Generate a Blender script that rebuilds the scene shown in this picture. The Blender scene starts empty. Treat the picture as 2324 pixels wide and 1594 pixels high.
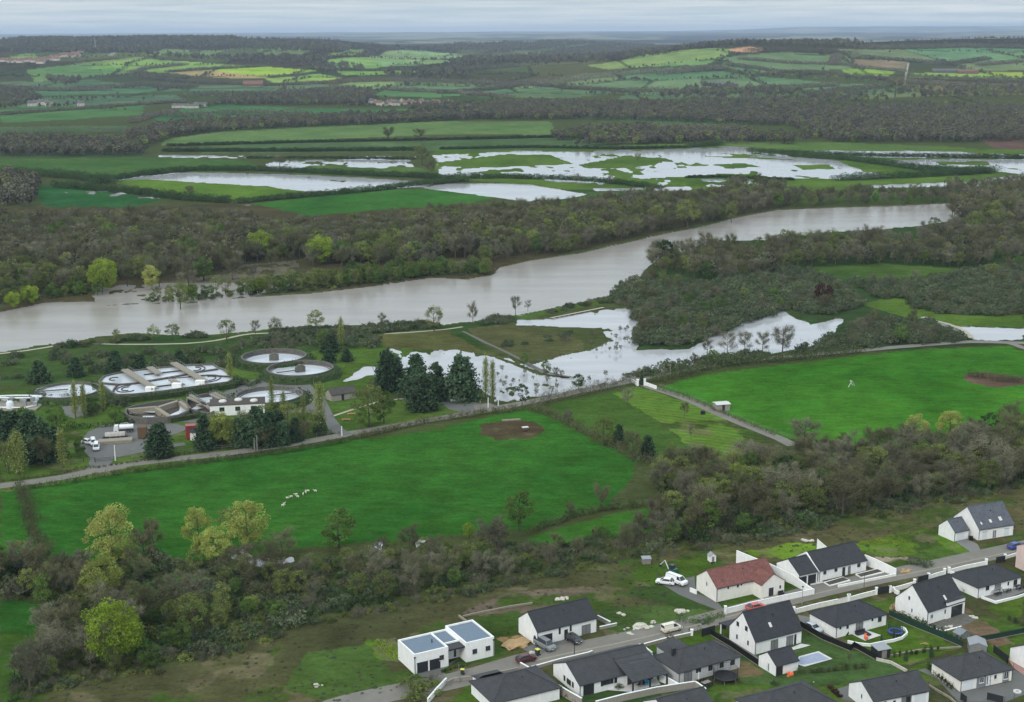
import bpy, math, random
import numpy as np
from mathutils import Vector, Matrix
random.seed(7); rng = np.random.default_rng(7)
scene = bpy.context.scene
COL = scene.collection
R = math.radians

# ---------------------------------------------------------------- camera
CAM_H = 120.0; FPX = 3127.0; PITCH = math.atan((797-74)/FPX); ROLL = R(0.27)
cd = bpy.data.cameras.new('camera'); cam = bpy.data.objects.new('camera', cd); COL.objects.link(cam)
Fv = Vector((0, math.cos(PITCH), -math.sin(PITCH))); Rv = Vector((1, 0, 0)); Uv = Rv.cross(Fv)
R2 = Rv*math.cos(ROLL) - Uv*math.sin(ROLL); U2 = Uv*math.cos(ROLL) + Rv*math.sin(ROLL)
cam.matrix_world = Matrix(((R2.x, U2.x, -Fv.x, 0), (R2.y, U2.y, -Fv.y, 0), (R2.z, U2.z, -Fv.z, CAM_H), (0, 0, 0, 1)))
cd.sensor_width = 36; cd.lens = FPX/2324*36; cd.clip_start = 1; cd.clip_end = 90000
scene.camera = cam

# ---------------------------------------------------------------- world and sun (overcast)
SUN_EL, SUN_AZ = R(33), R(212)      # azimuth clockwise from +Y
w = bpy.data.worlds.new('World'); scene.world = w; w.use_nodes = True
nt = w.node_tree; nt.nodes.clear(); N = nt.nodes.new; L = nt.links.new
out = N('ShaderNodeOutputWorld'); bg = N('ShaderNodeBackground'); bg.inputs[1].default_value = 0.1
sky = N('ShaderNodeTexSky'); sky.sky_type = 'NISHITA'; sky.sun_disc = False
sky.sun_elevation = SUN_EL; sky.sun_rotation = SUN_AZ
tc = N('ShaderNodeTexCoord'); sp = N('ShaderNodeSeparateXYZ'); L(tc.outputs['Generated'], sp.inputs[0])
mp = N('ShaderNodeMapping'); mp.inputs['Scale'].default_value = (7, 7, 190); L(tc.outputs['Generated'], mp.inputs[0])
n1 = N('ShaderNodeTexNoise'); n1.inputs['Scale'].default_value = 1.6; n1.inputs['Detail'].default_value = 8; n1.inputs['Roughness'].default_value = .62
n1.inputs['Distortion'].default_value = .25
L(mp.outputs[0], n1.inputs['Vector'])
cr = N('ShaderNodeValToRGB'); L(n1.outputs[0], cr.inputs[0])
cr.color_ramp.elements[0].position = .36; cr.color_ramp.elements[0].color = (4.8, 5.8, 6.5, 1)
cr.color_ramp.elements[1].position = .68; cr.color_ramp.elements[1].color = (7.3, 7.7, 7.8, 1)
gr = N('ShaderNodeValToRGB'); L(sp.outputs['Z'], gr.inputs[0])
GS = ((0, 1.3), (.006, 1.12), (.03, 1.0), (.2, 1.22), (.5, 1.75), (1, 1.95))
for i_, (p_, c_) in enumerate(GS):
    e = gr.color_ramp.elements[0] if i_ == 0 else gr.color_ramp.elements.new(p_) if i_ < len(GS)-1 else gr.color_ramp.elements[len(GS)-1]
    e.color = (c_*.99, c_, c_*1.01, 1)
mu = N('ShaderNodeMix'); mu.data_type = 'RGBA'; mu.blend_type = 'MULTIPLY'; mu.inputs[0].default_value = 1
L(cr.outputs[0], mu.inputs[6]); L(gr.outputs[0], mu.inputs[7])
mx = N('ShaderNodeMix'); mx.data_type = 'RGBA'; mx.inputs[0].default_value = .88
L(sky.outputs[0], mx.inputs[6]); L(mu.outputs[2], mx.inputs[7]); L(mx.outputs[2], bg.inputs[0]); L(bg.outputs[0], out.inputs[0])
sd = bpy.data.lights.new('sun', 'SUN'); sd.energy = 1.5; sd.angle = R(16); sd.color = (1, .96, .9)
so = bpy.data.objects.new('sun', sd); COL.objects.link(so)
dv = Vector((math.sin(SUN_AZ)*math.cos(SUN_EL), math.cos(SUN_AZ)*math.cos(SUN_EL), math.sin(SUN_EL)))
so.rotation_euler = dv.to_track_quat('Z', 'Y').to_euler(); so.location = (0, 0, 300)
scene.view_settings.view_transform = 'Standard'; scene.view_settings.look = 'None'
scene.view_settings.exposure = 0.1; scene.view_settings.gamma = 1
scene.render.engine = 'CYCLES'
scene.cycles.max_bounces = 4; scene.cycles.volume_bounces = 0; scene.cycles.diffuse_bounces = 2; scene.cycles.glossy_bounces = 2; scene.cycles.transparent_max_bounces = 4

# ---------------------------------------------------------------- helpers
def lin(c):
    c = c/255.0
    return c/12.92 if c <= .04045 else ((c+.055)/1.055)**2.4
def C(r, g, b, k=.95): return tuple(min(.9, lin(v)*k) for v in (r, g, b))
def ss(a, b, x):
    t = np.clip((x-a)/(b-a), 0, 1); return t*t*(3-2*t)
def vnoise(x, y, seed=0):
    xi = np.floor(x).astype(np.int64); yi = np.floor(y).astype(np.int64); fx = x-xi; fy = y-yi
    fx = fx*fx*(3-2*fx); fy = fy*fy*(3-2*fy)
    def h(a, b):
        n = (a*374761393 + b*668265263 + seed*1442695041) & 0x7fffffff
        n = ((n ^ (n >> 13))*1274126177) & 0x7fffffff
        return ((n ^ (n >> 16)) & 0xffff)/65535.0
    return (h(xi, yi)*(1-fx)+h(xi+1, yi)*fx)*(1-fy)+(h(xi, yi+1)*(1-fx)+h(xi+1, yi+1)*fx)*fy
def fbm(x, y, seed=0, o=3):
    s = 0; a = .5; t = 0
    for i in range(o):
        s = s+a*vnoise(x*2**i, y*2**i, seed+i*17); t += a; a *= .5
    return s/t
def terrain(x, y):
    x = np.asarray(x, float); y = np.asarray(y, float); u = x/np.maximum(y, 1)
    un = u+.02*(fbm(x/600, y/600, 5)-.5)
    wr = ss(.02, .17, un); wl = ss(-.05, -.15, un); wm = 1-wr-wl
    crest = 3900+700*ss(.2, .36, u)
    zr = 6*ss(1900, 2700, y)+(78+6*ss(.25, .36, u))*ss(2550, crest, y)-62*ss(crest, crest+1800, y)
    zl = 4*ss(2000, 3000, y)+56*ss(2950, 4500, y)+36*ss(4600, 6100, y)-60*ss(6300, 8500, y)
    zm = 5*ss(2200, 3000, y)+36*ss(2900, 4150, y)-22*ss(4250, 4900, y)+52*ss(5000, 7800, y)-40*ss(7900, 9500, y)
    z = wr*zr+wl*zl+wm*zm
    far = ss(7000, 9500, y)
    z = z*(1-far)+far*(36+90*ss(9000, 36000, y))
    z = z+ss(2500, 3600, y)*14*(fbm(x/620, y/760, 3)-.5)*(1-.5*far)
    z = z+48*far*(fbm(x/2500, y/1800, 9)-.5)
    z = z+ss(30000, 41000, y)*(10+95*ss(.10, .24, u)*(.75+.5*fbm(u*30, y*0, 4)))
    return z
def ray(px, py):
    return Fv*FPX + R2*(px-1162) + U2*(797-py)
_T = np.concatenate([np.arange(1200, 9000, 6.0), np.arange(9000, 44000, 60.0)])
def P(px, py, z=0.0):
    """view pixel (2324-wide view) -> ground point"""
    d = ray(px, py)
    if py > 345: t = (z-CAM_H)/d.z; return Vector((d.x*t, d.y*t, z))
    t = _T/d.y; zz = CAM_H+d.z*t; h = terrain(d.x*t, d.y*t)
    k = np.nonzero(h >= zz)[0]; i = k[0] if len(k) else len(_T)-1
    return Vector((d.x*t[i], d.y*t[i], float(h[i])))
CROP = dict(A=(900, 1400, 3.873), B=(1200, 1400, 3.873), C=(1650, 1400, 5.1644), D=(2026, 1400, 5.1644), E=(1550, 1200, 4.648), F=(2026, 1180, 5.1644))
KS = 2476/2324
def cv(c, x, y): a = CROP[c]; return ((a[0]+x/a[2])/KS, (a[1]+y/a[2])/KS)
def PC(c, x, y): return P(*cv(c, x, y))
def wp(poly): return np.array([P(*q)[:2] for q in poly])
def inpoly(X, Y, poly):
    n = len(poly); ins = np.zeros(X.shape, bool); j = n-1
    for i in range(n):
        xi, yi = poly[i]; xj, yj = poly[j]
        if yi != yj:
            c = ((yi > Y) != (yj > Y)) & (X < (xj-xi)*(Y-yi)/(yj-yi)+xi); ins ^= c
        j = i
    return ins
def sdist(X, Y, poly, closed=True):
    d = np.full(X.shape, 1e9); n = len(poly)
    for i in range(n if closed else n-1):
        a = poly[i]; b = poly[(i+1) % n]; v = b-a; l2 = max(v@v, 1e-9)
        t = np.clip(((X-a[0])*v[0]+(Y-a[1])*v[1])/l2, 0, 1)
        d = np.minimum(d, np.hypot(X-a[0]-t*v[0], Y-a[1]-t*v[1]))
    return d

# ---------------------------------------------------------------- mesh building
class MB:
    def __init__(s): s.v = []; s.f = []
    def add(s, vs, fs):
        o = len(s.v); s.v += [tuple(q) for q in vs]; s.f += [tuple(i+o for i in f) for f in fs]; return s
    def box(s, x0, x1, y0, y1, z0, z1):
        vs = [(x, y, z) for z in (z0, z1) for x, y in ((x0, y0), (x1, y0), (x1, y1), (x0, y1))]
        return s.add(vs, [(3, 2, 1, 0), (4, 5, 6, 7), (0, 1, 5, 4), (1, 2, 6, 5), (2, 3, 7, 6), (3, 0, 4, 7)])
    def obox(s, c, e1, e2, e3):
        c = Vector(c); e1 = Vector(e1); e2 = Vector(e2); e3 = Vector(e3)
        vs = [c+e1*a+e2*b+e3*d for d in (-1, 1) for a, b in ((-1, -1), (1, -1), (1, 1), (-1, 1))]
        return s.add(vs, [(3, 2, 1, 0), (4, 5, 6, 7), (0, 1, 5, 4), (1, 2, 6, 5), (2, 3, 7, 6), (3, 0, 4, 7)])
    def prism(s, poly, z0, z1):
        n = len(poly); vs = [(p[0], p[1], z0) for p in poly]+[(p[0], p[1], z1) for p in poly]
        a = sum(poly[i][0]*poly[(i+1) % n][1]-poly[(i+1) % n][0]*poly[i][1] for i in range(n))
        fs = [tuple(range(n))[::-1], tuple(range(n, 2*n))]+[(i, (i+1) % n, (i+1) % n+n, i+n) for i in range(n)]
        if a < 0: fs = [f[::-1] for f in fs]
        return s.add(vs, fs)
    def xprism(s, prof, x0, x1):
        """profile in (y,z) extruded along x"""
        n = len(prof); vs = [(x0, p[0], p[1]) for p in prof]+[(x1, p[0], p[1]) for p in prof]
        return s.add(vs, [tuple(range(n))[::-1], tuple(range(n, 2*n))]+[(i, (i+1) % n, (i+1) % n+n, i+n) for i in range(n)])
    def yprism(s, prof, y0, y1):
        """profile in (x,z) extruded along y"""
        n = len(prof); vs = [(p[0], y0, p[1]) for p in prof]+[(p[0], y1, p[1]) for p in prof]
        return s.add(vs, [tuple(range(n)), tuple(range(n, 2*n))[::-1]]+[(i+n, (i+1) % n+n, (i+1) % n, i) for i in range(n)])
    def tube(s, pts, rs, k=6, caps=True):
        o = len(s.v); pts = [Vector(p) for p in pts]
        if not hasattr(rs, '__len__'): rs = [rs]*len(pts)
        for i, p in enumerate(pts):
            d = (pts[min(i+1, len(pts)-1)]-pts[max(i-1, 0)]).normalized()
            a = d.cross(Vector((0, 0, 1))) if abs(d.z) < .95 else d.cross(Vector((1, 0, 0)))
            a.normalize(); b = d.cross(a)
            for j in range(k):
                t = 2*math.pi*j/k; s.v.append(tuple(p+a*math.cos(t)*rs[i]+b*math.sin(t)*rs[i]))
        for i in range(len(pts)-1):
            for j in range(k):
                q = (j+1) % k; s.f.append((o+i*k+j, o+i*k+q, o+(i+1)*k+q, o+(i+1)*k+j))
        if caps:
            s.f.append(tuple(o+j for j in range(k))[::-1]); s.f.append(tuple(o+(len(pts)-1)*k+j for j in range(k)))
        return s
    def ring(s, r0, r1, z0, z1, k=64, cx=0, cy=0, a0=0, a1=2*math.pi):
        """annular wall"""
        o = len(s.v); full = abs(a1-a0-2*math.pi) < 1e-6; m = k if full else k+1
        for i in range(m):
            t = a0+(a1-a0)*i/k; c, d = math.cos(t), math.sin(t)
            for r, z in ((r1, z0), (r1, z1), (r0, z1), (r0, z0)): s.v.append((cx+c*r, cy+d*r, z))
        for i in range(k):
            q = (i+1) % m
            for j in range(4):
                j2 = (j+1) % 4; s.f.append((o+i*4+j, o+q*4+j, o+q*4+j2, o+i*4+j2))
        return s
    def build(s, name, m, parent=None, bevel=0, smooth=False):
        me = bpy.data.meshes.new(name); me.from_pydata([tuple(q) for q in s.v], [], s.f); me.update()
        if m: me.materials.append(m)
        o = bpy.data.objects.new(name, me); COL.objects.link(o)
        if parent: o.parent = parent
        if smooth: me.shade_smooth()
        if bevel:
            b = o.modifiers.new('bevel', 'BEVEL'); b.width = bevel; b.segments = 2; b.limit_method = 'ANGLE'
        return o
def npmesh(name, V, F, mats=(), midx=None, attrs=None):
    """V (n,3); F (m,k) uniform faces"""
    me = bpy.data.meshes.new(name); V = np.asarray(V, np.float32); F = np.asarray(F, np.int32); m, k = F.shape
    me.vertices.add(len(V)); me.vertices.foreach_set('co', V.ravel())
    me.loops.add(m*k); me.loops.foreach_set('vertex_index', F.ravel())
    me.polygons.add(m); me.polygons.foreach_set('loop_start', np.arange(0, m*k, k, dtype=np.int32))
    for q in mats: me.materials.append(q)
    if midx is not None: me.polygons.foreach_set('material_index', np.asarray(midx, np.int32))
    for an, (dom, ty, arr) in (attrs or {}).items():
        a = me.attributes.new(an, ty, dom); a.data.foreach_set('color' if 'COLOR' in ty else 'value', np.asarray(arr, np.float32).ravel())
    me.update(calc_edges=True); return me
def link(name, me, parent=None):
    o = bpy.data.objects.new(name, me); COL.objects.link(o)
    if parent: o.parent = parent
    return o
def tag(o, label=None, cat=None, group=None, kind=None):
    if label: o['label'] = label
    if cat: o['category'] = cat
    if group: o['group'] = group
    if kind: o['kind'] = kind
    return o
def empty(name, loc=(0, 0, 0), rz=0.0, sc=1.0):
    o = bpy.data.objects.new(name, None); COL.objects.link(o); o.location = loc; o.rotation_euler = (0, 0, rz); o.scale = (sc,)*3
    o.empty_display_size = .5; return o
def thing(name, label, cat, loc=(0, 0, 0), rz=0.0, group=None, sc=1.0): return tag(empty(name, loc, rz, sc), label, cat, group)
KIDS = {}
def copy_tree(o, parent=None):
    c = o.copy(); COL.objects.link(c)
    if parent: c.parent = parent
    for ch in (KIDS.get(o.name) or list(o.children)): copy_tree(ch, c)
    return c

# ---------------------------------------------------------------- materials
def principled(name):
    m = bpy.data.materials.new(name); m.use_nodes = True; t = m.node_tree; b = t.nodes['Principled BSDF']; return m, t, b
def mat(name, col, rough=.8, ns=3.0, na=.18, bump=0.0, spec=.3, metal=0, ns2=None, coat=0):
    m, t, b = principled(name); N = t.nodes.new; L = t.links.new
    tc = N('ShaderNodeTexCoord'); n = N('ShaderNodeTexNoise'); n.inputs['Scale'].default_value = ns; n.inputs['Detail'].default_value = 6
    n.inputs['Roughness'].default_value = .65; L(tc.outputs['Object'], n.inputs['Vector'])
    mr = N('ShaderNodeMapRange'); mr.inputs[1].default_value = .25; mr.inputs[2].default_value = .75
    mr.inputs[3].default_value = 1-na; mr.inputs[4].default_value = 1+na; L(n.outputs[0], mr.inputs[0])
    hs = N('ShaderNodeHueSaturation'); hs.inputs['Color'].default_value = (*col, 1); L(mr.outputs[0], hs.inputs['Value'])
    L(hs.outputs[0], b.inputs['Base Color']); b.inputs['Roughness'].default_value = rough
    b.inputs['Specular IOR Level'].default_value = spec; b.inputs['Metallic'].default_value = metal; b.inputs['Coat Weight'].default_value = coat
    if bump:
        bp = N('ShaderNodeBump'); bp.inputs['Strength'].default_value = bump; bp.inputs['Distance'].default_value = .1
        L(n.outputs[0], bp.inputs['Height']); L(bp.outputs[0], b.inputs['Normal'])
    return m
def render_wall(name, col, stain=.12):
    """rendered masonry: faint blotches and weather streaks running down"""
    m, t, b = principled(name); N = t.nodes.new; L = t.links.new
    tc = N('ShaderNodeTexCoord'); n = N('ShaderNodeTexNoise'); n.inputs['Scale'].default_value = .9; n.inputs['Detail'].default_value = 7; L(tc.outputs['Object'], n.inputs['Vector'])
    mp = N('ShaderNodeMapping'); mp.inputs['Scale'].default_value = (3.5, 3.5, .35); L(tc.outputs['Object'], mp.inputs[0])
    n2 = N('ShaderNodeTexNoise'); n2.inputs['Scale'].default_value = 1.2; n2.inputs['Detail'].default_value = 5; L(mp.outputs[0], n2.inputs['Vector'])
    ad = N('ShaderNodeMath'); ad.operation = 'MULTIPLY'; L(n.outputs[0], ad.inputs[0]); L(n2.outputs[0], ad.inputs[1])
    mr = N('ShaderNodeMapRange'); mr.inputs[1].default_value = .12; mr.inputs[2].default_value = .35; mr.inputs[3].default_value = 1-stain; mr.inputs[4].default_value = 1.03
    L(ad.outputs[0], mr.inputs[0]); hs = N('ShaderNodeHueSaturation'); hs.inputs['Color'].default_value = (*col, 1); L(mr.outputs[0], hs.inputs['Value'])
    L(hs.outputs[0], b.inputs['Base Color']); b.inputs['Roughness'].default_value = .9; b.inputs['Specular IOR Level'].default_value = .2
    return m
def tiles(name, col, sx=.3, sz=.25, var=.35):
    """roof tiles: brick pattern in local x and slope height"""
    m, t, b = principled(name); N = t.nodes.new; L = t.links.new
    tc = N('ShaderNodeTexCoord'); s = N('ShaderNodeSeparateXYZ'); L(tc.outputs['Object'], s.inputs[0])
    ge = N('ShaderNodeNewGeometry'); sn = N('ShaderNodeSeparateXYZ')
    ad = N('ShaderNodeMath'); ad.operation = 'ADD'; L(s.outputs[0], ad.inputs[0]); L(s.outputs[1], ad.inputs[1])
    cb = N('ShaderNodeCombineXYZ'); L(ad.outputs[0], cb.inputs[0]); L(s.outputs[2], cb.inputs[1])
    br = N('ShaderNodeTexBrick'); br.inputs['Scale'].default_value = 1; br.inputs['Brick Width'].default_value = sx; br.inputs['Row Height'].default_value = sz*.55
    br.inputs['Mortar Size'].default_value = .018; br.inputs['Color1'].default_value = (*[c*(1-var*.5) for c in col], 1); br.inputs['Color2'].default_value = (*[c*(1+var*.6) for c in col], 1)
    br.inputs['Mortar'].default_value = (*[c*.55 for c in col], 1); L(cb.outputs[0], br.inputs['Vector'])
    n = N('ShaderNodeTexNoise'); n.inputs['Scale'].default_value = .7; n.inputs['Detail'].default_value = 8; L(tc.outputs['Object'], n.inputs['Vector'])
    mr = N('ShaderNodeMapRange'); mr.inputs[1].default_value = .3; mr.inputs[2].default_value = .7; mr.inputs[3].default_value = .84; mr.inputs[4].default_value = 1.16; L(n.outputs[0], mr.inputs[0])
    hs = N('ShaderNodeHueSaturation'); L(br.outputs[0], hs.inputs['Color']); L(mr.outputs[0], hs.inputs['Value'])
    L(hs.outputs[0], b.inputs['Base Color']); b.inputs['Roughness'].default_value = .6; b.inputs['Specular IOR Level'].default_value = .35
    bp = N('ShaderNodeBump'); bp.inputs['Strength'].default_value = .4; bp.inputs['Distance'].default_value = .03; L(br.outputs['Fac'], bp.inputs['Height']); bp.invert = True; L(bp.outputs[0], b.inputs['Normal'])
    return m
def foliage(name, c1, c2, trans=.25):
    """leaf / twig colour: varies from tree to tree (object random), clump to clump (tint attribute)"""
    m, t, b = principled(name); N = t.nodes.new; L = t.links.new
    oi = N('ShaderNodeObjectInfo'); at = N('ShaderNodeAttribute'); at.attribute_name = 'tint'
    mx = N('ShaderNodeMix'); mx.data_type = 'RGBA'; mx.inputs[6].default_value = (*c1, 1); mx.inputs[7].default_value = (*c2, 1); L(oi.outputs['Random'], mx.inputs[0])
    mr = N('ShaderNodeMapRange'); mr.inputs[3].default_value = .66; mr.inputs[4].default_value = 1.5; L(at.outputs['Fac'], mr.inputs[0])
    r2 = N('ShaderNodeMath'); r2.operation = 'MULTIPLY'; r2.inputs[1].default_value = 7.31; L(oi.outputs['Random'], r2.inputs[0])
    fr = N('ShaderNodeMath'); fr.operation = 'FRACT'; L(r2.outputs[0], fr.inputs[0])
    m2 = N('ShaderNodeMapRange'); m2.inputs[3].default_value = .78; m2.inputs[4].default_value = 1.25; L(fr.outputs[0], m2.inputs[0])
    ml = N('ShaderNodeMath'); ml.operation = 'MULTIPLY'; L(mr.outputs[0], ml.inputs[0]); L(m2.outputs[0], ml.inputs[1])
    hs = N('ShaderNodeHueSaturation'); L(mx.outputs[2], hs.inputs['Color']); L(ml.outputs[0], hs.inputs['Value'])
    L(hs.outputs[0], b.inputs['Base Color']); b.inputs['Roughness'].default_value = .9; b.inputs['Specular IOR Level'].default_value = .1
    if trans:
        tr = N('ShaderNodeBsdfTranslucent'); L(hs.outputs[0], tr.inputs[0]); ms = N('ShaderNodeMixShader'); ms.inputs[0].default_value = trans
        L(b.outputs[0], ms.inputs[1]); L(tr.outputs[0], ms.inputs[2]); L(ms.outputs[0], t.nodes['Material Output'].inputs[0])
    return m
M = {}
M['white'] = render_wall('white_render', (.83, .825, .80), .09); M['cream'] = render_wall('cream_render', (.80, .77, .70), .1)
M['grey_wall'] = render_wall('grey_render', (.50, .50, .49)); M['block'] = mat('concrete_block', C(150, 144, 135), .95, 2.5, .2)
M['slate'] = tiles('slate_tiles', (.033, .034, .040)); M['slate2'] = tiles('grey_slate_tiles', (.047, .047, .051)); M['slate3'] = tiles('light_slate_tiles', (.10, .106, .125))
M['red_tile'] = tiles('red_clay_tiles', (.19, .07, .055), var=.6); M['membrane'] = mat('roof_membrane', (.14, .185, .235), .6, 1.2, .12)
M['dark'] = mat('anthracite', (.028, .030, .034), .45, 2, .1); M['black'] = mat('black_plastic', (.012, .012, .013), .5)
M['frame'] = mat('window_frame', (.06, .06, .062), .4); M['wframe'] = mat('white_frame', (.7, .7, .7), .4)
M['wdoor'] = mat('white_door', (.68, .70, .72), .45, 1, .05); M['metal'] = mat('galvanised', (.35, .36, .37), .45, 4, .12, metal=.6)
M['conc'] = mat('concrete', C(146, 138, 122), .9, 1.5, .22, .2); M['conc_d'] = mat('weathered_concrete', C(100, 97, 90), .95, 1.2, .35, .3)
M['asphalt'] = mat('asphalt', C(122, 120, 116), .9, .6, .14, .2); M['asph_d'] = mat('dark_asphalt', C(104, 103, 100), .85, .5, .12, .2)
M['road'] = mat('worn_road', C(132, 127, 118, .8), .92, .25, .16, .2); M['track'] = mat('gravel_track', C(168, 160, 140), .95, .5, .2, .2)
M['sand'] = mat('sandy_soil', C(170, 142, 104), 1, .8, .3, .4); M['paving'] = mat('light_paving', C(205, 203, 198), .85, .8, .1)
M['wood'] = mat('brown_wood', (.13, .08, .045), .8, 3, .3); M['greywood'] = mat('grey_wood', (.22, .2, .18), .85, 3, .3)
M['bark'] = mat('bark', (.085, .070, .055), .95, 2, .35); M['soil'] = mat('dark_soil', (.075, .062, .052), 1, 2, .3)
M['tyre'] = mat('tyre', (.015, .015, .016), .85); M['rim'] = mat('rim', (.35, .35, .37), .35, metal=.8)
M['wool'] = mat('wool', (.62, .58, .5), 1, 8, .2); M['orange'] = mat('orange_vinyl', (.75, .16, .07), .6); M['blue'] = mat('blue_fabric', (.05, .12, .5), .6)
M['yellow'] = mat('yellow_lid', (.65, .6, .12), .5); M['bin'] = mat('bin_plastic', (.03, .045, .035), .5); M['stone'] = mat('pale_rock', C(190, 185, 172), .95, 1.5, .3, .4)
m, t, b = principled('glass'); b.inputs['Base Color'].default_value = (.03, .036, .042, 1); b.inputs['Roughness'].default_value = .12; b.inputs['Specular IOR Level'].default_value = .6; M['glass'] = m
m, t, b = principled('curtained_glass'); b.inputs['Base Color'].default_value = (.2, .2, .2, 1); b.inputs['Roughness'].default_value = .2; M['glass2'] = m
def paint(name, c, r=.3): return mat(name, c, r, .5, .03, spec=.5, coat=.3)
# ---------------------------------------------------------------- land use (plan polygons), colours are albedos, except far greens brightened for sunshine
G = {}
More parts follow.
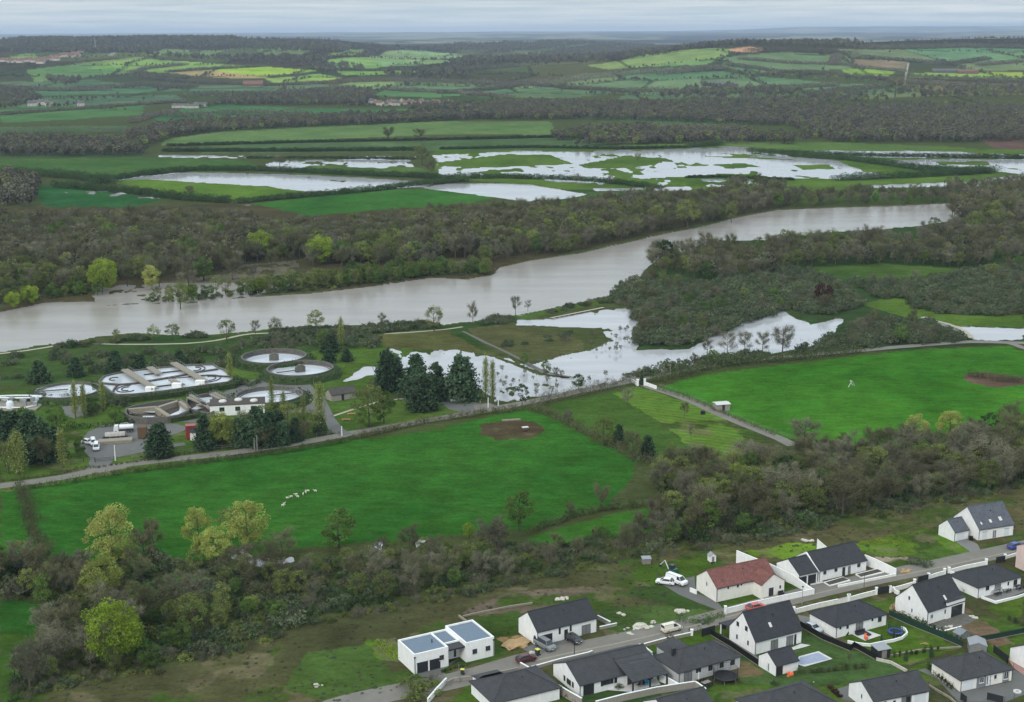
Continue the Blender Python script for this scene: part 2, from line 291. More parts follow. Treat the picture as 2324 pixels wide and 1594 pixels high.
# (polygon, colour, edge wobble in m, mottling)
LAND = [
 # far fields
 ([(60,160),(330,128),(380,150),(300,166),(80,186)], C(92,128,76)), ([(0,186),(80,186),(200,180),(330,196),(430,205),(300,212),(90,218),(0,200)], C(84,112,78)),
 ([(240,142),(300,134),(420,140),(560,150),(450,156),(380,166),(300,160),(200,158)], C(112,152,78)), ([(446,156),(560,147),(720,160),(640,176),(560,170)], C(104,172,62)),  # patch of sunshine on the hillside, painted in as brighter field greens
 ([(385,166),(446,156),(560,170),(620,177),(540,180),(430,172)], C(146,140,98)), ([(330,126),(370,110),(520,116),(470,126)], C(96,132,86)), ([(580,113),(640,107),(730,108),(690,124),(600,126)], C(88,122,78)),
 ([(600,178),(720,168),(780,176),(720,186),(620,188)], C(122,160,78)), ([(20,128),(60,122),(90,124),(80,134),(30,134)], C(110,140,80)),
 ([(830,134),(875,116),(960,115),(1060,124),(1140,131),(1060,140),(960,148),(870,152)], C(136,152,98)), ([(740,136),(830,130),(870,150),(850,158),(760,160)], C(96,152,84)),
 ([(760,160),(850,158),(960,160),(930,170),(780,172)], C(112,160,78)), ([(740,128),(790,112),(830,112),(800,126)], C(80,140,76)),
 ([(800,186),(960,184),(1080,190),(1000,200),(830,202),(760,196)], C(110,146,88)), ([(440,196),(700,186),(800,200),(620,214),(420,214)], C(82,112,80)),
 ([(1150,196),(1330,166),(1530,154),(1700,172),(1900,190),(1840,206),(1500,205),(1280,200),(1100,218),(1000,210)], C(84,122,84)),
 ([(1330,150),(1420,136),(1480,121),(1620,110),(1660,112),(1650,126),(1600,148),(1500,150),(1380,158)], C(110,146,86)),
 ([(1655,112),(1700,106),(1735,110),(1722,120),(1660,118)], C(172,140,108)), ([(1640,132),(1780,118),(1930,130),(1930,158),(1800,160),(1700,168),(1640,150)], C(88,122,84)),
 ([(1900,112),(2200,108),(2324,112),(2324,150),(2160,148),(2060,138),(1940,132)], C(92,124,88)), ([(1940,134),(2060,139),(2056,162),(1932,152)], C(128,118,94)),
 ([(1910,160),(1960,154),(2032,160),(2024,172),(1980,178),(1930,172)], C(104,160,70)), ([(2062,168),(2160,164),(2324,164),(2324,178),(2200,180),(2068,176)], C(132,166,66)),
 ([(2140,140),(2324,120),(2324,160),(2200,160)], C(96,130,86)), ([(1700,196),(2000,192),(2250,196),(2250,212),(1950,226),(1800,216)], C(80,116,78)),
 ([(1180,100),(1420,96),(1400,108),(1250,108)], C(86,104,76)), ([(1340,98),(1400,96),(1440,99),(1380,104)], C(118,146,84)), ([(2040,196),(2324,190),(2324,216),(2100,218)], C(104,110,72)),
 ([(1430,204),(1700,206),(1840,214),(1700,222),(1400,226)], C(78,112,78)), ([(1130,206),(1260,203),(1420,210),(1300,222),(1080,222)], C(80,114,78)),
 ([(800,204),(1000,206),(1080,214),(980,224),(840,216)], C(66,116,70)), ([(900,186),(1140,192),(1100,204),(880,202)], C(84,116,80)),
 # mid fields
 ([(0,205),(90,222),(400,216),(420,226),(330,236),(0,236)], C(78,106,80)), ([(0,246),(330,234),(320,262),(0,280)], C(60,112,66)), ([(0,246),(330,234),(420,226),(330,230),(0,238)], C(88,112,84)),
 ([(0,290),(280,286),(300,300),(0,302)], C(55,104,62)), ([(330,262),(470,236),(700,246),(900,248),(1060,248),(900,262),(600,268),(360,276)], C(52,108,66)),
 ([(370,318),(500,298),(700,288),(860,283),(980,276),(1250,276),(1270,306),(1000,306),(700,318),(450,332),(372,330)], C(78,116,68)),
 ([(450,334),(700,322),(900,320),(1300,310),(1400,330),(1300,340),(450,350)], C(66,98,62)), ([(1260,262),(1330,258),(1560,264),(1800,280),(1500,280),(1300,268)], C(56,104,64)),
 ([(1330,280),(1500,280),(1640,290),(1480,300)], C(62,98,60)), ([(1400,330),(1700,324),(1900,324),(2150,334),(2324,346),(2324,352),(1800,345),(1500,340)], C(68,108,56)),
 ([(2220,318),(2324,312),(2324,344),(2260,336)], C(92,76,68)), ([(0,305),(330,315),(330,355),(0,360)], C(60,84,52)),
 ([(0,362),(380,358),(560,365),(605,386),(450,392),(170,402),(0,392)], C(52,98,50)), ([(600,384),(720,374),(940,378),(980,390),(900,402),(700,398)], C(62,102,52)),
 ([(66,424),(130,423),(380,452),(300,470),(120,480),(90,455)], C(36,92,50)), ([(250,414),(330,402),(500,416),(700,432),(560,452),(450,448)], C(68,118,46)),
 ([(560,464),(850,432),(960,430),(1130,448),(1060,462),(900,480),(760,500),(640,492)], C(44,102,44)), ([(985,340),(2324,340),(2324,430),(1780,424),(1350,436),(985,400)], C(66,108,46)),
 ([(1560,404),(1660,404),(1780,424),(1560,424)], C(60,104,44)), ([(1780,424),(2324,414),(2324,456),(1780,462)], C(78,100,48)), ([(1260,430),(1500,430),(1450,470),(1250,470)], C(60,90,50)),
 # river woods floor
 ([(0,470),(300,470),(560,460),(700,490),(950,470),(1250,462),(1450,450),(1700,430),(1790,440),(1790,470),(1680,488),(1320,568),(1130,606),(1130,630),(560,672),(0,706)], C(78,76,54)),
 # river bank strip and right shrubland
 ([(0,796),(450,752),(860,735),(1060,720),(1180,715),(1240,742),(1170,780),(1090,800),(860,830),(640,860),(0,880)], C(78,92,50)), ([(0,890),(300,860),(880,770),(940,795),(880,830),(800,900),(1180,925),(0,1120)], C(62,100,44)),
 ([(850,760),(1010,748),(1080,790),(1210,830),(1090,800),(960,792),(880,792)], C(92,96,58)), ([(1060,745),(1150,738),(1180,730),(1300,760),(1330,790),(1210,830),(1100,785)], C(92,96,62)),
 ([(1170,718),(1215,706),(1380,678),(1370,690),(1250,712),(1190,726)], C(82,100,48)),
 ([(1380,672),(1500,600),(1760,520),(2324,450),(2324,780),(1960,800),(1560,840),(1440,800),(1440,700)], C(66,80,46)),
 ([(1800,610),(2000,598),(2230,612),(2100,640),(1900,640)], C(74,100,48)), ([(1960,690),(2020,672),(2100,690),(2324,712),(2324,742),(2160,738),(2030,715)], C(76,112,48)),
 ([(2040,700),(2200,706),(2324,700),(2324,690),(2100,684)], C(70,104,46)),
 # near meadows
 ([(60,1112),(250,1078),(500,1046),(780,1002),(950,982),(1190,928),(1262,955),(1445,1050),(1430,1090),(1372,1150),(1200,1200),(900,1228),(700,1240),(560,1262),(300,1282),(96,1262)], C(40,98,36)),
 ([(0,1118),(44,1112),(84,1256),(0,1262)], C(40,100,36)), ([(1205,928),(1400,888),(1600,1040),(1490,1066)], C(50,92,40)),
 ([(1484,882),(1600,850),(1950,808),(2060,796),(2290,786),(2324,800),(2640,850),(2640,930),(2324,980),(2100,1020),(1900,1010),(1780,994)], C(48,112,36)),
 ([(1390,892),(1450,878),(1560,912),(1740,994),(1700,1056),(1600,1040),(1500,960)], C(92,128,52)), ([(1200,1218),(1380,1170),(1490,1150),(1500,1200),(1300,1240),(1200,1240)], C(44,102,36)),
 ([(0,1360),(90,1370),(80,1440),(0,1450)], C(42,102,40)), ([(330,1310),(480,1308),(470,1335),(340,1340)], C(44,96,40)), ([(0,1440),(80,1440),(30,1620),(0,1640)], C(60,108,44)),
 ([(30,1580),(240,1560),(200,1640),(0,1660)], C(66,104,46)),
 # rough ground of the estate
 ([(-80,1700),(120,1570),(250,1535),(450,1505),(640,1432),(800,1390),(1000,1352),(1200,1312),(1400,1262),(1600,1232),(1800,1202),(2000,1166),(2200,1130),(2400,1085),(2600,1300),(2600,1900),(-80,1900)], C(92,94,62)),
 ([(1050,1390),(1150,1345),(1330,1330),(1400,1345),(1240,1385),(1100,1400)], C(112,103,90)), ([(700,1480),(860,1460),(900,1560),(760,1600),(640,1560)], C(84,106,52)),
 ([(830,1455),(900,1445),(905,1500),(860,1500)], C(126,138,44)), ([(1080,1400),(1180,1385),(1178,1450),(1130,1500),(1020,1510),(1030,1545),(905,1570),(880,1530),(1000,1500),(1128,1480)], C(80,102,48)),
 ([(1360,1380),(1560,1370),(1640,1400),(1480,1440),(1370,1430)], C(92,104,54)), ([(1440,1290),(1600,1262),(1660,1300),(1580,1335),(1480,1335),(1430,1310)], C(66,108,42)),
 ([(1640,1262),(1800,1232),(1850,1235),(1900,1262),(1790,1270),(1700,1262)], C(90,124,42)), ([(1900,1240),(2100,1200),(2220,1240),(2210,1262),(2000,1262)], C(80,116,42)),
 ([(2040,1222),(2200,1226),(2180,1250),(2060,1250)], C(88,122,44)), ([(1400,1345),(1560,1310),(1660,1380),(1560,1385)], C(80,98,50)),
 ([(1185,1440),(1120,1450),(1150,1470),(1200,1472)], C(176,148,106)), ([(1965,1262),(2060,1266),(2190,1290),(2100,1292),(1990,1275)], C(166,158,138)),
 # gardens
 ([(1020,1600),(1060,1548),(1130,1530),(1200,1560),(1140,1620)], C(66,108,44)), ([(1250,1490),(1400,1450),(1480,1460),(1500,1480),(1560,1560),(1500,1600),(1300,1600)], C(80,104,58)),
 ([(1468,1468),(1560,1440),(1640,1425),(1660,1440),(1560,1470),(1490,1480)], C(66,112,40)), ([(1700,1480),(1850,1440),(1900,1460),(2060,1520),(1990,1545),(1830,1560),(1700,1560),(1630,1490)], C(96,110,62)),
 ([(1500,1560),(1700,1550),(1850,1560),(2100,1520),(2160,1545),(1960,1600),(1800,1640),(1500,1640)], C(82,112,48)), ([(1900,1440),(2040,1400),(2180,1470),(2060,1510),(1960,1480)], C(72,118,44)),
 ([(2060,1520),(2180,1480),(2240,1500),(2130,1540)], C(70,114,44)), ([(2130,1430),(2240,1400),(2324,1420),(2324,1440),(2230,1460)], C(76,112,50)), ([(2220,1470),(2324,1440),(2324,1500),(2270,1510)], C(72,112,44)),
 ([(2240,1380),(2324,1355),(2324,1400),(2280,1410)], C(72,112,44)), ([(1640,1350),(1700,1330),(1770,1315),(1830,1335),(1650,1385)], C(70,112,46)), ([(1700,1330),(1770,1310),(1820,1330),(1660,1375)], C(66,110,42)),
 ([(1955,1372),(2030,1355),(2040,1385),(2000,1400)], C(76,116,48)), ([(1870,1418),(1900,1400),(1960,1430),(1900,1450)], C(80,106,56)), ([(1820,1400),(1850,1385),(1838,1400)], C(90,122,48)),
 ([(2150,1360),(2210,1390),(2300,1460),(2260,1470),(2170,1420)], C(120,104,84)), ([(2130,1240),(2200,1262),(2140,1275),(2060,1262)], C(86,112,50)),
 ([(2030,1355),(2062,1350),(2050,1385),(2034,1400),(2020,1380)], C(176,152,114)), ([(1690,1500),(1640,1520),(1680,1540),(1740,1530)], C(140,122,90)),
 # bare spots in the near meadow
 ([(1090,965),(1150,952),(1220,958),(1235,978),(1210,995),(1130,1000),(1090,985)], C(84,78,58)), ([(985,970),(1010,967),(1020,975),(990,978)], C(110,104,80)),
 ([(2180,850),(2240,845),(2330,858),(2330,875),(2260,880),(2200,868)], C(96,82,70)), ([(160,930),(300,905),(300,930),(170,965)], C(98,114,52)),
]
WATER_Z = -0.45
RIVER = [(-260,838),(0,797),(60,790),(150,776),(300,754),(420,762),(500,757),(620,746),(700,739),(860,736),(960,724),(1010,738),(1080,727),(1180,713),(1215,706),(1300,690),(1380,671),(1445,648),(1468,610),(1500,584),(1560,568),(1640,545),(1740,545),(1850,528),(2000,520),(2090,512),(2200,494),(2324,470),(2600,440),
 (2600,430),(2324,450),(2180,459),(2050,466),(1900,470),(1760,476),(1680,491),(1600,511),(1500,531),(1320,572),(1200,590),(1130,606),(1115,622),(1060,632),(980,628),(860,646),(700,664),(560,673),(420,687),(300,688),(250,692),(215,682),(100,684),(0,706),(-260,735)]
# flooded land: (polygon, raggedness 0..1)
FLOOD = [
 ([(210,412),(330,398),(400,391),(520,391),(700,396),(900,407),(960,411),(1010,409),(960,424),(840,430),(700,434),(600,422),(450,413),(330,406)], .25),
 ([(605,372),(640,362),(935,361),(940,378),(880,382),(720,376),(660,382),(605,386)], .4), ([(365,352),(940,354),(940,360),(365,357)], .6),
 ([(955,426),(1010,416),(1110,415),(1200,418),(1270,430),(1330,440),(1290,450),(1195,456),(1130,448),(1030,435)], .15),
 ([(985,352),(1180,343),(1300,345),(1420,341),(1560,339),(1600,330),(1700,334),(1720,344),(1800,352),(1900,365),(1960,385),(2020,401),(1900,406),(1800,404),(1640,392),(1560,400),(1450,403),(1300,401),(1200,397),(1130,393),(1080,399),(1000,401),(1000,380)], .55),
 ([(1200,398),(1350,400),(1350,415),(1260,412)], .8), ([(1350,400),(1560,404),(1700,410),(1780,424),(1350,420)], .95),
 ([(1800,345),(1900,342),(2100,344),(2290,348),(2330,350),(2330,356),(2000,357),(1880,352)], .6), ([(1955,362),(2330,360),(2330,396),(2250,386),(2160,396),(2060,378)], .45),
 ([(2330,396),(2290,398),(2200,412),(1960,421),(2000,425),(2240,421),(2330,410)], .35), ([(1350,427),(1570,422),(1575,432),(1350,433)], .3),
 ([(905,316),(960,311),(1042,313),(1000,318),(905,319)], .2), ([(540,463),(590,462),(590,466),(540,466)], .7), ([(150,436),(250,430),(380,450),(260,446)], 1.05),
 ([(772,862),(800,846),(832,830),(884,832),(890,842),(860,848),(830,850),(800,862),(776,867)], .1),
 ([(884,790),(960,797),(1040,792),(1090,800),(1160,815),(1210,828),(1240,815),(1300,800),(1345,790),(1395,770),(1350,742),(1180,736),(1180,726),(1250,724),(1340,708),(1380,698),(1440,699),(1466,715),(1445,745),(1445,800),(1400,864),(1320,884),(1230,897),(1180,914),(1130,912),(1080,880),(960,866),(900,850)], .34),
 ([(1400,700),(1440,699),(1466,715),(1446,745),(1448,792),(1560,792),(1600,770),(1640,744),(1740,708),(1780,704),(1840,735),(1880,728),(1905,722),(1900,740),(1870,765),(1830,790),(1700,806),(1600,820),(1500,840),(1430,858),(1380,870),(1330,840),(1380,790),(1400,740)], .12),
 ([(2180,741),(2330,744),(2330,770),(2240,771),(2200,768),(2165,748)], .2), ([(2092,719),(2100,718),(2190,745),(2180,750)], .2),
 ([(1700,590),(1730,585),(1735,610),(1705,610)], .3), ([(856,1232),(955,1222),(930,1238),(890,1248)], .6), ([(528,1247),(540,1250),(556,1264),(546,1264)], .3), ([(575,1272),(690,1262),(700,1266),(600,1280)], .5),
 ([(200,652),(420,636),(560,598),(680,588),(690,650),(560,672),(420,686),(230,690)], .4), ([(990,590),(1070,590),(1075,620),(1000,618)], .5), ([(2270,975),(2324,960),(2330,985),(2280,990)], .4),
]
NOFLOOD = [([(990,368),(1150,349),(1250,351),(1305,372),(1200,376),(1080,381),(1000,376)], .5), ([(1310,374),(1420,352),(1530,362),(1440,379),(1330,382)], .5), ([(1620,372),(1690,369),(1730,378),(1650,382)], .3), ([(1800,374),(1880,372),(1900,384),(1820,384)], .4),
 ([(1060,392),(1180,380),(1190,386),(1110,394)], .5), ([(2120,365),(2240,366),(2250,374),(2130,374)], .4), ([(2000,384),(2060,382),(2120,396),(2000,396)], .2), ([(1600,352),(1800,360),(1800,363),(1600,356)], .4),
 ([(1150,744),(1340,741),(1392,770),(1345,792),(1290,802),(1240,816),(1210,826),(1165,800),(1120,770)], .35), ([(1085,795),(1095,793),(1240,846),(1300,852),(1290,857),(1225,850)], .1)]

# ---------------------------------------------------------------- ground mesh: one sheet out to the horizon
rr = [50.0]
while rr[-1] < 44000:
    r = rr[-1]; rr.append(r+min(r*r/(CAM_H*1376)*.95, r*.0085)*(1 if r > 230 else 3))
rr = np.array(rr); aa = np.radians(np.concatenate([np.arange(-75, -27, 1.5), np.arange(-27, 27.001, .05), np.arange(28.5, 76, 1.5)]))
RR, AA = np.meshgrid(rr, aa, indexing='ij')
GX = (RR*np.sin(AA)).ravel(); GY = (RR*np.cos(AA)).ravel()
GZ = terrain(GX, GY)
near = ss(3600, 1500, GY)
base = np.tile(np.array(C(76, 84, 50, .8)), (GX.size, 1)).astype(float)
fm = ss(2600, 4500, GY)[:, None]
pat = fbm(GX/420, GY/900, 31); woods = np.array(C(62, 60, 50, .7)); fieldc = np.array(C(88, 100, 64, .8))
base = base*(1-fm)+fm*(woods+(fieldc-woods)*ss(.52, .58, pat)[:, None])
fp = ss(6500, 9000, GY)[:, None]; pat2 = fbm(GX/700, GY/1500, 77, 5)
base = base*(1-fp)+fp*(np.array(C(50, 56, 50, .7))+(np.array(C(128, 128, 100, .85))-np.array(C(50, 56, 50, .7)))*ss(.5, .6, pat2)[:, None])
kind = np.zeros(GX.size)
def region(poly, jit=1.0):
    w_ = wp(poly); lo = w_.min(0)-8; hi = w_.max(0)+8
    k = np.nonzero((GX > lo[0]) & (GX < hi[0]) & (GY > lo[1]) & (GY < hi[1]))[0]
    x, y = GX[k], GY[k]; s = float(np.clip(w_[:, 1].mean()/400, .5, 6))*jit
    jx = (fbm(x/(4*s), y/(4*s), 11)-.5)*2.6*s; jy = (fbm(x/(4*s), y/(4*s), 12)-.5)*2.6*s
    return k, inpoly(x+jx, y+jy, w_), w_
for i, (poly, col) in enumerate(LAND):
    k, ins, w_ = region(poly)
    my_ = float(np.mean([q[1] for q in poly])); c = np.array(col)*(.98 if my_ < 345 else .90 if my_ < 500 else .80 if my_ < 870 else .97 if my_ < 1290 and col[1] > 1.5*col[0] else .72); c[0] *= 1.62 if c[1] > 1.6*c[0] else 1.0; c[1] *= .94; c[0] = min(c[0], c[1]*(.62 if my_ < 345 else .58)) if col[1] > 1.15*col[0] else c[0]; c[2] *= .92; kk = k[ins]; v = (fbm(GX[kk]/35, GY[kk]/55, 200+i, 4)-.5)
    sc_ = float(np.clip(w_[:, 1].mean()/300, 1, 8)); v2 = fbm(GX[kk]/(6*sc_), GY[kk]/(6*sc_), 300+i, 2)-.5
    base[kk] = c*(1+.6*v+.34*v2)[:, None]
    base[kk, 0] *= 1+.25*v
rough = fbm(GX/9, GY/9, 40, 4); estate = (GY < 420) & (base[:, 0] > .07)
wob = ss(.48, .66, rough)[:, None]*estate[:, None]
base = base*(1-wob)+wob*np.array(C(70, 88, 40, .8))
dry = (ss(.52, .7, fbm(GX/5, GY/5, 41, 4))*estate)[:, None]; base = base*(1-.6*dry)+.6*dry*np.array(C(118, 108, 84, .8))
# patchwork of small fields beyond the flood: cells with hedges along their borders
def cells(X, Y):
    cw, ch = 260., 380.; gx = np.floor(X/cw).astype(int); gy = np.floor(Y/ch).astype(int); best = np.full(X.shape, 1e9); sec = best.copy(); cid = np.zeros(X.shape)
    for dx in (-1, 0, 1):
        for dy in (-1, 0, 1):
            a_, b_ = gx+dx, gy+dy; jx = vnoise(a_*7.0+.5, b_*13.0+.5, 501); jy = vnoise(a_*11.0+.5, b_*5.0+.5, 502); d = np.hypot((X-(a_+.15+.7*jx)*cw)/cw, (Y-(b_+.15+.7*jy)*ch)/ch)
            n_ = d < best; sec = np.where(n_, best, np.minimum(sec, d)); cid = np.where(n_, vnoise(a_*3.0+.5, b_*17.0+.5, 503), cid); best = np.where(n_, d, best)
    return sec-best, cid
kk = np.nonzero((GY > 2150) & (GY < 7500))[0]; ed_, cid = cells(GX[kk], GY[kk]); f_ = ss(2150, 2500, GY[kk])*(1-ss(6500, 7500, GY[kk]))
tone = 1+f_*(.55*(cid-.5)); base[kk] *= tone[:, None]; base[kk, 0] *= 1+f_*.5*(vnoise(cid*900, cid*0, 504)-.4)
he = (ed_ < .03)*f_; base[kk] = base[kk]*(1-.6*he)[:, None]
# water bodies: the ground sinks below the water level
def bank(poly, rag, depth, sgn):
    k, ins, w_ = region(poly, .6)
    x, y = GX[k], GY[k]; d = sdist(x, y, w_); d = np.where(ins, d, -d); sc_ = float(np.clip(w_[:, 1].mean()/700, .5, 2.6))
    n = fbm(x/(5*sc_), y/(11*sc_), 51, 4)-.5; n2 = fbm(x/(26*sc_), y/(30*sc_), 52, 3)-.5
    return k, d, n, n2
wet = np.zeros(GX.size, bool)
for poly, rag in FLOOD:
    k, d, n, n2 = bank(poly, rag, 1, 1)
    z = -.45-.30*np.clip(d/3, -1.5, 1)*1.0+(n*3.6+n2*2.6)*rag-(0 if rag > .9 else .02)
    z = z+(.45 if rag > .9 else 0)
    m_ = d > -2; kk = k[m_]; GZ[kk] = np.minimum(GZ[kk], np.clip(z[m_], -1.4, 0)); wet[kk] = True
for poly, rag in NOFLOOD:
    k, d, n, n2 = bank(poly, rag, 1, 1); m_ = d > 0; kk = k[m_]
    z = -.45+.3*np.clip(d[m_]/3, -1, 1)+(n[m_]*.9+n2[m_]*.6)*rag+.06; GZ[kk] = np.maximum(GZ[kk], np.clip(z, -1.4, 0))
k, ins, w_ = region(RIVER, 1.2); d = sdist(GX[k], GY[k], w_); kk = k[ins]; GZ[kk] = np.minimum(GZ[kk], -.2-np.clip(d[ins]*.35, 0, 2.5))
damp = wet & (GZ > -.45); base[damp] = base[damp]*.9+np.array(C(70, 84, 40))*.1
under = GZ < -.5; base[under] = np.array(C(96, 92, 76))
w_ = wp([(1390,892),(1450,878),(1560,912),(1740,994),(1700,1056),(1600,1040),(1500,960)])
stripe = inpoly(GX, GY, w_).astype(float)
nr, na = RR.shape; idx = np.arange(nr*na).reshape(nr, na)
F = np.stack([idx[:-1, :-1], idx[:-1, 1:], idx[1:, 1:], idx[1:, :-1]], -1).reshape(-1, 4)[:, ::-1]
colr = np.concatenate([np.clip(base, .008, .8), stripe[:, None]], 1)
m, t, b = principled('ground_cover'); N = t.nodes.new; L = t.links.new
at = N('ShaderNodeAttribute'); at.attribute_name = 'cover'; tc = N('ShaderNodeTexCoord')
def nz(s, d=6, r=.65, v=None):
    n = N('ShaderNodeTexNoise'); n.inputs['Scale'].default_value = s; n.inputs['Detail'].default_value = d; n.inputs['Roughness'].default_value = r; L((v or tc.outputs['Object']), n.inputs['Vector']); return n
def mth(op, a, b_=None, c_=None):
    q = N('ShaderNodeMath'); q.operation = op
    for i, v in enumerate((a, b_, c_)):
        if v is None: continue
        if hasattr(v, 'is_linked') or hasattr(v, 'node'): L(v, q.inputs[i])
        else: q.inputs[i].default_value = v
    return q.outputs[0]
na_ = nz(.9, 8, .75); nb_ = nz(.09, 6); nc_ = nz(.016, 5)
mpa = N('ShaderNodeMapping'); mpa.inputs['Scale'].default_value = (.16, .34, 1); mpa.inputs['Rotation'].default_value = (0, 0, .3); L(tc.outputs['Object'], mpa.inputs[0]); nd_ = nz(1.0, 5, .8, mpa.outputs[0])
v = mth('ADD', mth('MULTIPLY_ADD', na_.outputs[0], 1.3, -.65), mth('MULTIPLY_ADD', nd_.outputs[0], 1.6, -.8)); v2 = mth('MULTIPLY_ADD', nb_.outputs[0], .8, -.4); v3 = mth('MULTIPLY_ADD', nc_.outputs[0], .5, -.25)
tot = mth('ADD', mth('ADD', v, v2), mth('ADD', v3, 1.0))
mpn = N('ShaderNodeMapping'); mpn.inputs['Rotation'].default_value = (0, 0, R(-62)); L(tc.outputs['Object'], mpn.inputs[0])
wv = N('ShaderNodeTexWave'); wv.inputs['Scale'].default_value = .105; wv.inputs['Distortion'].default_value = .6; wv.inputs['Detail Scale'].default_value = .4; wv.bands_direction = 'X'; L(mpn.outputs[0], wv.inputs[0])
st = mth('MULTIPLY_ADD', mth('MULTIPLY', at.outputs['Alpha'], wv.outputs['Fac']), -.2, 1.0)
hs = N('ShaderNodeHueSaturation'); L(at.outputs['Color'], hs.inputs['Color']); L(mth('MULTIPLY', tot, st), hs.inputs['Value'])
hu = mth('MULTIPLY_ADD', nb_.outputs[0], .05, .475); L(hu, hs.inputs['Hue'])
L(hs.outputs[0], b.inputs['Base Color']); b.inputs['Roughness'].default_value = 1; b.inputs['Specular IOR Level'].default_value = .0
bp = N('ShaderNodeBump'); bp.inputs['Strength'].default_value = .55; bp.inputs['Distance'].default_value = .35; L(na_.outputs[0], bp.inputs['Height']); L(bp.outputs[0], b.inputs['Normal'])
me = npmesh('ground', np.stack([GX, GY, GZ], 1), F, [m], attrs={'cover': ('POINT', 'FLOAT_COLOR', colr)})
me.shade_smooth(); ground = link('ground', me); tag(ground, 'open green valley floor, pastures and hillsides out to the horizon', 'ground', kind='structure')

# ---------------------------------------------------------------- water
def water_mat(name, col, rough, sc, bs):
    m, t, b = principled(name); N = t.nodes.new; L = t.links.new
    tc = N('ShaderNodeTexCoord'); mp = N('ShaderNodeMapping'); mp.inputs['Rotation'].default_value = (0, 0, R(-22)); mp.inputs['Scale'].default_value = (.35, 1.2, 1); L(tc.outputs['Object'], mp.inputs[0])
    n = N('ShaderNodeTexNoise'); n.inputs['Scale'].default_value = sc; n.inputs['Detail'].default_value = 7; n.inputs['Roughness'].default_value = .6; n.inputs['Distortion'].default_value = .6; L(mp.outputs[0], n.inputs['Vector'])
    n2 = N('ShaderNodeTexNoise'); n2.inputs['Scale'].default_value = sc*.09; n2.inputs['Detail'].default_value = 6; L(mp.outputs[0], n2.inputs['Vector'])
    mr = N('ShaderNodeMapRange'); mr.inputs[1].default_value = .3; mr.inputs[2].default_value = .7; mr.inputs[3].default_value = .88; mr.inputs[4].default_value = 1.12; L(n2.outputs[0], mr.inputs[0])
    hs = N('ShaderNodeHueSaturation'); hs.inputs['Color'].default_value = (*col, 1); L(mr.outputs[0], hs.inputs['Value']); L(hs.outputs[0], b.inputs['Base Color'])
    b.inputs['Roughness'].default_value = rough; b.inputs['IOR'].default_value = 1.33; b.inputs['Specular IOR Level'].default_value = .5
    bp = N('ShaderNodeBump'); bp.inputs['Strength'].default_value = bs; bp.inputs['Distance'].default_value = .25; L(n.outputs[0], bp.inputs['Height']); L(bp.outputs[0], b.inputs['Normal'])
    return m
M['river'] = water_mat('river_water', (.30, .275, .245), .16, .55, .35)
M['flood'] = water_mat('flood_water', (.40, .40, .41), .07, .8, .06)
M['pool'] = water_mat('tank_water', (.50, .53, .56), .05, 1.5, .03)
def flat(name, poly, z, m, grow=0):
    w_ = wp(poly) if not isinstance(poly, np.ndarray) else poly
    if grow:
        c = w_.mean(0); w_ = c+(w_-c)*(1+grow)
    mb = MB(); n = len(w_); mb.add([(q[0], q[1], z) for q in w_], [tuple(range(n))])
    bm_ = mb.build(name, m); return bm_
import bmesh
def fix_ngon(o):
    b_ = bmesh.new(); b_.from_mesh(o.data); bmesh.ops.triangulate(b_, faces=b_.faces[:]); bmesh.ops.recalc_face_normals(b_, faces=b_.faces[:])
    s_ = sum(f.normal.z for f in b_.faces)
    if s_ < 0: bmesh.ops.reverse_faces(b_, faces=b_.faces[:])
    b_.to_mesh(o.data); b_.free()
RV = list(RIVER)
rv = flat('river', [(-260,842),(0,803),(150,782),(300,760),(500,763),(700,745),(860,740),(960,728),(1010,741),(1200,712),(1300,694),(1400,672),(1452,650),(1480,610),(1510,590),(1640,552),(1850,534),(2090,518),(2324,476),(2600,446),
 (2600,424),(2324,446),(2050,461),(1760,470),(1600,504),(1320,562),(1130,596),(1100,612),(860,636),(560,640),(400,640),(180,650),(0,690),(-260,725)], WATER_Z-.015, M['river']); fix_ngon(rv)
tag(rv, 'broad muddy grey river in flood crossing the valley', 'river', kind='structure')
mb = MB()
for q in ([(-300,470),(-300,340),(1100,325),(2600,322),(2600,436),(1800,436),(1330,460),(1000,470)], [(860,780),(1060,742),(1180,722),(1250,716),(1460,690),(1600,700),(1960,700),(1960,760),(1600,830),(1430,870),(1180,925),(1060,915),(860,870)],
          [(760,870),(770,840),(860,822),(900,826),(895,850),(790,872)], [(2085,715),(2100,712),(2200,736),(2400,738),(2400,776),(2180,775)], [(840,1250),(850,1220),(980,1210),(970,1236)], [(510,1236),(740,1236),(720,1256),(600,1290),(520,1262)],
          [(1690,580),(1745,580),(1745,616),(1695,616)], [(2260,965),(2400,940),(2400,990),(2270,998)]):
    w_ = wp(q); mb.add([(a[0], a[1], WATER_Z) for a in w_], [tuple(range(len(w_)))])
fl = mb.build('flood_water', M['flood']); fix_ngon(fl); tag(fl, 'bright standing flood water over the riverside meadows', 'water', kind='structure')
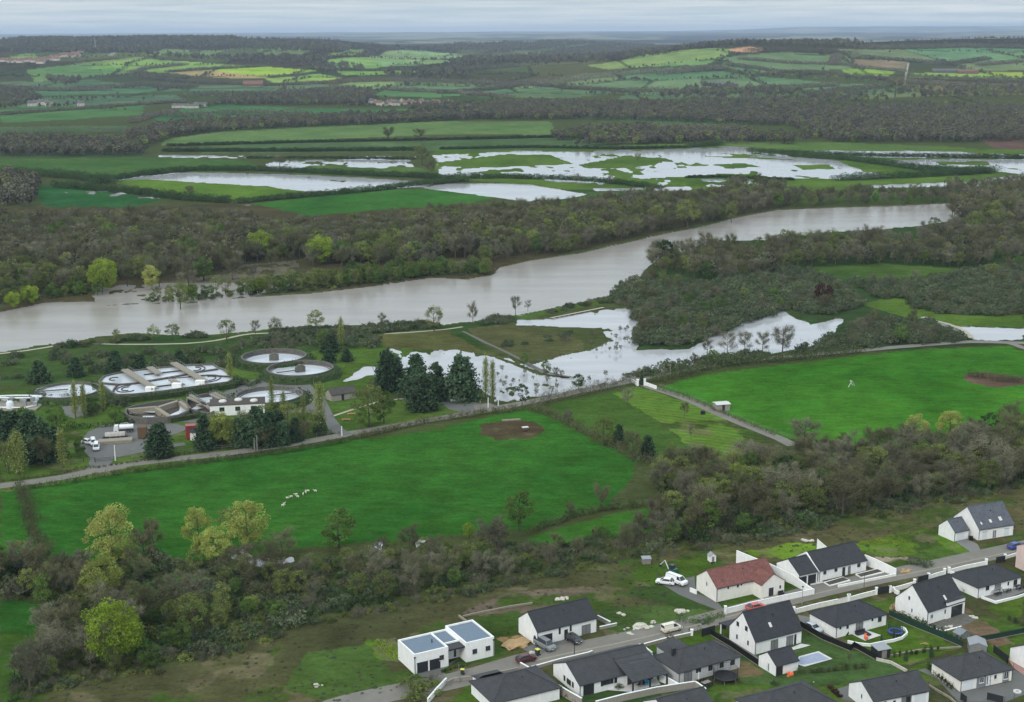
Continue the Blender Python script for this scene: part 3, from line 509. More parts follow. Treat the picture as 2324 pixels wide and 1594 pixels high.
# ---------------------------------------------------------------- tree prototypes (meshes in metres, base at the origin)
M['fol_bare'] = foliage('bare_twigs', C(98, 98, 78), C(114, 112, 92), 0); M['fol_bare2'] = foliage('brown_twigs', C(94, 90, 68), C(92, 96, 64), 0)
M['fol_bud'] = foliage('budding_leaves', C(96, 108, 58), C(122, 130, 72)); M['fol_green'] = foliage('green_leaves', C(76, 102, 48), C(98, 122, 58))
M['fol_will'] = foliage('willow_leaves', C(146, 156, 78), C(160, 164, 92)); M['fol_lime'] = foliage('fresh_lime_leaves', C(122, 144, 48), C(132, 150, 56))
M['fol_con'] = foliage('dark_needles', C(56, 76, 54), C(66, 86, 60), 0); M['fol_pop'] = foliage('poplar_leaves', C(124, 134, 74), C(138, 146, 84))
M['fol_shr'] = foliage('shrub_leaves', C(72, 88, 50), C(102, 100, 74)); M['fol_red'] = foliage('dark_red_leaves', C(66, 42, 40), C(74, 46, 42)); M['fol_bush'] = foliage('grey_green_bushes', C(76, 92, 64), C(92, 98, 74), 0)
M['fol_ivy'] = foliage('ivy_leaves', C(56, 78, 42), C(68, 90, 50)); M['fol_wood'] = foliage('winter_wood', C(82, 82, 68), C(98, 98, 74), 0); M['fol_blos'] = foliage('white_blossom', C(200, 196, 180), C(210, 204, 190), .2)
M['fol_far'] = foliage('distant_wood', C(88, 88, 75), C(104, 100, 84), 0); M['fol_fargreen'] = foliage('distant_green_wood', C(92, 108, 62), C(116, 122, 76), 0)
def tris(cen, size, rs, up=.0, aspect=1.0, direction=None):
    """small random triangles; returns V,F"""
    n = len(cen); a = rs.normal(size=(n, 3)); a[:, 2] += up
    if direction is not None: a = direction+.35*a
    a /= np.linalg.norm(a, axis=1)[:, None]; q = rs.normal(size=(n, 3)); b = np.cross(a, q); b /= np.linalg.norm(b, axis=1)[:, None]
    s = (size*rs.uniform(.7, 1.35, n))[:, None]; V = np.stack([cen-b*s*.5*aspect-a*s*.5, cen+b*s*.5*aspect-a*s*.5, cen+a*s*.6], 1).reshape(-1, 3)
    return V, np.arange(3*n).reshape(n, 3)
class TP:
    def __init__(s, seed): s.rs = np.random.default_rng(seed); s.V = []; s.F = []; s.T = []; s.tb = MB(); s.n = 0
    def leaves(s, cen, size, tint, up=0, aspect=1., direction=None):
        V, F = tris(cen, size, s.rs, up, aspect, direction); s.V.append(V); s.F.append(F+s.n); s.n += len(V); s.T.append(np.repeat(np.broadcast_to(tint, len(cen)), 3))
    def clump(s, c, r, n, size, tint, **k):
        p = s.rs.normal(size=(n, 3)); p /= np.linalg.norm(p, axis=1)[:, None]; p *= (s.rs.uniform(.35, 1, n)**.5)[:, None]*np.array(r)
        # undersides darker by real self-shading; tint only carries clump-to-clump colour
        s.leaves(p+np.array(c), size, tint, **k)
    def meshes(s, name, folm, barkm):
        V = np.concatenate(s.V); F = np.concatenate(s.F); T = np.clip(np.concatenate(s.T), 0, 1)
        cm = npmesh(name+'_crown', V, F, [folm], attrs={'tint': ('POINT', 'FLOAT', T)})
        tm = bpy.data.meshes.new(name+'_trunk'); tm.from_pydata([tuple(q) for q in s.tb.v], [], s.tb.f); tm.materials.append(barkm); tm.update()
        return cm, tm
def skeleton(p, h, spread, nl, rs, r0=.22, start=.25, rise=.75, sub=4, fine=True):
    p.tb.tube([(0, 0, -.3), (.05, 0, h*.25), (rs.uniform(-.2, .2), rs.uniform(-.2, .2), h*.55), (rs.uniform(-.3, .3), rs.uniform(-.3, .3), h*.86)], [r0*1.2, r0*.85, r0*.5, .05], 6)
    tips = []
    for i in range(nl):
        t = start+(.8-start)*i/nl+rs.uniform(0, .05); az = i*2.4+rs.uniform(-.4, .4); l = spread*(1.1-.6*abs(t-.45))*rs.uniform(.8, 1.15)
        b0 = np.array([0, 0, h*t]); d = np.array([math.cos(az), math.sin(az), rise*rs.uniform(.7, 1.4)]); e = b0+d*l*.85; e[2] = min(e[2], h*.97)
        mdl = (b0+e)/2+np.array([0, 0, -.06*l]); p.tb.tube([b0, mdl, e], [r0*.42, r0*.28, .04], 4, False)
        for j in range(sub):
            q = b0+(e-b0)*rs.uniform(.35, 1); d2 = d/np.linalg.norm(d)+rs.normal(size=3)*.6+np.array([0, 0, .3]); d2 /= np.linalg.norm(d2); e2 = q+d2*l*rs.uniform(.3, .55)
            e2[2] = min(e2[2], h)
            if fine: p.tb.tube([q, e2], [.06, .02], 3, False)
            tips.append((q, e2, d2))
        tips.append((mdl, e, d/np.linalg.norm(d)))
    return tips
def bare_tree(seed, h=12, sp=3.6, n=2100, leaf=0, mt=None, lm=None):
    p = TP(seed); rs = p.rs; tips = skeleton(p, h, sp, 9, rs, sub=5)
    k = len(tips); per = n//k
    for q, e, d in tips:
        t = rs.uniform(.1, 1.15, per)[:, None]; cen = q+(e-q)*t+rs.normal(size=(per, 3))*sp*.14; dr = d+rs.normal(size=(per, 3))*.55+np.array([0, 0, .25])
        cen[:, 2] = np.minimum(cen[:, 2], h*1.04)
        p.leaves(cen, 1.15, rs.uniform(.2, .8), direction=dr/np.linalg.norm(dr, axis=1)[:, None], aspect=.062)
        if leaf:
            m_ = int(leaf/k); cen = q+(e-q)*rs.uniform(.3, 1.1, m_)[:, None]+rs.normal(size=(m_, 3))*sp*.13; p.leaves(cen, .34, rs.uniform(.25, .9))
    return p.meshes('bare_tree', mt or M['fol_bare'], M['bark'])
def leafy_tree(seed, h=13, sp=4.2, clumps=46, per=46, size=.42, mt=None, shape='round', low=.25, jag=.25):
    p = TP(seed); rs = p.rs; skeleton(p, h*.92, sp*.8, 8, rs, sub=2)
    lob = rs.normal(size=(5, 3)); lob /= np.linalg.norm(lob, axis=1)[:, None]
    for i in range(clumps):
        d = rs.normal(size=3); d /= np.linalg.norm(d); rr_ = rs.uniform(.45, 1)**.45*(1+jag*max(0, (lob@d).max()-.6)*1.6-.1*rs.uniform())
        c = np.array([d[0]*sp*rr_, d[1]*sp*rr_, h*(low+1)/2+d[2]*h*(1-low)/2*rr_*.93])
        if shape == 'drop': c[:2] *= 1-.38*max(0, (c[2]/h-.45))
        tint = rs.uniform(.15, .9); r_ = rs.uniform(.75, 1.35)*sp*.24; p.clump(c, (r_, r_, r_*.85), int(per*rs.uniform(.6, 1.3)), size, tint, up=.3)
    return p.meshes('leafy_tree', mt or M['fol_green'], M['bark'])
def poplar(seed, h=15, r=1.3, n=1500, mt=None):
    p = TP(seed); rs = p.rs; p.tb.tube([(0, 0, -.3), (0, 0, h*.4), (.1, 0, h*.9)], [.24, .17, .04], 6)
    for i in range(26):
        z = h*(.1+.8*i/26); az = i*2.4; e = np.array([math.cos(az)*r*.6, math.sin(az)*r*.6, z+h*.16]); p.tb.tube([(0, 0, z), e], [.06, .02], 3, False)
        cc = (np.array([0, 0, z])+e)/2; w_ = r*min(1, .35+2.2*(1-i/26))*.55
        k = n//26; cen = cc+rs.normal(size=(k, 3))*np.array([w_, w_, h*.05]); p.leaves(cen[:k//2], .36, rs.uniform(.2, .9)); dr = np.array([0, 0, 1.])+rs.normal(size=(k-k//2, 3))*.25
        p.leaves(cen[k//2:], 1.1, rs.uniform(.1, .6), direction=dr/np.linalg.norm(dr, axis=1)[:, None], aspect=.09)
    return p.meshes('poplar', mt or M['fol_pop'], M['bark'])
def conifer(seed, h=14, r=3.6, n=3400, blunt=.0, mt=None, size=.5):
    p = TP(seed); rs = p.rs; p.tb.tube([(0, 0, -.3), (0, 0, h*.5), (0, 0, h*.93)], [.3, .2, .04], 6)
    lay = 15
    for i in range(lay):
        t = i/lay; z = h*(.05+.9*t); R_ = r*((1-t)**(.8-.35*blunt))*(1 if t > .08 else .8)*rs.uniform(.86, 1.1); nb = max(4, int(10*(1-t*.7)))
        for j in range(nb):
            az = 2*math.pi*j/nb+rs.uniform(-.3, .3)+i; q = R_*rs.uniform(.8, 1.12); m_ = max(5, int(n/lay/nb*(1.5-t)))
            tt = rs.uniform(.25, 1, m_)**.8; cen = np.stack([math.cos(az)*q*tt, math.sin(az)*q*tt, z-.22*q*tt*tt+rs.uniform(-.05, .05)*h], 1)+rs.normal(size=(m_, 3))*(.24+.09*q)
            p.leaves(cen, size, rs.uniform(.1, .9), up=-.1)
            if j % 3 == 0: p.tb.tube([(0, 0, z), (math.cos(az)*q*.8, math.sin(az)*q*.8, z-.14*q)], [.06, .02], 3, False)
    return p.meshes('conifer', mt or M['fol_con'], M['bark'])
def shrub(seed, h=2.6, r=2.2, clumps=16, per=34, size=.34, mt=None, twig=.4):
    p = TP(seed); rs = p.rs
    for i in range(6):
        a_ = i*1.05; p.tb.tube([(0, 0, -.1), (math.cos(a_)*r*.5, math.sin(a_)*r*.5, h*.75)], [.07, .02], 3, False)
    for i in range(clumps):
        a_ = rs.uniform(0, 6.28); q = rs.uniform(0, 1)**.6*r; z = h*(.2+.65*rs.uniform()*(1-.5*(q/r)**2)); r_ = rs.uniform(.5, .9)*r*.42; t_ = rs.uniform(.1, .95)
        p.clump((math.cos(a_)*q, math.sin(a_)*q, z), (r_, r_, r_*.8), int(per*(1-twig)), size, t_, up=.3)
        k = int(per*twig)
        if k: cen = np.array([math.cos(a_)*q, math.sin(a_)*q, z+r_*.3])+rs.normal(size=(k, 3))*r_*.7; dr = np.array([0, 0, 1.])+rs.normal(size=(k, 3))*.5; p.leaves(cen, .9, t_*.7, direction=dr/np.linalg.norm(dr, axis=1)[:, None], aspect=.09)
    return p.meshes('shrub', mt or M['fol_shr'], M['bark'])
def far_tree(seed, h=11, r=4, n=170, mt=None, size=1.3):
    p = TP(seed); rs = p.rs; p.tb.tube([(0, 0, -1), (0, 0, h*.6)], [.3, .12], 4)
    for i in range(9):
        d = rs.normal(size=3); d /= np.linalg.norm(d); c = np.array([d[0]*r*.62, d[1]*r*.62, h*.58+d[2]*h*.26]); p.clump(c, (r*.5, r*.5, h*.2), n//9, size, rs.uniform(.1, .9), up=.3)
    return p.meshes('far_tree', mt or M['fol_far'], M['bark'])
PROTO = {}
PROTO['bare'] = [bare_tree(10+i, 11+i, 3.3+.4*(i % 3)) for i in range(4)]
PROTO['bareb'] = [bare_tree(20+i, 11+i, 3.6, mt=M['fol_bare2'], n=2300) for i in range(3)]
PROTO['bud'] = [leafy_tree(30+i, 10.5+i, 3.4, 52, 46, .27, M['fol_bud'], low=.2) for i in range(3)]
PROTO['green'] = [leafy_tree(40+i, 10+i, 3.5, 56, 64, .3, M['fol_green'], low=.15) for i in range(3)]
PROTO['willow'] = [leafy_tree(50+i, 14, 4.8, 84, 110, .27, M['fol_will'], 'drop', .16, .5) for i in range(3)]
PROTO['lime'] = [leafy_tree(60, 14, 5, 90, 110, .28, M['fol_lime'], 'round', .12, .4)]
PROTO['poplar'] = [poplar(70+i) for i in range(3)]
PROTO['conifer'] = [conifer(80, 15, 5.2, 4600, .5, size=.62), conifer(81, 15, 6.0, 5200, blunt=1.0, size=.66), conifer(82, 15, 4.6, 4200, blunt=.7, size=.6), conifer(83, 8, 3.3, 2200, .8, size=.5)]
PROTO['cypress'] = [conifer(86, 8, 1.0, 900, .9, size=.4)]
PROTO['shrub'] = [shrub(90, mt=M['fol_shr']), shrub(91, 3, 2.4, mt=M['fol_ivy'], twig=.1), shrub(92, 2.2, 2.2, mt=M['fol_bud']), shrub(93, 3.2, 2.6, mt=M['fol_bare'], twig=1)]
PROTO['bush'] = [shrub(95+i, 3.4, 3.2, 20, 40, .42, M['fol_bush'], .15) for i in range(3)]
PROTO['redtree'] = [leafy_tree(99, 9, 4, 40, 50, .45, M['fol_red'])]
PROTO['ivytree'] = [leafy_tree(100, 13, 3.4, 36, 40, .45, M['fol_ivy'], low=.3, jag=.8)]
PROTO['wood'] = [far_tree(110+i, 12, 4.2, 420, M['fol_wood'], .8) for i in range(3)]
PROTO['far'] = [far_tree(120+i) for i in range(3)]+[far_tree(124, mt=M['fol_fargreen'])]
TREECOUNT = {}
OVER = []; MASSQ = dict(bare=240)
def mass_tree(kindname, i, pt, h, label, group=None, cat='tree', wid=1.0):
    """one tree of a crowd; past the quota of its kind it joins the mass"""
    if kindname in ('bare', 'bareb'):
        if MASSQ['bare'] <= 0:
            if (kindname, i % 3) not in HT: HT[(kindname, i % 3)] = max(v.co.z for v in PROTO[kindname][i % 3][0].vertices)
            OVER.append((*pt[:3], h/HT[(kindname, i % 3)], (0 if kindname == 'bare' else 3)+i % 3)); return
        MASSQ['bare'] -= 1
    tree(kindname, i, pt, h, label, group, cat, wid=wid)
def tree(kindname, i, pt, h, label, group=None, cat='tree', name=None, wid=1.0):
    """one individual tree: empty > trunk, crown (meshes shared between copies)"""
    pr = PROTO[kindname]; cm, tm = pr[i % len(pr)]
    h0 = max(v.co.z for v in cm.vertices) if (kindname, i % len(pr)) not in HT else HT[(kindname, i % len(pr))]; HT[(kindname, i % len(pr))] = h0
    s_ = h/h0; o = empty(name or NAMES.get(kindname, 'tree'), pt, random.uniform(0, 6.28), 1); o.scale = (s_*wid, s_*wid, s_)
    tag(o, label, cat, group); link('trunk', tm, o); link('crown', cm, o); return o
HT = {}; NAMES = dict(bare='bare_tree', bareb='bare_tree', bud='budding_tree', green='leafy_tree', willow='willow_tree', lime='leafy_tree', poplar='poplar_tree', conifer='conifer_tree', cypress='cypress_tree', shrub='shrub', bush='bush', redtree='red_leaved_tree', ivytree='ivy_clad_tree')
def treepx(kindname, i, x, ybase, ytop, label, group=None, wid=1.0, cat='tree', z=None):
    p = P(x, ybase); z0 = float(terrain(p.x, p.y)) if z is None else z; p.z = z0-.1
    d = ray(x, ytop); t = (p.y)/d.y; h = CAM_H+d.z*t-z0
    return tree(kindname, i, p, max(1.0, h), label, group, cat, wid=wid)

# ---- masses of trees as geometry-node instances (stuff only)
def joined(cm, tm, nm):
    me = bpy.data.meshes.new(nm); b_ = bmesh.new(); b_.from_mesh(cm); n0 = len(b_.faces); b_.from_mesh(tm); b_.faces.ensure_lookup_table()
    for f in b_.faces[n0:]: f.material_index = 1
    b_.to_mesh(me); b_.free(); me.materials.append(cm.materials[0]); me.materials.append(tm.materials[0]); return me
def proto_coll(name, kinds):
    c = bpy.data.collections.new(name)
    for q, (kn, i) in enumerate(kinds):
        cm, tm = PROTO[kn][i]; o = bpy.data.objects.new('%s_%02d' % (name, q), joined(cm, tm, name)); c.objects.link(o)
    return c
def scatter(name, pts, scl, idx, coll, label, cat_=None):
    n = len(pts); me = bpy.data.meshes.new(name); me.vertices.add(n); me.vertices.foreach_set('co', np.asarray(pts, np.float32).ravel())
    for an, ty, ar in (('scl', 'FLOAT', scl), ('idx', 'INT', idx), ('rot', 'FLOAT', rng.uniform(0, 6.28, n))):
        a = me.attributes.new(an, ty, 'POINT'); a.data.foreach_set('value', np.asarray(ar, np.int32 if ty == 'INT' else np.float32))
    o = link(name, me); g = bpy.data.node_groups.new(name, 'GeometryNodeTree'); g.interface.new_socket('Geometry', in_out='INPUT', socket_type='NodeSocketGeometry'); g.interface.new_socket('Geometry', in_out='OUTPUT', socket_type='NodeSocketGeometry')
    N = g.nodes.new; L = g.links.new; gi = N('NodeGroupInput'); go = N('NodeGroupOutput'); ip = N('GeometryNodeInstanceOnPoints'); ci = N('GeometryNodeCollectionInfo'); ci.inputs[0].default_value = coll; ci.inputs[1].default_value = True; ci.inputs[2].default_value = True
    def na(nm, ty):
        q = N('GeometryNodeInputNamedAttribute'); q.data_type = ty; q.inputs[0].default_value = nm; return q.outputs[0]
    m2p = N('GeometryNodeMeshToPoints'); L(gi.outputs[0], m2p.inputs[0]); L(m2p.outputs[0], ip.inputs['Points']); L(ci.outputs[0], ip.inputs['Instance']); ip.inputs['Pick Instance'].default_value = True
    L(na('idx', 'INT'), ip.inputs['Instance Index']); cx = N('ShaderNodeCombineXYZ'); L(na('rot', 'FLOAT'), cx.inputs[2]); L(cx.outputs[0], ip.inputs['Rotation'])
    cs = N('ShaderNodeCombineXYZ'); s_ = na('scl', 'FLOAT')
    for k_ in range(3): L(s_, cs.inputs[k_])
    L(cs.outputs[0], ip.inputs['Scale']); L(ip.outputs[0], go.inputs[0]); md = o.modifiers.new('scatter', 'NODES'); md.node_group = g
    tag(o, label, cat_, kind='stuff'); return o
def fill(poly, spacing, jit=.45, gaps=0, seed=1):
    """jittered grid of base points inside a plan polygon given by ground pixels"""
    w_ = wp(poly); lo = w_.min(0); hi = w_.max(0); xs = np.arange(lo[0], hi[0], spacing); ys = np.arange(lo[1], hi[1], spacing); X, Y = np.meshgrid(xs, ys); X = X.ravel()+rng.uniform(-jit, jit, X.size)*spacing; Y = Y.ravel()+rng.uniform(-jit, jit, Y.size)*spacing
    k = inpoly(X, Y, w_)
    if gaps: k &= fbm(X/(spacing*4), Y/(spacing*4), seed, 3) > gaps
    X, Y = X[k], Y[k]; return np.stack([X, Y, terrain(X, Y)-.15], 1)
def ground_z(p):
    """ground height by terrain, clamped to the water where the land is flooded"""
    return p
# ---------------------------------------------------------------- single trees (ground pixel x, base y, top y)
HERO = [
 ('willow',0,258,1282,1143,'tallest pale yellow willow at the lower left edge of the big meadow',.95), ('willow',1,228,1362,1257,'pale yellow willow standing in front of the tallest willow',1.05),
 ('willow',2,563,1250,1130,'pale yellow willow just left of the dark thicket by the meadow stream',.95), ('willow',0,452,1255,1147,'slim pale willow, left one of the group of three by the meadow',.8),
 ('willow',1,492,1272,1194,'short pale willow in front of the group of three by the meadow',1.1), ('lime',0,268,1508,1357,'large bright lime green tree low in the left corner of the photo',1.0),
 ('green',0,98,1372,1300,'small yellowish tree standing left of the front willow',.8), ('green',1,770,1245,1150,'round soft green tree at the foot of the big meadow',1.25), ('green',2,1177,1205,1114,'round light green tree at the near right part of the big meadow',1.1),
 ('lime',0,1065,1222,1184,'small yellow green tree left of the round brown tree',.9), ('bare',0,1110,1262,1168,'round bare brown tree below the big meadow',1.3), ('bareb',0,640,1262,1203,'low dark thicket of bare stems by the flooded stream',2.0),
 ('green',1,1610,1212,1128,'green leafy tree in the belt above the red roofed house',1.1), ('willow',2,2075,1000,938,'left one of two pale willows at the foot of the right meadow',1.2), ('willow',0,2155,992,930,'right one of two pale willows at the foot of the right meadow',1.25),
 ('lime',0,1672,1110,1050,'yellow green tree at the top of the belt near the lane',1.0), ('bareb',1,350,1262,1165,'brown poplar like tree between the willows',.8), ('bud',0,520,1215,1150,'olive tree behind the group of three willows',1.2),
 ('bud',1,1370,1012,942,'round budding tree in the hedge right of the big meadow',1.15), ('bareb',2,1435,1048,970,'wide brown tree beside a dark ivy bush in the hedge',1.2), ('conifer',3,1470,1040,985,'dark evergreen beside the wide brown tree in the hedge',.8), ('conifer',3,1405,1010,960,'dark evergreen between two round trees in the hedge',.7),
 ('bud',2,1525,1070,1000,'olive brown tree above the belt by the striped field',1.0), ('bareb',0,1365,1158,1095,'bare brown tree on the little hedge right of the meadow',1.0), ('bareb',1,1293,1178,1138,'tiny bare tree on the little hedge below the meadow',1.1),
 ('bare',1,1825,1022,944,'wide bare tree beside the end of the lane',1.45), ('bare',2,1425,925,876,'bare upright tree in the striped field near the lane gate',1.0), ('bareb',2,1553,950,905,'small bare tree beside the lane in the striped field',.9), ('bare',3,1568,998,958,'sapling lower down in the striped field',.7),
 ('bare',0,1290,965,925,'thin bare tree near the corner of the big meadow',1.1), ('cypress',0,1456,874,838,'narrow dark cypress beside the white lane gate',1.0),
 ('ivytree',0,1185,925,870,'ragged tree full of dark clumps at the flooded field corner',.9), ('green',0,1313,884,846,'small round green tree at the edge of the flood water',.9), ('green',1,1240,852,814,'small green tree on the causeway in the flood',.95), ('bare',1,1262,862,830,'tiny bare tree on the causeway in the flood',.8), ('green',2,1190,832,800,'small green tree at the upper end of the causeway',.9),
 ('poplar',0,1103,905,800,'left one of two slim bare poplars beside the flood',.8), ('poplar',1,1118,912,808,'right one of two slim bare poplars beside the flood',.8),
 ('ivytree',0,1510,612,543,'tall ivy clad tree on the river bend',.9), ('redtree',0,1868,688,641,'dark red leaved tree in the middle of the scrub',.95),
 # treatment works
 ('conifer',1,880,888,786,'tall dark conifer left of the clump between works and flood',.75), ('conifer',0,900,872,806,'dark conifer right behind the tallest one beside the works',.9), ('conifer',2,958,930,848,'front dark conifer of the clump beside the flood',1.3), ('conifer',0,946,900,799,'tall dark conifer in the middle of the clump',.9), ('conifer',2,990,905,820,'dark conifer at the back right of the clump',1.0), ('conifer',1,1048,908,797,'broad dark conifer standing alone right of the clump',.9),
 ('conifer',0,90,868,816,'dark conifer at the far left of the tanks',1.2), ('conifer',2,172,855,808,'dark conifer behind the left round tank',1.2), ('conifer',0,263,848,793,'dark blue conifer behind the long basin',1.0), ('conifer',3,318,845,803,'small dark conifer behind the long basin',1.1), ('conifer',3,408,826,792,'small dark conifer between the basin and the riverside path',1.1),
 ('conifer',3,750,800,757,'dark conifer upper one right of the back tanks',1.2), ('conifer',3,747,824,789,'dark conifer just right of the paired tanks',1.1), ('conifer',3,787,820,790,'small round dark conifer on the lawn right of the tanks',1.1), ('conifer',1,363,1036,953,'round dark conifer on the lawn by the works drive',1.0),
 ('conifer',1,95,1046,943,'big dark conifer at the left end of the works',1.0), ('conifer',0,30,1010,930,'dark conifer at the very left edge of the photo',1.3), ('conifer',2,130,1040,965,'dark conifer leaning by the works drive',1.0), ('conifer',2,465,1020,938,'dark conifer beside the small red building',.9), ('conifer',0,585,1012,918,'tallest dark conifer in front of the white works building',.85), ('conifer',2,612,1012,930,'dark conifer right of the tallest in front of the works building',.9), ('conifer',1,640,1010,950,'lower dark conifer right of the works building',.9), ('conifer',3,727,985,940,'narrow dark conifer beside the works lane',.8),
 ('poplar',0,172,950,858,'left one of two slim poplars before the left tank',1.0), ('poplar',2,192,950,862,'right one of two slim poplars before the left tank',1.0), ('poplar',1,235,935,858,'slim poplar right of the left tank',1.0), ('poplar',2,43,1078,966,'thick yellowish poplar at the left edge of the works',1.6), ('poplar',0,143,1062,966,'slim yellowish poplar beside the works drive',1.3), ('poplar',1,727,985,856,'slim poplar at the right end of the works',1.15), ('poplar',2,618,935,850,'slim poplar in front of the middle right tank',1.0), ('poplar',0,523,868,795,'slim poplar at the right end of the long basin',1.2), ('poplar',1,775,792,712,'tall slim tree beyond the paired tanks',1.0), ('poplar',0,645,965,880,'thin poplar beside the right works tank',1.0), ('poplar',1,690,968,890,'thin poplar near the works parking',1.0),
 ('willow',1,505,1012,930,'pale green weeping tree before the white works building',1.0), ('green',1,130,985,912,'olive green tree between works drive and left tank',1.0), ('green',0,262,960,915,'olive tree below the left round tank',1.0), ('green',2,205,945,900,'greenish tree standing below the left round tank',1.2), ('bud',0,838,968,874,'broad olive tree left of the dark conifer clump',1.15), ('green',1,872,962,884,'green tree leaning on the broad olive tree',1.0), ('green',2,820,975,925,'small green tree below the broad olive tree',1.0), ('green',0,182,1035,990,'small green tree beside the works gate',.8), ('bareb',1,12,1060,990,'bare brown tree at the left edge beside the road',1.1), ('bareb',0,690,1000,950,'bare brown tree by the works boundary',1.2), ('bareb',2,650,1005,955,'bare brown tree left along the works boundary',1.0),
 ('bud',2,480,1012,935,'grey green tree hiding the left end of the white works building',1.3), ('bareb',2,555,1000,925,'bare brown tree before the middle of the white works building',1.2), ('bud',0,600,985,915,'olive tree close before the white works building',1.2), ('conifer',0,632,995,928,'dark conifer close to the right end of the white works building',.9), ('bud',1,655,985,912,'thin olive tree right of the white works building',1.2), ('conifer',1,548,1012,940,'dark conifer left of the tallest in front of the works building',.9), ('conifer',2,670,1002,945,'dark conifer at the right of the row before the works building',.9), ('bud',1,525,1014,945,'grey green tree between the conifers before the works building',1.1), ('conifer',0,70,1020,930,'dark conifer second from the left edge of the works',1.2), ('green',2,55,1000,925,'olive tree behind the dark conifers at the left edge',1.2), ('conifer',1,0,1000,925,'dark conifer cut by the left edge of the photo',1.1), ('bareb',1,100,1060,985,'bare brown tree in front of the big conifer at the left',1.1), ('bud',0,20,1075,1000,'grey green tree beside the thick poplar at the left edge',1.1), ('bareb',0,600,1018,965,'bare brown shrub tree at the foot of the works conifers',1.2), ('bud',2,700,985,925,'pale budding tree by the works parking',1.1),
 # river bank
 ('bare',0,1073,738,680,'tall bare tree standing at the flooded river edge',.7), ('bare',1,1170,716,667,'tall bare tree on the river spit',.75), ('bare',2,1198,706,679,'shorter bare tree on the river spit',.9), ('bud',1,985,752,692,'pale budding tree cluster where the bank path ends',1.1), ('bare',3,868,748,704,'bare grey tree on the river bank',1.1),
 ('bud',0,718,752,704,'pale green tree left on the bank behind the paired tanks',1.3), ('bud',2,625,760,717,'pale green tree on the bank above the path',1.3), ('bud',1,515,778,722,'sparse green tree leaning over the river bank path',1.1), ('bare',1,580,765,722,'thin tree near the bend of the bank path',.8), ('bud',2,350,774,735,'whitish bush like tree left on the river bank',1.4), ('bud',0,392,772,734,'whitish bush like tree right on the river bank',1.3), ('bud',1,265,782,745,'small pale tree alone on the river bank',.9), ('shrub',1,157,788,765,'small dark round tree on the left river bank',1.0), ('green',1,735,790,745,'leafy tree behind the paired tanks',1.1),
 # flooded alder row
 ('bare',0,1605,806,762,'leftmost of five bare trees between road and flood',1.0), ('bare',2,1650,812,748,'second of five bare trees between road and flood',1.1), ('bare',1,1690,806,746,'middle of five bare trees between road and flood',1.0), ('bare',3,1730,806,744,'fourth of five bare trees between road and flood',1.1), ('bare',0,1775,812,730,'rightmost and widest of five bare trees between road and flood',1.1),
 # beyond the flood
 ('bareb',0,882,320,285,'round dark tree, left of two alone in the far pasture',1.4), ('bareb',1,953,322,288,'round dark tree, right of two alone in the far pasture',1.4), ('bud',2,958,376,322,'large ragged tree at the end of the far flood hedge',1.3), ('bareb',2,980,400,355,'dark tree below the large ragged tree by the flood hedge',1.1), ('bare',1,1448,366,346,'single bare tree standing in the far flood',1.4), ('bare',2,1308,414,392,'bare tree left on the hedge beyond the flooded meadow',1.2), ('bare',3,1385,418,394,'bare tree right on the hedge beyond the flooded meadow',1.3),
 ('bareb',0,635,378,352,'dark bush like tree beside the far left flood pool',2.0), ('bareb',1,430,450,418,'dark round tree on the far hedge above the river wood',1.4), ('bud',0,2220,360,344,'small tree on the far right flooded hedge',1.2), ('bareb',2,1275,210,184,'round clump tree in the middle of the far green hillside',2.4), ('bareb',1,2030,232,170,'broad dark clump at the foot of the straight hill road',1.5),
]
for q in HERO: treepx(*q[:6], wid=q[6]*(1.22 if q[0] == 'conifer' else 1.1 if q[0] == 'willow' else 1))
# pale and green accents inside the woods across the river
def scat_individual(kinds, pts, hrange, label, group, cat='tree', wid=(.9, 1.2), zfix=True):
    for i, p in enumerate(pts):
        kn, ix = kinds[i*7 % len(kinds)]
        lb = label[kn] if isinstance(label, dict) else label
        tree(kn, ix, (p[0], p[1], p[2]), random.uniform(*hrange), lb, group[kn] if isinstance(group, dict) else group, cat, wid=random.uniform(*wid))
# ---------------------------------------------------------------- near belt between meadow and houses
BELT = [(-60,1290),(0,1290),(150,1292),(330,1262),(520,1292),(560,1292),(700,1284),(850,1262),(960,1255),(1050,1245),(1200,1243),(1350,1226),(1470,1180),(1530,1150),(1490,1110),(1500,1085),(1600,1075),(1700,1058),(1800,1052),(1900,1030),(2100,1026),(2400,965),(2620,915),
 (2620,1035),(2400,1090),(2200,1128),(2000,1163),(1800,1198),(1600,1228),(1400,1258),(1200,1306),(1000,1346),(800,1383),(640,1428),(450,1498),(250,1530),(120,1562),(20,1600),(60,1500),(90,1450),(100,1380),(60,1362),(-60,1362)]
def drop(pts, poly):
    w_ = wp(poly); return pts[~inpoly(pts[:, 0], pts[:, 1], w_)]
pts = fill(BELT, 4.6, seed=3)
for q in ([(0,1360),(90,1370),(80,1440),(0,1450)], [(330,1300),(500,1300),(480,1330),(340,1335)], [(205,1240),(310,1240),(300,1300),(210,1300)], [(190,1330),(270,1330),(270,1372),(195,1372)], [(530,1235),(700,1225),(720,1290),(560,1285)]): pts = drop(pts, q)
u_ = pts[:, 0]/pts[:, 1]; pxx = 1162+3127*u_*.97
sel = np.argsort(pts[:, 1]); pts = pts[sel]
big = (pxx[sel] > 1350)
def pick(n, mask):
    k = np.nonzero(mask)[0][:n]; return k
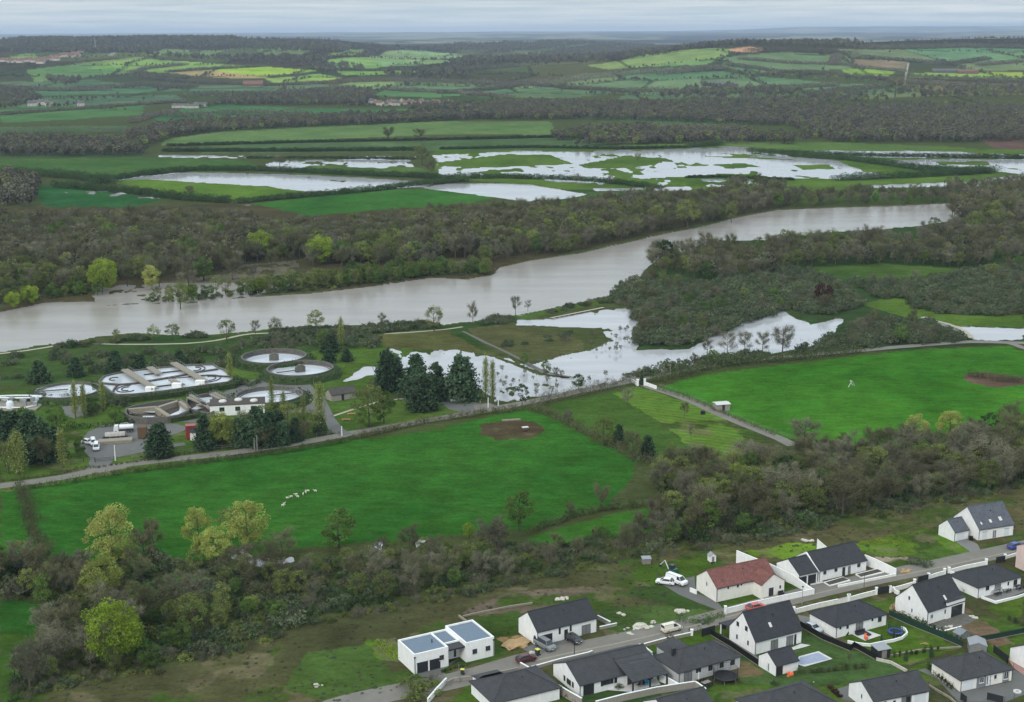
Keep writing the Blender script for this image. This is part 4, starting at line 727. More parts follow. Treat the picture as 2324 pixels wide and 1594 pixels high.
lab = {'bare': 'bare grey twiggy tree in the dense belt between meadow and houses', 'bareb': 'bare brown twiggy tree in the dense belt between meadow and houses', 'bud': 'budding olive tree in the dense belt between meadow and houses', 'green': 'small green leafy tree in the dense belt between meadow and houses',
       'shrub': 'low tangled shrub in the dense belt between meadow and houses', 'bush': 'dense green bush in the dense belt between meadow and houses', 'conifer': 'dark ivy covered tree in the belt between meadow and houses', 'ivytree': 'dark ivy covered tree in the belt between meadow and houses', 'lime': 'fresh lime green tree in the belt between meadow and houses', 'willow': 'pale tree in the belt between meadow and houses'}
grp = {k_: 'trees and shrubs of the belt between meadow and houses, '+k_ for k_ in lab}
grp = {'bare': 'bare grey trees of the near belt', 'bareb': 'bare brown trees of the near belt', 'bud': 'budding trees of the near belt', 'green': 'green trees of the near belt', 'shrub': 'shrubs of the near belt', 'bush': 'bushes of the near belt', 'ivytree': 'ivy covered trees of the near belt', 'lime': 'lime green trees of the near belt'}
nb = 0
for i, p in enumerate(pts):
    rgt = pxx[sel][i] > 1350; r_ = random.random()
    tall = vnoise(p[0]/14, p[1]/14, 8)
    if rgt: kn, hr = (('bareb', (7.5, 11)) if r_ < .27 else ('bare', (7, 11)) if r_ < .50 else ('bud', (6, 9.5)) if r_ < .66 else ('shrub', (2.5, 4.5)) if r_ < .86 else ('bush', (2.5, 4)) if r_ < .93 else ('ivytree', (7, 9)) if r_ < .97 else ('green', (5, 8)))
    else: kn, hr = (('bareb', (6, 10)) if r_ < .15 else ('bare', (6, 10.5)) if r_ < .27 else ('bud', (5, 8.5)) if r_ < .46 else ('shrub', (2.4, 4.6)) if r_ < .72 else ('bush', (2.5, 4.2)) if r_ < .93 else ('green', (4, 6)))
    ix = random.randrange(len(PROTO[kn])); mass_tree(kn, ix, (p[0], p[1], p[2]), random.uniform(*hr)*(.8+.4*tall)*(.58 if 1130 < pxx[sel][i] < 1490 else .8 if 640 < pxx[sel][i] < 1131 else 1), lab[kn], grp[kn], 'shrub' if kn in ('shrub', 'bush') else 'tree', wid=random.uniform(1.0, 1.35)); nb += 1
    TREECOUNT[kn] = TREECOUNT.get(kn, 0)+1
print('belt', nb, TREECOUNT)
# undergrowth under the belt
WC = proto_coll('undergrowth_kinds', [('shrub', 0), ('shrub', 1), ('shrub', 2), ('shrub', 3), ('bush', 0)])
ug = fill(BELT, 2.6, seed=5); ug = drop(ug, [(0,1360),(90,1370),(80,1440),(0,1450)]); ug = drop(ug, [(330,1305),(500,1305),(480,1330),(340,1335)])
scatter('undergrowth', ug, rng.uniform(.35, .75, len(ug)), rng.integers(0, 5, len(ug)), WC, 'brambles and undergrowth covering the ground beneath the near tree belt')
# ---------------------------------------------------------------- wood across the river
FA = [(-260,520),(0,517),(160,515),(300,515),(520,512),(560,520),(600,534),(700,535),(860,527),(1000,508),(1100,498),(1250,490),(1450,470),(1600,466),(1660,452),(1790,460),(1780,470),(1680,490),(1600,508),(1500,528),(1320,568),(1200,588),(1130,600),(1000,612),(860,606),(700,608),(560,636),(420,652),(250,655),(100,668),(0,684),(-260,700)]
pts = fill(FA, 6.4, seed=9)
pts[:, 2] = -.5
for q_, pr_ in (([(530,600),(700,588),(700,650),(560,664),(530,655)], .82), ([(230,640),(540,612),(540,672),(240,686)], .7), ([(980,585),(1075,585),(1080,615),(985,615)], .7)): pts = pts[~(inpoly(pts[:, 0], pts[:, 1], wp(q_)) & (rng.random(len(pts)) < pr_))]
# the rows that show: those within ~28 m of the lower edge
edge = wp([(-260,700),(0,684),(100,668),(250,655),(420,652),(560,636),(700,608),(860,606),(1000,612),(1130,600),(1200,588),(1320,568),(1500,528),(1600,508),(1680,490),(1780,470)])
de = sdist(pts[:, 0], pts[:, 1], edge, closed=False); front = de < 17
order = np.argsort(de); ind = order[:290]; rest = order[290:]
labf = {'bare': 'bare grey tree in the front rows of the flooded wood across the river', 'bareb': 'bare brown tree in the front rows of the flooded wood across the river', 'bud': 'budding greenish tree in the front rows of the wood across the river', 'green': 'green tree in the front rows of the wood across the river'}
grf = {'bare': 'bare grey trees fronting the wood across the river', 'bareb': 'bare brown trees fronting the wood across the river', 'bud': 'budding trees fronting the wood across the river', 'green': 'green trees fronting the wood across the river'}
for i in ind:
    p = pts[i]
    if vnoise(p[0]/16, p[1]/10, 66) < .28: continue
    kn = random.choices(['bare', 'bareb', 'bud', 'green'], [4, 4, 2.2, .5])[0]
    mass_tree(kn, random.randrange(3), tuple(p), random.uniform(8, 13.5), labf[kn], grf[kn], wid=random.uniform(.95, 1.3))
WD = proto_coll('wood_kinds', [('bare', 0), ('bare', 1), ('bareb', 0), ('bareb', 1), ('bareb', 2), ('bud', 0), ('bud', 1), ('green', 0), ('wood', 0), ('wood', 1)])
q = pts[rest]; w8 = np.array([.13, .13, .16, .13, .12, .10, .07, .02, .07, .07]); w8 /= w8.sum()
patch = fbm(q[:, 0]/60, q[:, 1]/60, 71); ixs = rng.choice(10, len(q), p=w8); ixs = np.where((patch > .58) & (rng.random(len(q)) < .5), 5+rng.integers(0, 2, len(q)), ixs)
scatter('riverside_wood', q, rng.uniform(.85, 1.22, len(q))*(.8+.4*fbm(q[:, 0]/30, q[:, 1]/30, 72)), ixs, WD, 'brown leafless wood standing across the river, seen as one mass')
# ivy and willow accents
for i, (x, yb, yt, kn) in enumerate([(592,588,520,'lime'), (728,600,530,'lime'), (232,662,582,'lime'), (345,655,600,'willow'), (70,690,645,'lime'), (1660,505,455,'bud'), (135,560,500,'green'), (500,560,505,'green'), (430,600,540,'green'), (1560,520,450,'bud'), (800,640,590,'green'), (30,700,660,'lime'), (250,560,505,'green'), (410,700,640,'bud'), (590,665,625,'lime'), (1500,522,480,'green')]):
    treepx(kn, i, x, yb, yt, ('light green' if kn in ('lime', 'willow') else 'olive green')+' crowned tree %s the wood across the river' % ['standing out left of centre in', 'second bright one of', 'bright at the left flooded edge of', 'pale at the flooded edge of', 'near the left water edge of', 'at the right end of', 'far left inside', 'in the upper middle of', 'in the left half of', 'on the bend side of', 'behind the shrubby spit of', 'leftmost at the water edge of', 'left inside', 'standing in the river before', 'small by the bank of', 'by the river bend of'][i], wid=1.05)
SPIT = [(-260,715),(0,690),(60,690),(100,676),(60,665),(0,660),(-260,690)]
SPIT2 = [(540,668),(640,650),(860,622),(960,604),(1090,612),(1112,624),(980,626),(860,643),(700,661),(560,671)]
SPIT3 = [(330,680),(430,670),(550,660),(550,668),(430,684),(350,686)]
a = np.concatenate([fill(SPIT, 2.6), fill(SPIT2, 2.6), fill(SPIT3, 3.4), fill([(100,672),(215,655),(230,668),(110,680)], 3)]); a[:, 2] = -.45
SC = proto_coll('spit_kinds', [('green', 0), ('shrub', 2), ('shrub', 0), ('bud', 1), ('shrub', 1)])
scatter('willow_scrub', a, rng.uniform(.35, .8, len(a)), rng.integers(0, 5, len(a)), SC, 'light green willow scrub along the far water edge of the river')
# trees right of the far bank
a = np.concatenate([fill([(1780,455),(2324,443),(2500,440),(2500,452),(2324,456),(2050,464),(1780,474)], 8), fill([(1640,428),(1780,430),(1780,450),(1650,452)], 8), fill([(2150,430),(2500,410),(2500,440),(2150,448)], 9)]); 
scatter('far_bank_trees', a, rng.uniform(.6, 1.05, len(a)), rng.choice(10, len(a), p=w8), WD, 'line of leafless trees along the far bank on the right')
# ---------------------------------------------------------------- right bank wood and scrub
FD = [(1470,605),(1500,590),(1560,580),(1640,572),(1740,575),(1900,560),(2060,555),(2200,520),(2324,505),(2600,480),(2600,580),(2324,590),(2200,612),(2000,602),(1860,606),(1760,620),(1700,640),(1600,640),(1470,625)]
pts = fill(FD, 6.6, gaps=.0, seed=12); de = sdist(pts[:, 0], pts[:, 1], wp([(1470,600),(1560,578),(1640,570),(1740,573),(1900,558),(2060,553),(2200,518),(2324,503),(2600,478)]), False)
lab2 = {'bare': 'bare grey tree in the bank wood right of the river bend', 'bareb': 'bare brown tree in the bank wood right of the river bend', 'bud': 'greenish budding tree in the bank wood right of the river bend'}
gr2 = {'bare': 'bare grey trees of the right bank wood', 'bareb': 'bare brown trees of the right bank wood', 'bud': 'budding trees of the right bank wood'}
od = np.argsort(de)
for i in od[:200]:
    kn = random.choices(['bare', 'bareb', 'bud'], [5, 3, 1.6])[0]; p = pts[i]
    if vnoise(p[0]/12, p[1]/12, 33) < .2: continue
    mass_tree(kn, random.randrange(3), tuple(p), random.uniform(8, 14.5), lab2[kn], gr2[kn], wid=random.uniform(.9, 1.2))
q = pts[od[200:]]
scatter('right_bank_wood', q, rng.uniform(.55, .95, len(q)), rng.choice(10, len(q), p=w8), WD, 'leafless wood behind the bank trees on the right, seen as one mass')
SB = [[(1440,715),(1446,782),(1550,784),(1620,764),(1700,730),(1790,702),(1860,716),(1900,712),(1960,692),(1920,650),(1700,645),(1500,640),(1470,620),(1390,672),(1385,688),(1440,698)],
      [(1500,842),(1600,824),(1700,812),(1800,806),(1862,780),(1912,762),(1970,730),(2100,734),(2190,768),(2180,774),(1950,792),(1820,802),(1640,826),(1560,836),(1430,862),(1410,856)],
      [(1940,640),(2080,640),(2324,600),(2600,580),(2600,690),(2324,688),(2200,694),(2100,682),(1990,678)], [(2060,688),(2180,700),(2324,700),(2500,706),(2500,716),(2324,716),(2180,716),(2090,706)], [(1640,600),(1820,612),(1900,640),(1700,650),(1640,640)]]
sp_ = np.concatenate([fill(p_, 3.3, gaps=.24, seed=21) for p_ in SB]); SBC = proto_coll('scrub_kinds', [('bush', 0), ('bush', 1), ('bush', 2), ('shrub', 0), ('shrub', 3)])
scatter('scrub', sp_, rng.uniform(.55, 1.15, len(sp_))*(.75+.6*fbm(sp_[:, 0]/20, sp_[:, 1]/20, 91)), rng.choice(5, len(sp_), p=[.27, .27, .2, .16, .1]), SBC, 'dense grey green scrub covering the land inside the river bend')
a = np.concatenate([fill(p_, 13, gaps=.35, seed=25) for p_ in SB[:3]])
for p in a:
    kn = random.choices(['bareb', 'bud', 'bare', 'green'], [4, 2, 3, 1.2])[0]
    mass_tree(kn, random.randrange(3), tuple(p), random.uniform(4.5, 8.5), {'bareb': 'low brown tree rising from the scrub inside the river bend', 'bare': 'low bare tree rising from the scrub inside the river bend', 'bud': 'low olive tree rising from the scrub inside the river bend', 'green': 'low green tree rising from the scrub inside the river bend'}[kn], {'bareb': 'brown trees in the scrub', 'bare': 'bare trees in the scrub', 'bud': 'olive trees in the scrub', 'green': 'green trees in the scrub'}[kn], wid=random.uniform(1, 1.3))
# small stems standing in the near flood, bank bushes
a = np.concatenate([fill([(1100,840),(1230,850),(1330,860),(1400,850),(1380,875),(1180,905),(1120,890)], 6), fill([(1330,760),(1440,745),(1440,800),(1340,800)], 6)]); 
scatter('flood_saplings', a, rng.uniform(.1, .27, len(a)), rng.integers(0, 2, len(a)), WD, 'thin bare saplings and reeds sticking out of the near flood water')
a = np.concatenate([fill([(80,790),(450,756),(460,768),(300,776),(120,796)], 3.6, gaps=.4, seed=31), fill([(620,752),(860,742),(960,732),(1000,742),(960,750),(760,762),(620,765)], 2.8, gaps=.2, seed=32), fill([(1080,728),(1160,722),(1170,735),(1090,738)], 3, gaps=.3, seed=34), fill([(1240,708),(1380,678),(1450,652),(1450,668),(1390,686),(1250,712)], 4, gaps=.42, seed=36)])
scatter('bank_bushes', a, rng.uniform(.4, .95, len(a)), rng.choice(5, len(a)), SBC, 'low bushes lining the near river bank')
a = np.concatenate([fill([(40,900),(150,905),(260,900),(280,925),(150,960),(60,950)], 4, gaps=.45, seed=44), fill([(540,845),(600,850),(640,868),(560,880),(530,870)], 3, gaps=.4, seed=45), fill([(440,1005),(740,965),(760,985),(460,1025)], 3.6, gaps=.42, seed=46), fill([(540,770),(760,760),(860,765),(850,790),(700,786),(560,800)], 4, gaps=.35, seed=41), fill([(0,810),(560,790),(520,840),(100,850),(0,870)], 7, gaps=.42, seed=42), fill([(1110,765),(1290,760),(1280,785),(1150,785)], 7, gaps=.5, seed=43)])
scatter('meadow_bushes', a, rng.uniform(.4, 1.0, len(a)), rng.choice(5, len(a)), SBC, 'scattered bushes on the grass between works and river')
# ---------------------------------------------------------------- hedges: each one mesh of leaf and twig faces along its line
def hedge(line, wid, h, label, m='fol_shr', size=.34, dens=26, group=None, tw=.4, name='hedge', cat='hedge', clump=1.0):
    pt = [P(*q) for q in line]; V = []; F = []; T = []; n0 = 0; p = TP(int(pt[0].x*13+pt[0].y) & 0xffff); rs = p.rs
    for a_, b_ in zip(pt[:-1], pt[1:]):
        l = (b_-a_).length; k = max(2, int(l/(.75*clump)))
        for i in range(k):
            c = a_.lerp(b_, (i+rs.uniform(0, 1))/k); c = c+Vector((rs.normal()*wid*.22, rs.normal()*wid*.22, 0)); z = float(terrain(c.x, c.y)); hh = h*1.35*rs.uniform(.6, 1.15)
            n = int(dens*1.8*(1-tw)); t_ = rs.uniform(.1, .9); p.clump((c.x, c.y, z+hh*.5), (wid*.5*clump, wid*.5*clump, hh*.5), n, size, t_, up=.3)
            n = int(dens*1.8*tw)
            if n: cen = np.array([c.x, c.y, z+hh*.7])+rs.normal(size=(n, 3))*np.array([wid*.25, wid*.25, hh*.25]); dr = np.array([0, 0, 1.])+rs.normal(size=(n, 3))*.5; p.leaves(cen, max(.8, size*1.6), t_*.6, direction=dr/np.linalg.norm(dr, axis=1)[:, None], aspect=.12)
    V = np.concatenate(p.V); o = pt[0].copy(); V = V-np.array(o); me = npmesh(name, V, np.concatenate(p.F), [M[m]], attrs={'tint': ('POINT', 'FLOAT', np.clip(np.concatenate(p.T), 0, 1))})
    ob = link(name, me); ob.location = o; return tag(ob, label, cat, group)
hedge([(44,1108),(60,1150),(72,1200),(96,1262)], 3.4, 2.2, 'thick brown hedge between the two meadows at the left edge', 'fol_shr', tw=.6)
hedge([(50,1113),(180,1095),(250,1081),(400,1061),(500,1048),(650,1028),(800,1001)], 1.7, 1.3, 'low brown hedge along the road, left part by the big meadow', 'fol_shr', .26, 20, tw=.6)
hedge([(800,999),(880,980),(960,962),(1040,950),(1100,940),(1190,930)], 2.2, 1.6, 'taller brown hedge along the road at the top of the big meadow', 'fol_shr', tw=.6)
hedge([(1205,925),(1260,950),(1330,985),(1400,1020),(1490,1062)], 2.4, 1.9, 'diagonal hedge right of the big meadow', 'fol_shr', tw=.5)
hedge([(1215,922),(1300,903),(1380,884),(1440,872)], 2.4, 2.6, 'rough bare hedge along the road before the lane gate', 'fol_bare', tw=.9, dens=34)
hedge([(1480,868),(1560,850),(1640,832),(1760,822),(1860,812),(1955,800)], 4.6, 2.6, 'thick trimmed hedge beside the road above the right meadow', 'fol_shr', .4, 34, tw=.4)
hedge([(1200,1212),(1290,1178),(1380,1158),(1480,1146)], 1.8, 1.5, 'small hedge crossing below the big meadow', 'fol_shr', tw=.5)
hedge([(1490,884),(1560,905),(1640,940),(1760,990)], .8, .9, 'low clipped hedge along the fence of the lane', 'fol_shr', .2, 14, tw=.3)
hedge([(190,1066),(330,1046),(560,1010),(700,992),(770,984)], .7, .5, 'low scrubby line along the works fence', 'fol_shr', .2, 12, tw=.5)
hedge([(0,1095),(130,1078),(200,1060)], .8, .6, 'low scrubby line along the road at the left edge', 'fol_shr', .2, 12, tw=.5)
hedge([(2200,852),(2260,864),(2330,870)], 4, 1.6, 'patch of dead brown brush in the right meadow', 'fol_bare2', .4, 40, tw=.9)
hedge([(1290,755),(1340,690)][:1]+[(1300,757)], 1.5, 1, 'small bush on the islet in the near flood', 'fol_bush')
# hedges of the flooded fields and the far hillsides
FH = [([(120,425),(300,440),(420,455),(520,462)],5,4,'between the dark green field and the river meadow'), ([(200,420),(330,398),(430,388),(600,388),(760,396),(960,404),(1000,410)],7,3.4,'above the long flood pool'), ([(540,462),(700,447),(850,434),(980,418),(1060,412)],5,3,'below the long flood pool'), ([(985,406),(1150,405),(1300,410),(1400,418),(1500,430)],6,3,'along the top of the flooded meadow'),
 ([(560,360),(760,360),(940,362)],3,1.8,'low and flooded at the far left'), ([(1000,340),(1200,336),(1400,340),(1560,337)],3.5,2.2,'between dry pasture and the far flood'), ([(370,345),(700,345),(960,343)],5,3,'at the back of the far flood'), ([(380,333),(700,325),(900,321),(1320,312)],4,2.4,'straight across the far pasture'), ([(1800,350),(1960,356),(2100,358),(2330,360)],6,3,'between the two flooded fields on the right'),
 ([(1700,346),(1800,354),(1920,364),(2000,374),(2100,388),(2200,395)],8,4,'diagonal through the flooded fields on the right'), ([(1900,410),(2000,406),(2100,402),(2240,392)],8,4,'below the flooded fields on the right'), ([(2100,388),(2180,398),(2260,392)],9,5,'thick clump of the right flooded fields'), ([(1560,336),(1640,330)],6,4,'short by the old farm'),
 ([(1560,404),(1640,403),(1800,410)],3,1.6,'thin at the lower side of the flood'), ([(0,395),(170,406),(260,418)],9,5,'thick at the far left above the river wood'), ([(330,268),(520,262),(700,262)],8,5,'left of the village'), ([(0,262),(330,238),(420,232)],5,3,'below the left hamlet'), ([(0,304),(200,300),(330,304)],9,6,'at the left edge of the far pasture'), ([(300,280),(360,262),(400,254)],5,3,'diagonal above the far pasture'),
 ([(430,215),(620,214),(800,200)],7,4,'left hillside foot'), ([(170,206),(330,196),(440,200)],9,5,'left hillside, beside the wood copse'), ([(320,178),(460,190),(620,196),(740,190)],7,4,'left hillside, upper long'), ([(380,165),(520,156),(600,152)],6,4,'left hillside, beside the bright field'), ([(610,178),(700,170)],6,4,'short beside the bright field'), ([(300,166),(330,158),(420,148)],7,4,'upper left hillside'),
 ([(760,188),(900,186),(1060,190),(1180,196)],9,5,'middle, long and dark'), ([(1000,214),(1110,206),(1180,196)],6,4,'middle diagonal'), ([(880,206),(1060,214),(1160,224)],6,4,'middle lower'), ([(1100,184),(1200,194),(1330,204),(1420,210)],6,4,'middle, crossing the pastures'), ([(1180,196),(1330,180),(1460,168),(1640,160)],12,7,'middle, climbing to the right hill'), ([(1420,210),(1600,210),(1760,204),(1900,196)],7,5,'foot of the right hill'),
 ([(1640,160),(1560,166),(1500,172)],8,6,'broken on the right hill'), ([(1680,136),(1800,146),(1930,150)],7,4,'right hill, middle'), ([(1650,150),(1760,164),(1900,172),(2020,182)],7,4,'right hill, long sweeping'), ([(1700,118),(1850,120),(1940,126)],10,6,'right hill crest'), ([(1900,128),(1890,150)],7,5,'right hill, short upright'), ([(1940,132),(2060,140),(2160,148),(2240,136)],8,5,'right hill, beside the brown field'),
 ([(1930,153),(2050,164)],6,4,'right hill, under the brown field'), ([(2060,178),(2200,184),(2324,190)],10,6,'below the yellow field'), ([(2060,188),(2160,196),(2324,204)],8,5,'second below the yellow field'), ([(1840,222),(1920,208),(2020,200)],9,6,'right slope, by the farm'), ([(2220,150),(2324,142)],7,5,'far right hill'), ([(1960,112),(2200,108),(2324,110)],12,7,'far right skyline'), ([(0,200),(130,208),(250,206)],7,5,'left edge hillside'), ([(1500,294),(1600,300),(1700,300)],8,5,'by the old farm trees'), ([(1000,160),(1100,158),(1180,152)],8,6,'middle wood edge'), ([(740,160),(860,162),(960,160)],7,4,'near the striped green hill')]
for ln, wd, hh, wh in FH:
    cl = 1.6 if ln[0][1] > 300 else 3.6; cl = cl if ln[0][1] > 230 else 4.6
    hedge(ln, wd*.9, hh*(1.15 if ln[0][1] > 300 else 1.5), 'dark field hedge '+wh, 'fol_far' if ln[0][1] < 330 else 'fol_ivy', .5*cl*.75, 30 if ln[0][1] < 330 else 64, 'field hedges across the river', tw=0, clump=cl)
# ---------------------------------------------------------------- distant woods
FW = proto_coll('distant_kinds', [('far', 0), ('far', 1), ('far', 2), ('far', 3)])
def wood(name, polys, spacing, label, green=.1, sc=(.8, 1.25), gaps=0):
    a = np.concatenate([fill(p_, spacing, gaps=gaps, seed=61) for p_ in polys]); ix = np.where(rng.random(len(a)) < green, 3, rng.integers(0, 3, len(a)))
    scatter(name, a, rng.uniform(*sc, len(a)), ix, FW, label); print(name, len(a))
wood('plain_wood', [[(1060,250),(1200,236),(1400,240),(1700,252),(2000,250),(2400,250),(2400,316),(2220,324),(1900,326),(1840,316),(1800,288),(1600,280),(1320,272),(1120,274)]], 9.5, 'wide brown leafless wood on the plain before the right hill', .12)
wood('farm_wood', [[(1250,316),(1330,302),(1460,296),(1620,306),(1840,322),(1800,328),(1600,326),(1400,330),(1300,334)]], 8, 'leafless trees around the old farm beyond the flood', .2, gaps=.35)
wood('strip_wood', [[(330,300),(420,284),(560,278),(800,268),(1060,262),(1130,272),(1000,276),(700,290),(500,300),(400,312),(330,336),(270,340),(280,318)], [(0,318),(270,330),(330,345),(330,354),(0,356)], [(0,404),(60,410),(90,425),(70,470),(0,470)]], 9, 'long strip of brown wood across the far pastures', .15, gaps=.15)
wood('village_wood', [[(480,240),(560,224),(700,220),(840,206),(850,222),(820,240),(700,240)], [(930,244),(1060,242),(1200,244),(1200,256),(930,254)], [(0,200),(90,222),(90,236),(0,250)], [(1560,232),(1840,232),(1840,246),(1560,250)]], 12, 'brown wood around the far village', .15)
wood('left_hill_wood', [[(0,96),(300,88),(560,92),(700,98),(830,112),(740,122),(560,112),(380,112),(320,124),(200,122),(0,118)], [(330,128),(480,132),(700,130),(760,132),(740,146),(560,146),(420,136)], [(110,186),(180,184),(180,196),(130,198)], [(760,150),(860,160),(740,170),(700,160)]], 26, 'brown woods over the left hill skyline', .1, (1.1, 1.9), gaps=.34)
wood('middle_hill_wood', [[(1060,158),(1200,148),(1400,140),(1560,118),(1620,108),(1480,104),(1300,112),(1140,134),(1000,150)], [(880,160),(1060,158),(1080,180),(860,182)], [(1560,118),(1640,102),(1960,108),(1960,116),(1700,104)], [(850,108),(1060,100),(1300,98),(1500,98),(1300,106),(1140,122),(960,114)]], 24, 'brown woods in the middle valley between the hills', .08, (1.0, 1.8), gaps=.36)
wood('right_slope_trees', [[(1560,196),(1760,204),(1880,216),(1700,228),(1500,226)], [(2040,206),(2400,196),(2400,222),(2060,226)], [(1840,224),(2000,214),(2020,236),(1840,240)], [(1660,168),(2000,180),(1990,190),(1660,180)]], 24, 'scattered trees on the lower right slope', .3, (.9, 1.5), gaps=.42)

kx = np.arange(-2600, 2600, 9.0); ky = np.arange(2250, 6400, 11.0); X_, Y_ = np.meshgrid(kx, ky); X_ = X_.ravel()+rng.uniform(-4, 4, X_.size); Y_ = Y_.ravel()+rng.uniform(-5, 5, Y_.size)
k_ = np.abs(X_/Y_) < .40; X_, Y_ = X_[k_], Y_[k_]; e_, c_ = cells(X_, Y_); g_ = fbm(X_/160, Y_/160, 611); k_ = ((e_ < .032) & (g_ > .44)) | (rng.random(X_.size) < .0035); X_, Y_ = X_[k_], Y_[k_]
scatter('hedgerow_trees', np.stack([X_, Y_, terrain(X_, Y_)-.3], 1), rng.uniform(.3, .8, len(X_))*(.7+.6*fbm(X_/90, Y_/90, 612)), rng.choice(4, len(X_), p=[.28, .28, .24, .2]), FW, 'countless small trees and hedges dividing the far hillside fields'); print('hedgerow', len(X_))
a = fill([(2150,492),(2260,470),(2500,455),(2500,512),(2324,515),(2200,520)], 6.5); a[:, 2] = -.5; scatter('river_corner_wood', a, rng.uniform(1.15, 1.5, len(a)), rng.choice(10, len(a), p=w8), WD, 'tall leafless trees hiding the river at the right edge')
if OVER:
    OV = np.array(OVER); OC = proto_coll('bare_kinds', [('bare', 0), ('bare', 1), ('bare', 2), ('bareb', 0), ('bareb', 1), ('bareb', 2)])
    scatter('bare_tree_mass', OV[:, :3], OV[:, 3], OV[:, 4].astype(int), OC, 'more leafless trees filling the belts and the flooded wood between those that stand out')
print('over', len(OVER))
# ---------------------------------------------------------------- roads, paths, yards (sheets above the ground)
def sheet(name, poly, z, m, label, kind='structure', cat=None, px=True):
    w_ = wp(poly) if px else np.array(poly); mb = MB(); mb.add([(a[0], a[1], z) for a in w_], [tuple(range(len(w_)))]); o = mb.build(name, m); fix_ngon(o); return tag(o, label, cat, kind=kind)
def ribbon(name, line, wid, z, m, label, kind='structure', jit=.0, thick=0):
    P_ = [P(*q) for q in line]; pts = []
    for i in range(len(P_)-1):
        n = max(2, int((P_[i+1]-P_[i]).length/6))
        for j in range(n):
            # Catmull-Rom
            p0 = P_[max(i-1, 0)]; p1 = P_[i]; p2 = P_[i+1]; p3 = P_[min(i+2, len(P_)-1)]; t = j/n
            pts.append(.5*((2*p1)+(p2-p0)*t+(2*p0-5*p1+4*p2-p3)*t*t+(3*p1-p0-3*p2+p3)*t**3))
    pts.append(P_[-1]); mb = MB(); n = len(pts); v = []
    for i, p in enumerate(pts):
        d = (pts[min(i+1, n-1)]-pts[max(i-1, 0)]); d.z = 0; d.normalize(); s = Vector((-d.y, d.x, 0)); w1 = wid*.5*(1+jit*random.uniform(-1, 1)); w2 = wid*.5*(1+jit*random.uniform(-1, 1))
        zz = (float(terrain(p.x, p.y)) if p.y > 1500 else 0)+z; a = p+s*w1; b_ = p-s*w2; v += [(a.x, a.y, zz), (b_.x, b_.y, zz)]
    mb.add(v, [(2*i, 2*i+1, 2*i+3, 2*i+2) for i in range(n-1)]); o = mb.build(name, m); fix_ngon(o); return tag(o, label, kind=kind)
ribbon('road', [(-200,1130),(0,1103),(110,1089),(180,1076),(240,1062),(360,1046),(500,1031),(640,1012),(740,995),(800,983),(900,966),(1020,946),(1100,931),(1200,913),(1300,891),(1400,872),(1460,858),(1560,838),(1700,818),(1860,803),(1960,795),(2060,786),(2200,776),(2290,778),(2420,780)], 4.6, .03, M['road'], 'narrow grey country road running past the treatment works', jit=.08)
ribbon('lane', [(2290,779),(2310,785),(2330,792),(2400,805)], 3.2, .036, M['road'], 'lane branching off at the right edge of the photo')
ribbon('lane', [(1448,868),(1480,880),(1560,907),(1640,943),(1710,972),(1770,996),(1800,1012)], 4.0, .034, M['road'], 'narrow lane from the white gate along the striped field', jit=.05)
ribbon('footpath', [(-100,815),(0,803),(60,796),(110,788),(160,780),(230,781),(300,782),(420,780),(490,773),(530,765),(570,758),(640,756)], 1.8, .034, M['track'], 'pale footpath winding along the near river bank', jit=.1)
ribbon('footpath', [(872,758),(940,754),(1010,748),(1050,742)], 1.6, .034, M['track'], 'pale footpath under the bushes of the bank')
ribbon('footpath', [(1250,722),(1290,714),(1330,706),(1370,698)], 1.6, .034, M['track'], 'pale path on the grassy river spit')
ribbon('footpath', [(2095,722),(2150,735),(2190,752),(2205,768)], 2.0, .034, M['track'], 'flooded pale track leading to the right pool')
ribbon('causeway', [(1050,752),(1100,777),(1150,800),(1200,826),(1240,845),(1300,857)], 1.5, .05, M['conc_d'], 'narrow causeway crossing the flooded field', jit=.2)
ribbon('hill_road', [(2052,196),(2054,180),(2058,162),(2062,144)], 4.5, .6, M['conc'], 'straight pale road climbing the right hill')
ribbon('hill_road', [(250,128),(280,114),(310,105),(335,104)], 16, .8, M['road'], 'grey road cutting over the left hill')
# yards of the treatment works
sheet('works_yard', [(178,1010),(200,980),(235,965),(300,958),(400,962),(430,972),(400,985),(330,1000),(330,1018),(290,1026),(262,1034),(250,1056),(200,1058),(205,1040)], .034, M['asph_d'], 'grey yard with parked vehicles inside the works gate')
ribbon('works_drive', [(228,1068),(226,1048),(250,1038),(290,1030),(350,1018),(420,1008)], 3, .038, M['asph_d'], 'curved drive from the works gate')
sheet('gate_apron', [(180,1078),(200,1060),(250,1058),(290,1062),(240,1072)], .042, M['road'], 'widened gravel mouth of the works drive')
sheet('works_yard', [(520,885),(580,860),(640,858),(700,870),(735,900),(760,950),(780,975),(800,985),(770,990),(745,975),(735,945),(690,935),(600,945),(520,935),(440,960),(400,958),(430,935)], .034, M['asph_d'], 'grey lanes and yard around the right tanks')
sheet('works_yard', [(130,905),(165,900),(200,915),(215,935),(170,950),(150,945)], .034, M['asph_d'], 'bare yard under the poplars beside the left tank')
ribbon('footpath', [(755,945),(800,930),(860,912),(920,905)], 1.2, .034, M['track'], 'thin path crossing the lawn of the works')
sheet('parking', [(1000,915),(1040,905),(1085,915),(1110,930),(1060,938),(1020,930)], .036, M['asph_d'], 'dark parking patch beside the broad conifer')
sheet('parking_mouth', [(1075,920),(1110,915),(1135,925),(1110,935),(1080,938)], .042, M['road'], 'short entry from the road to the parking patch')
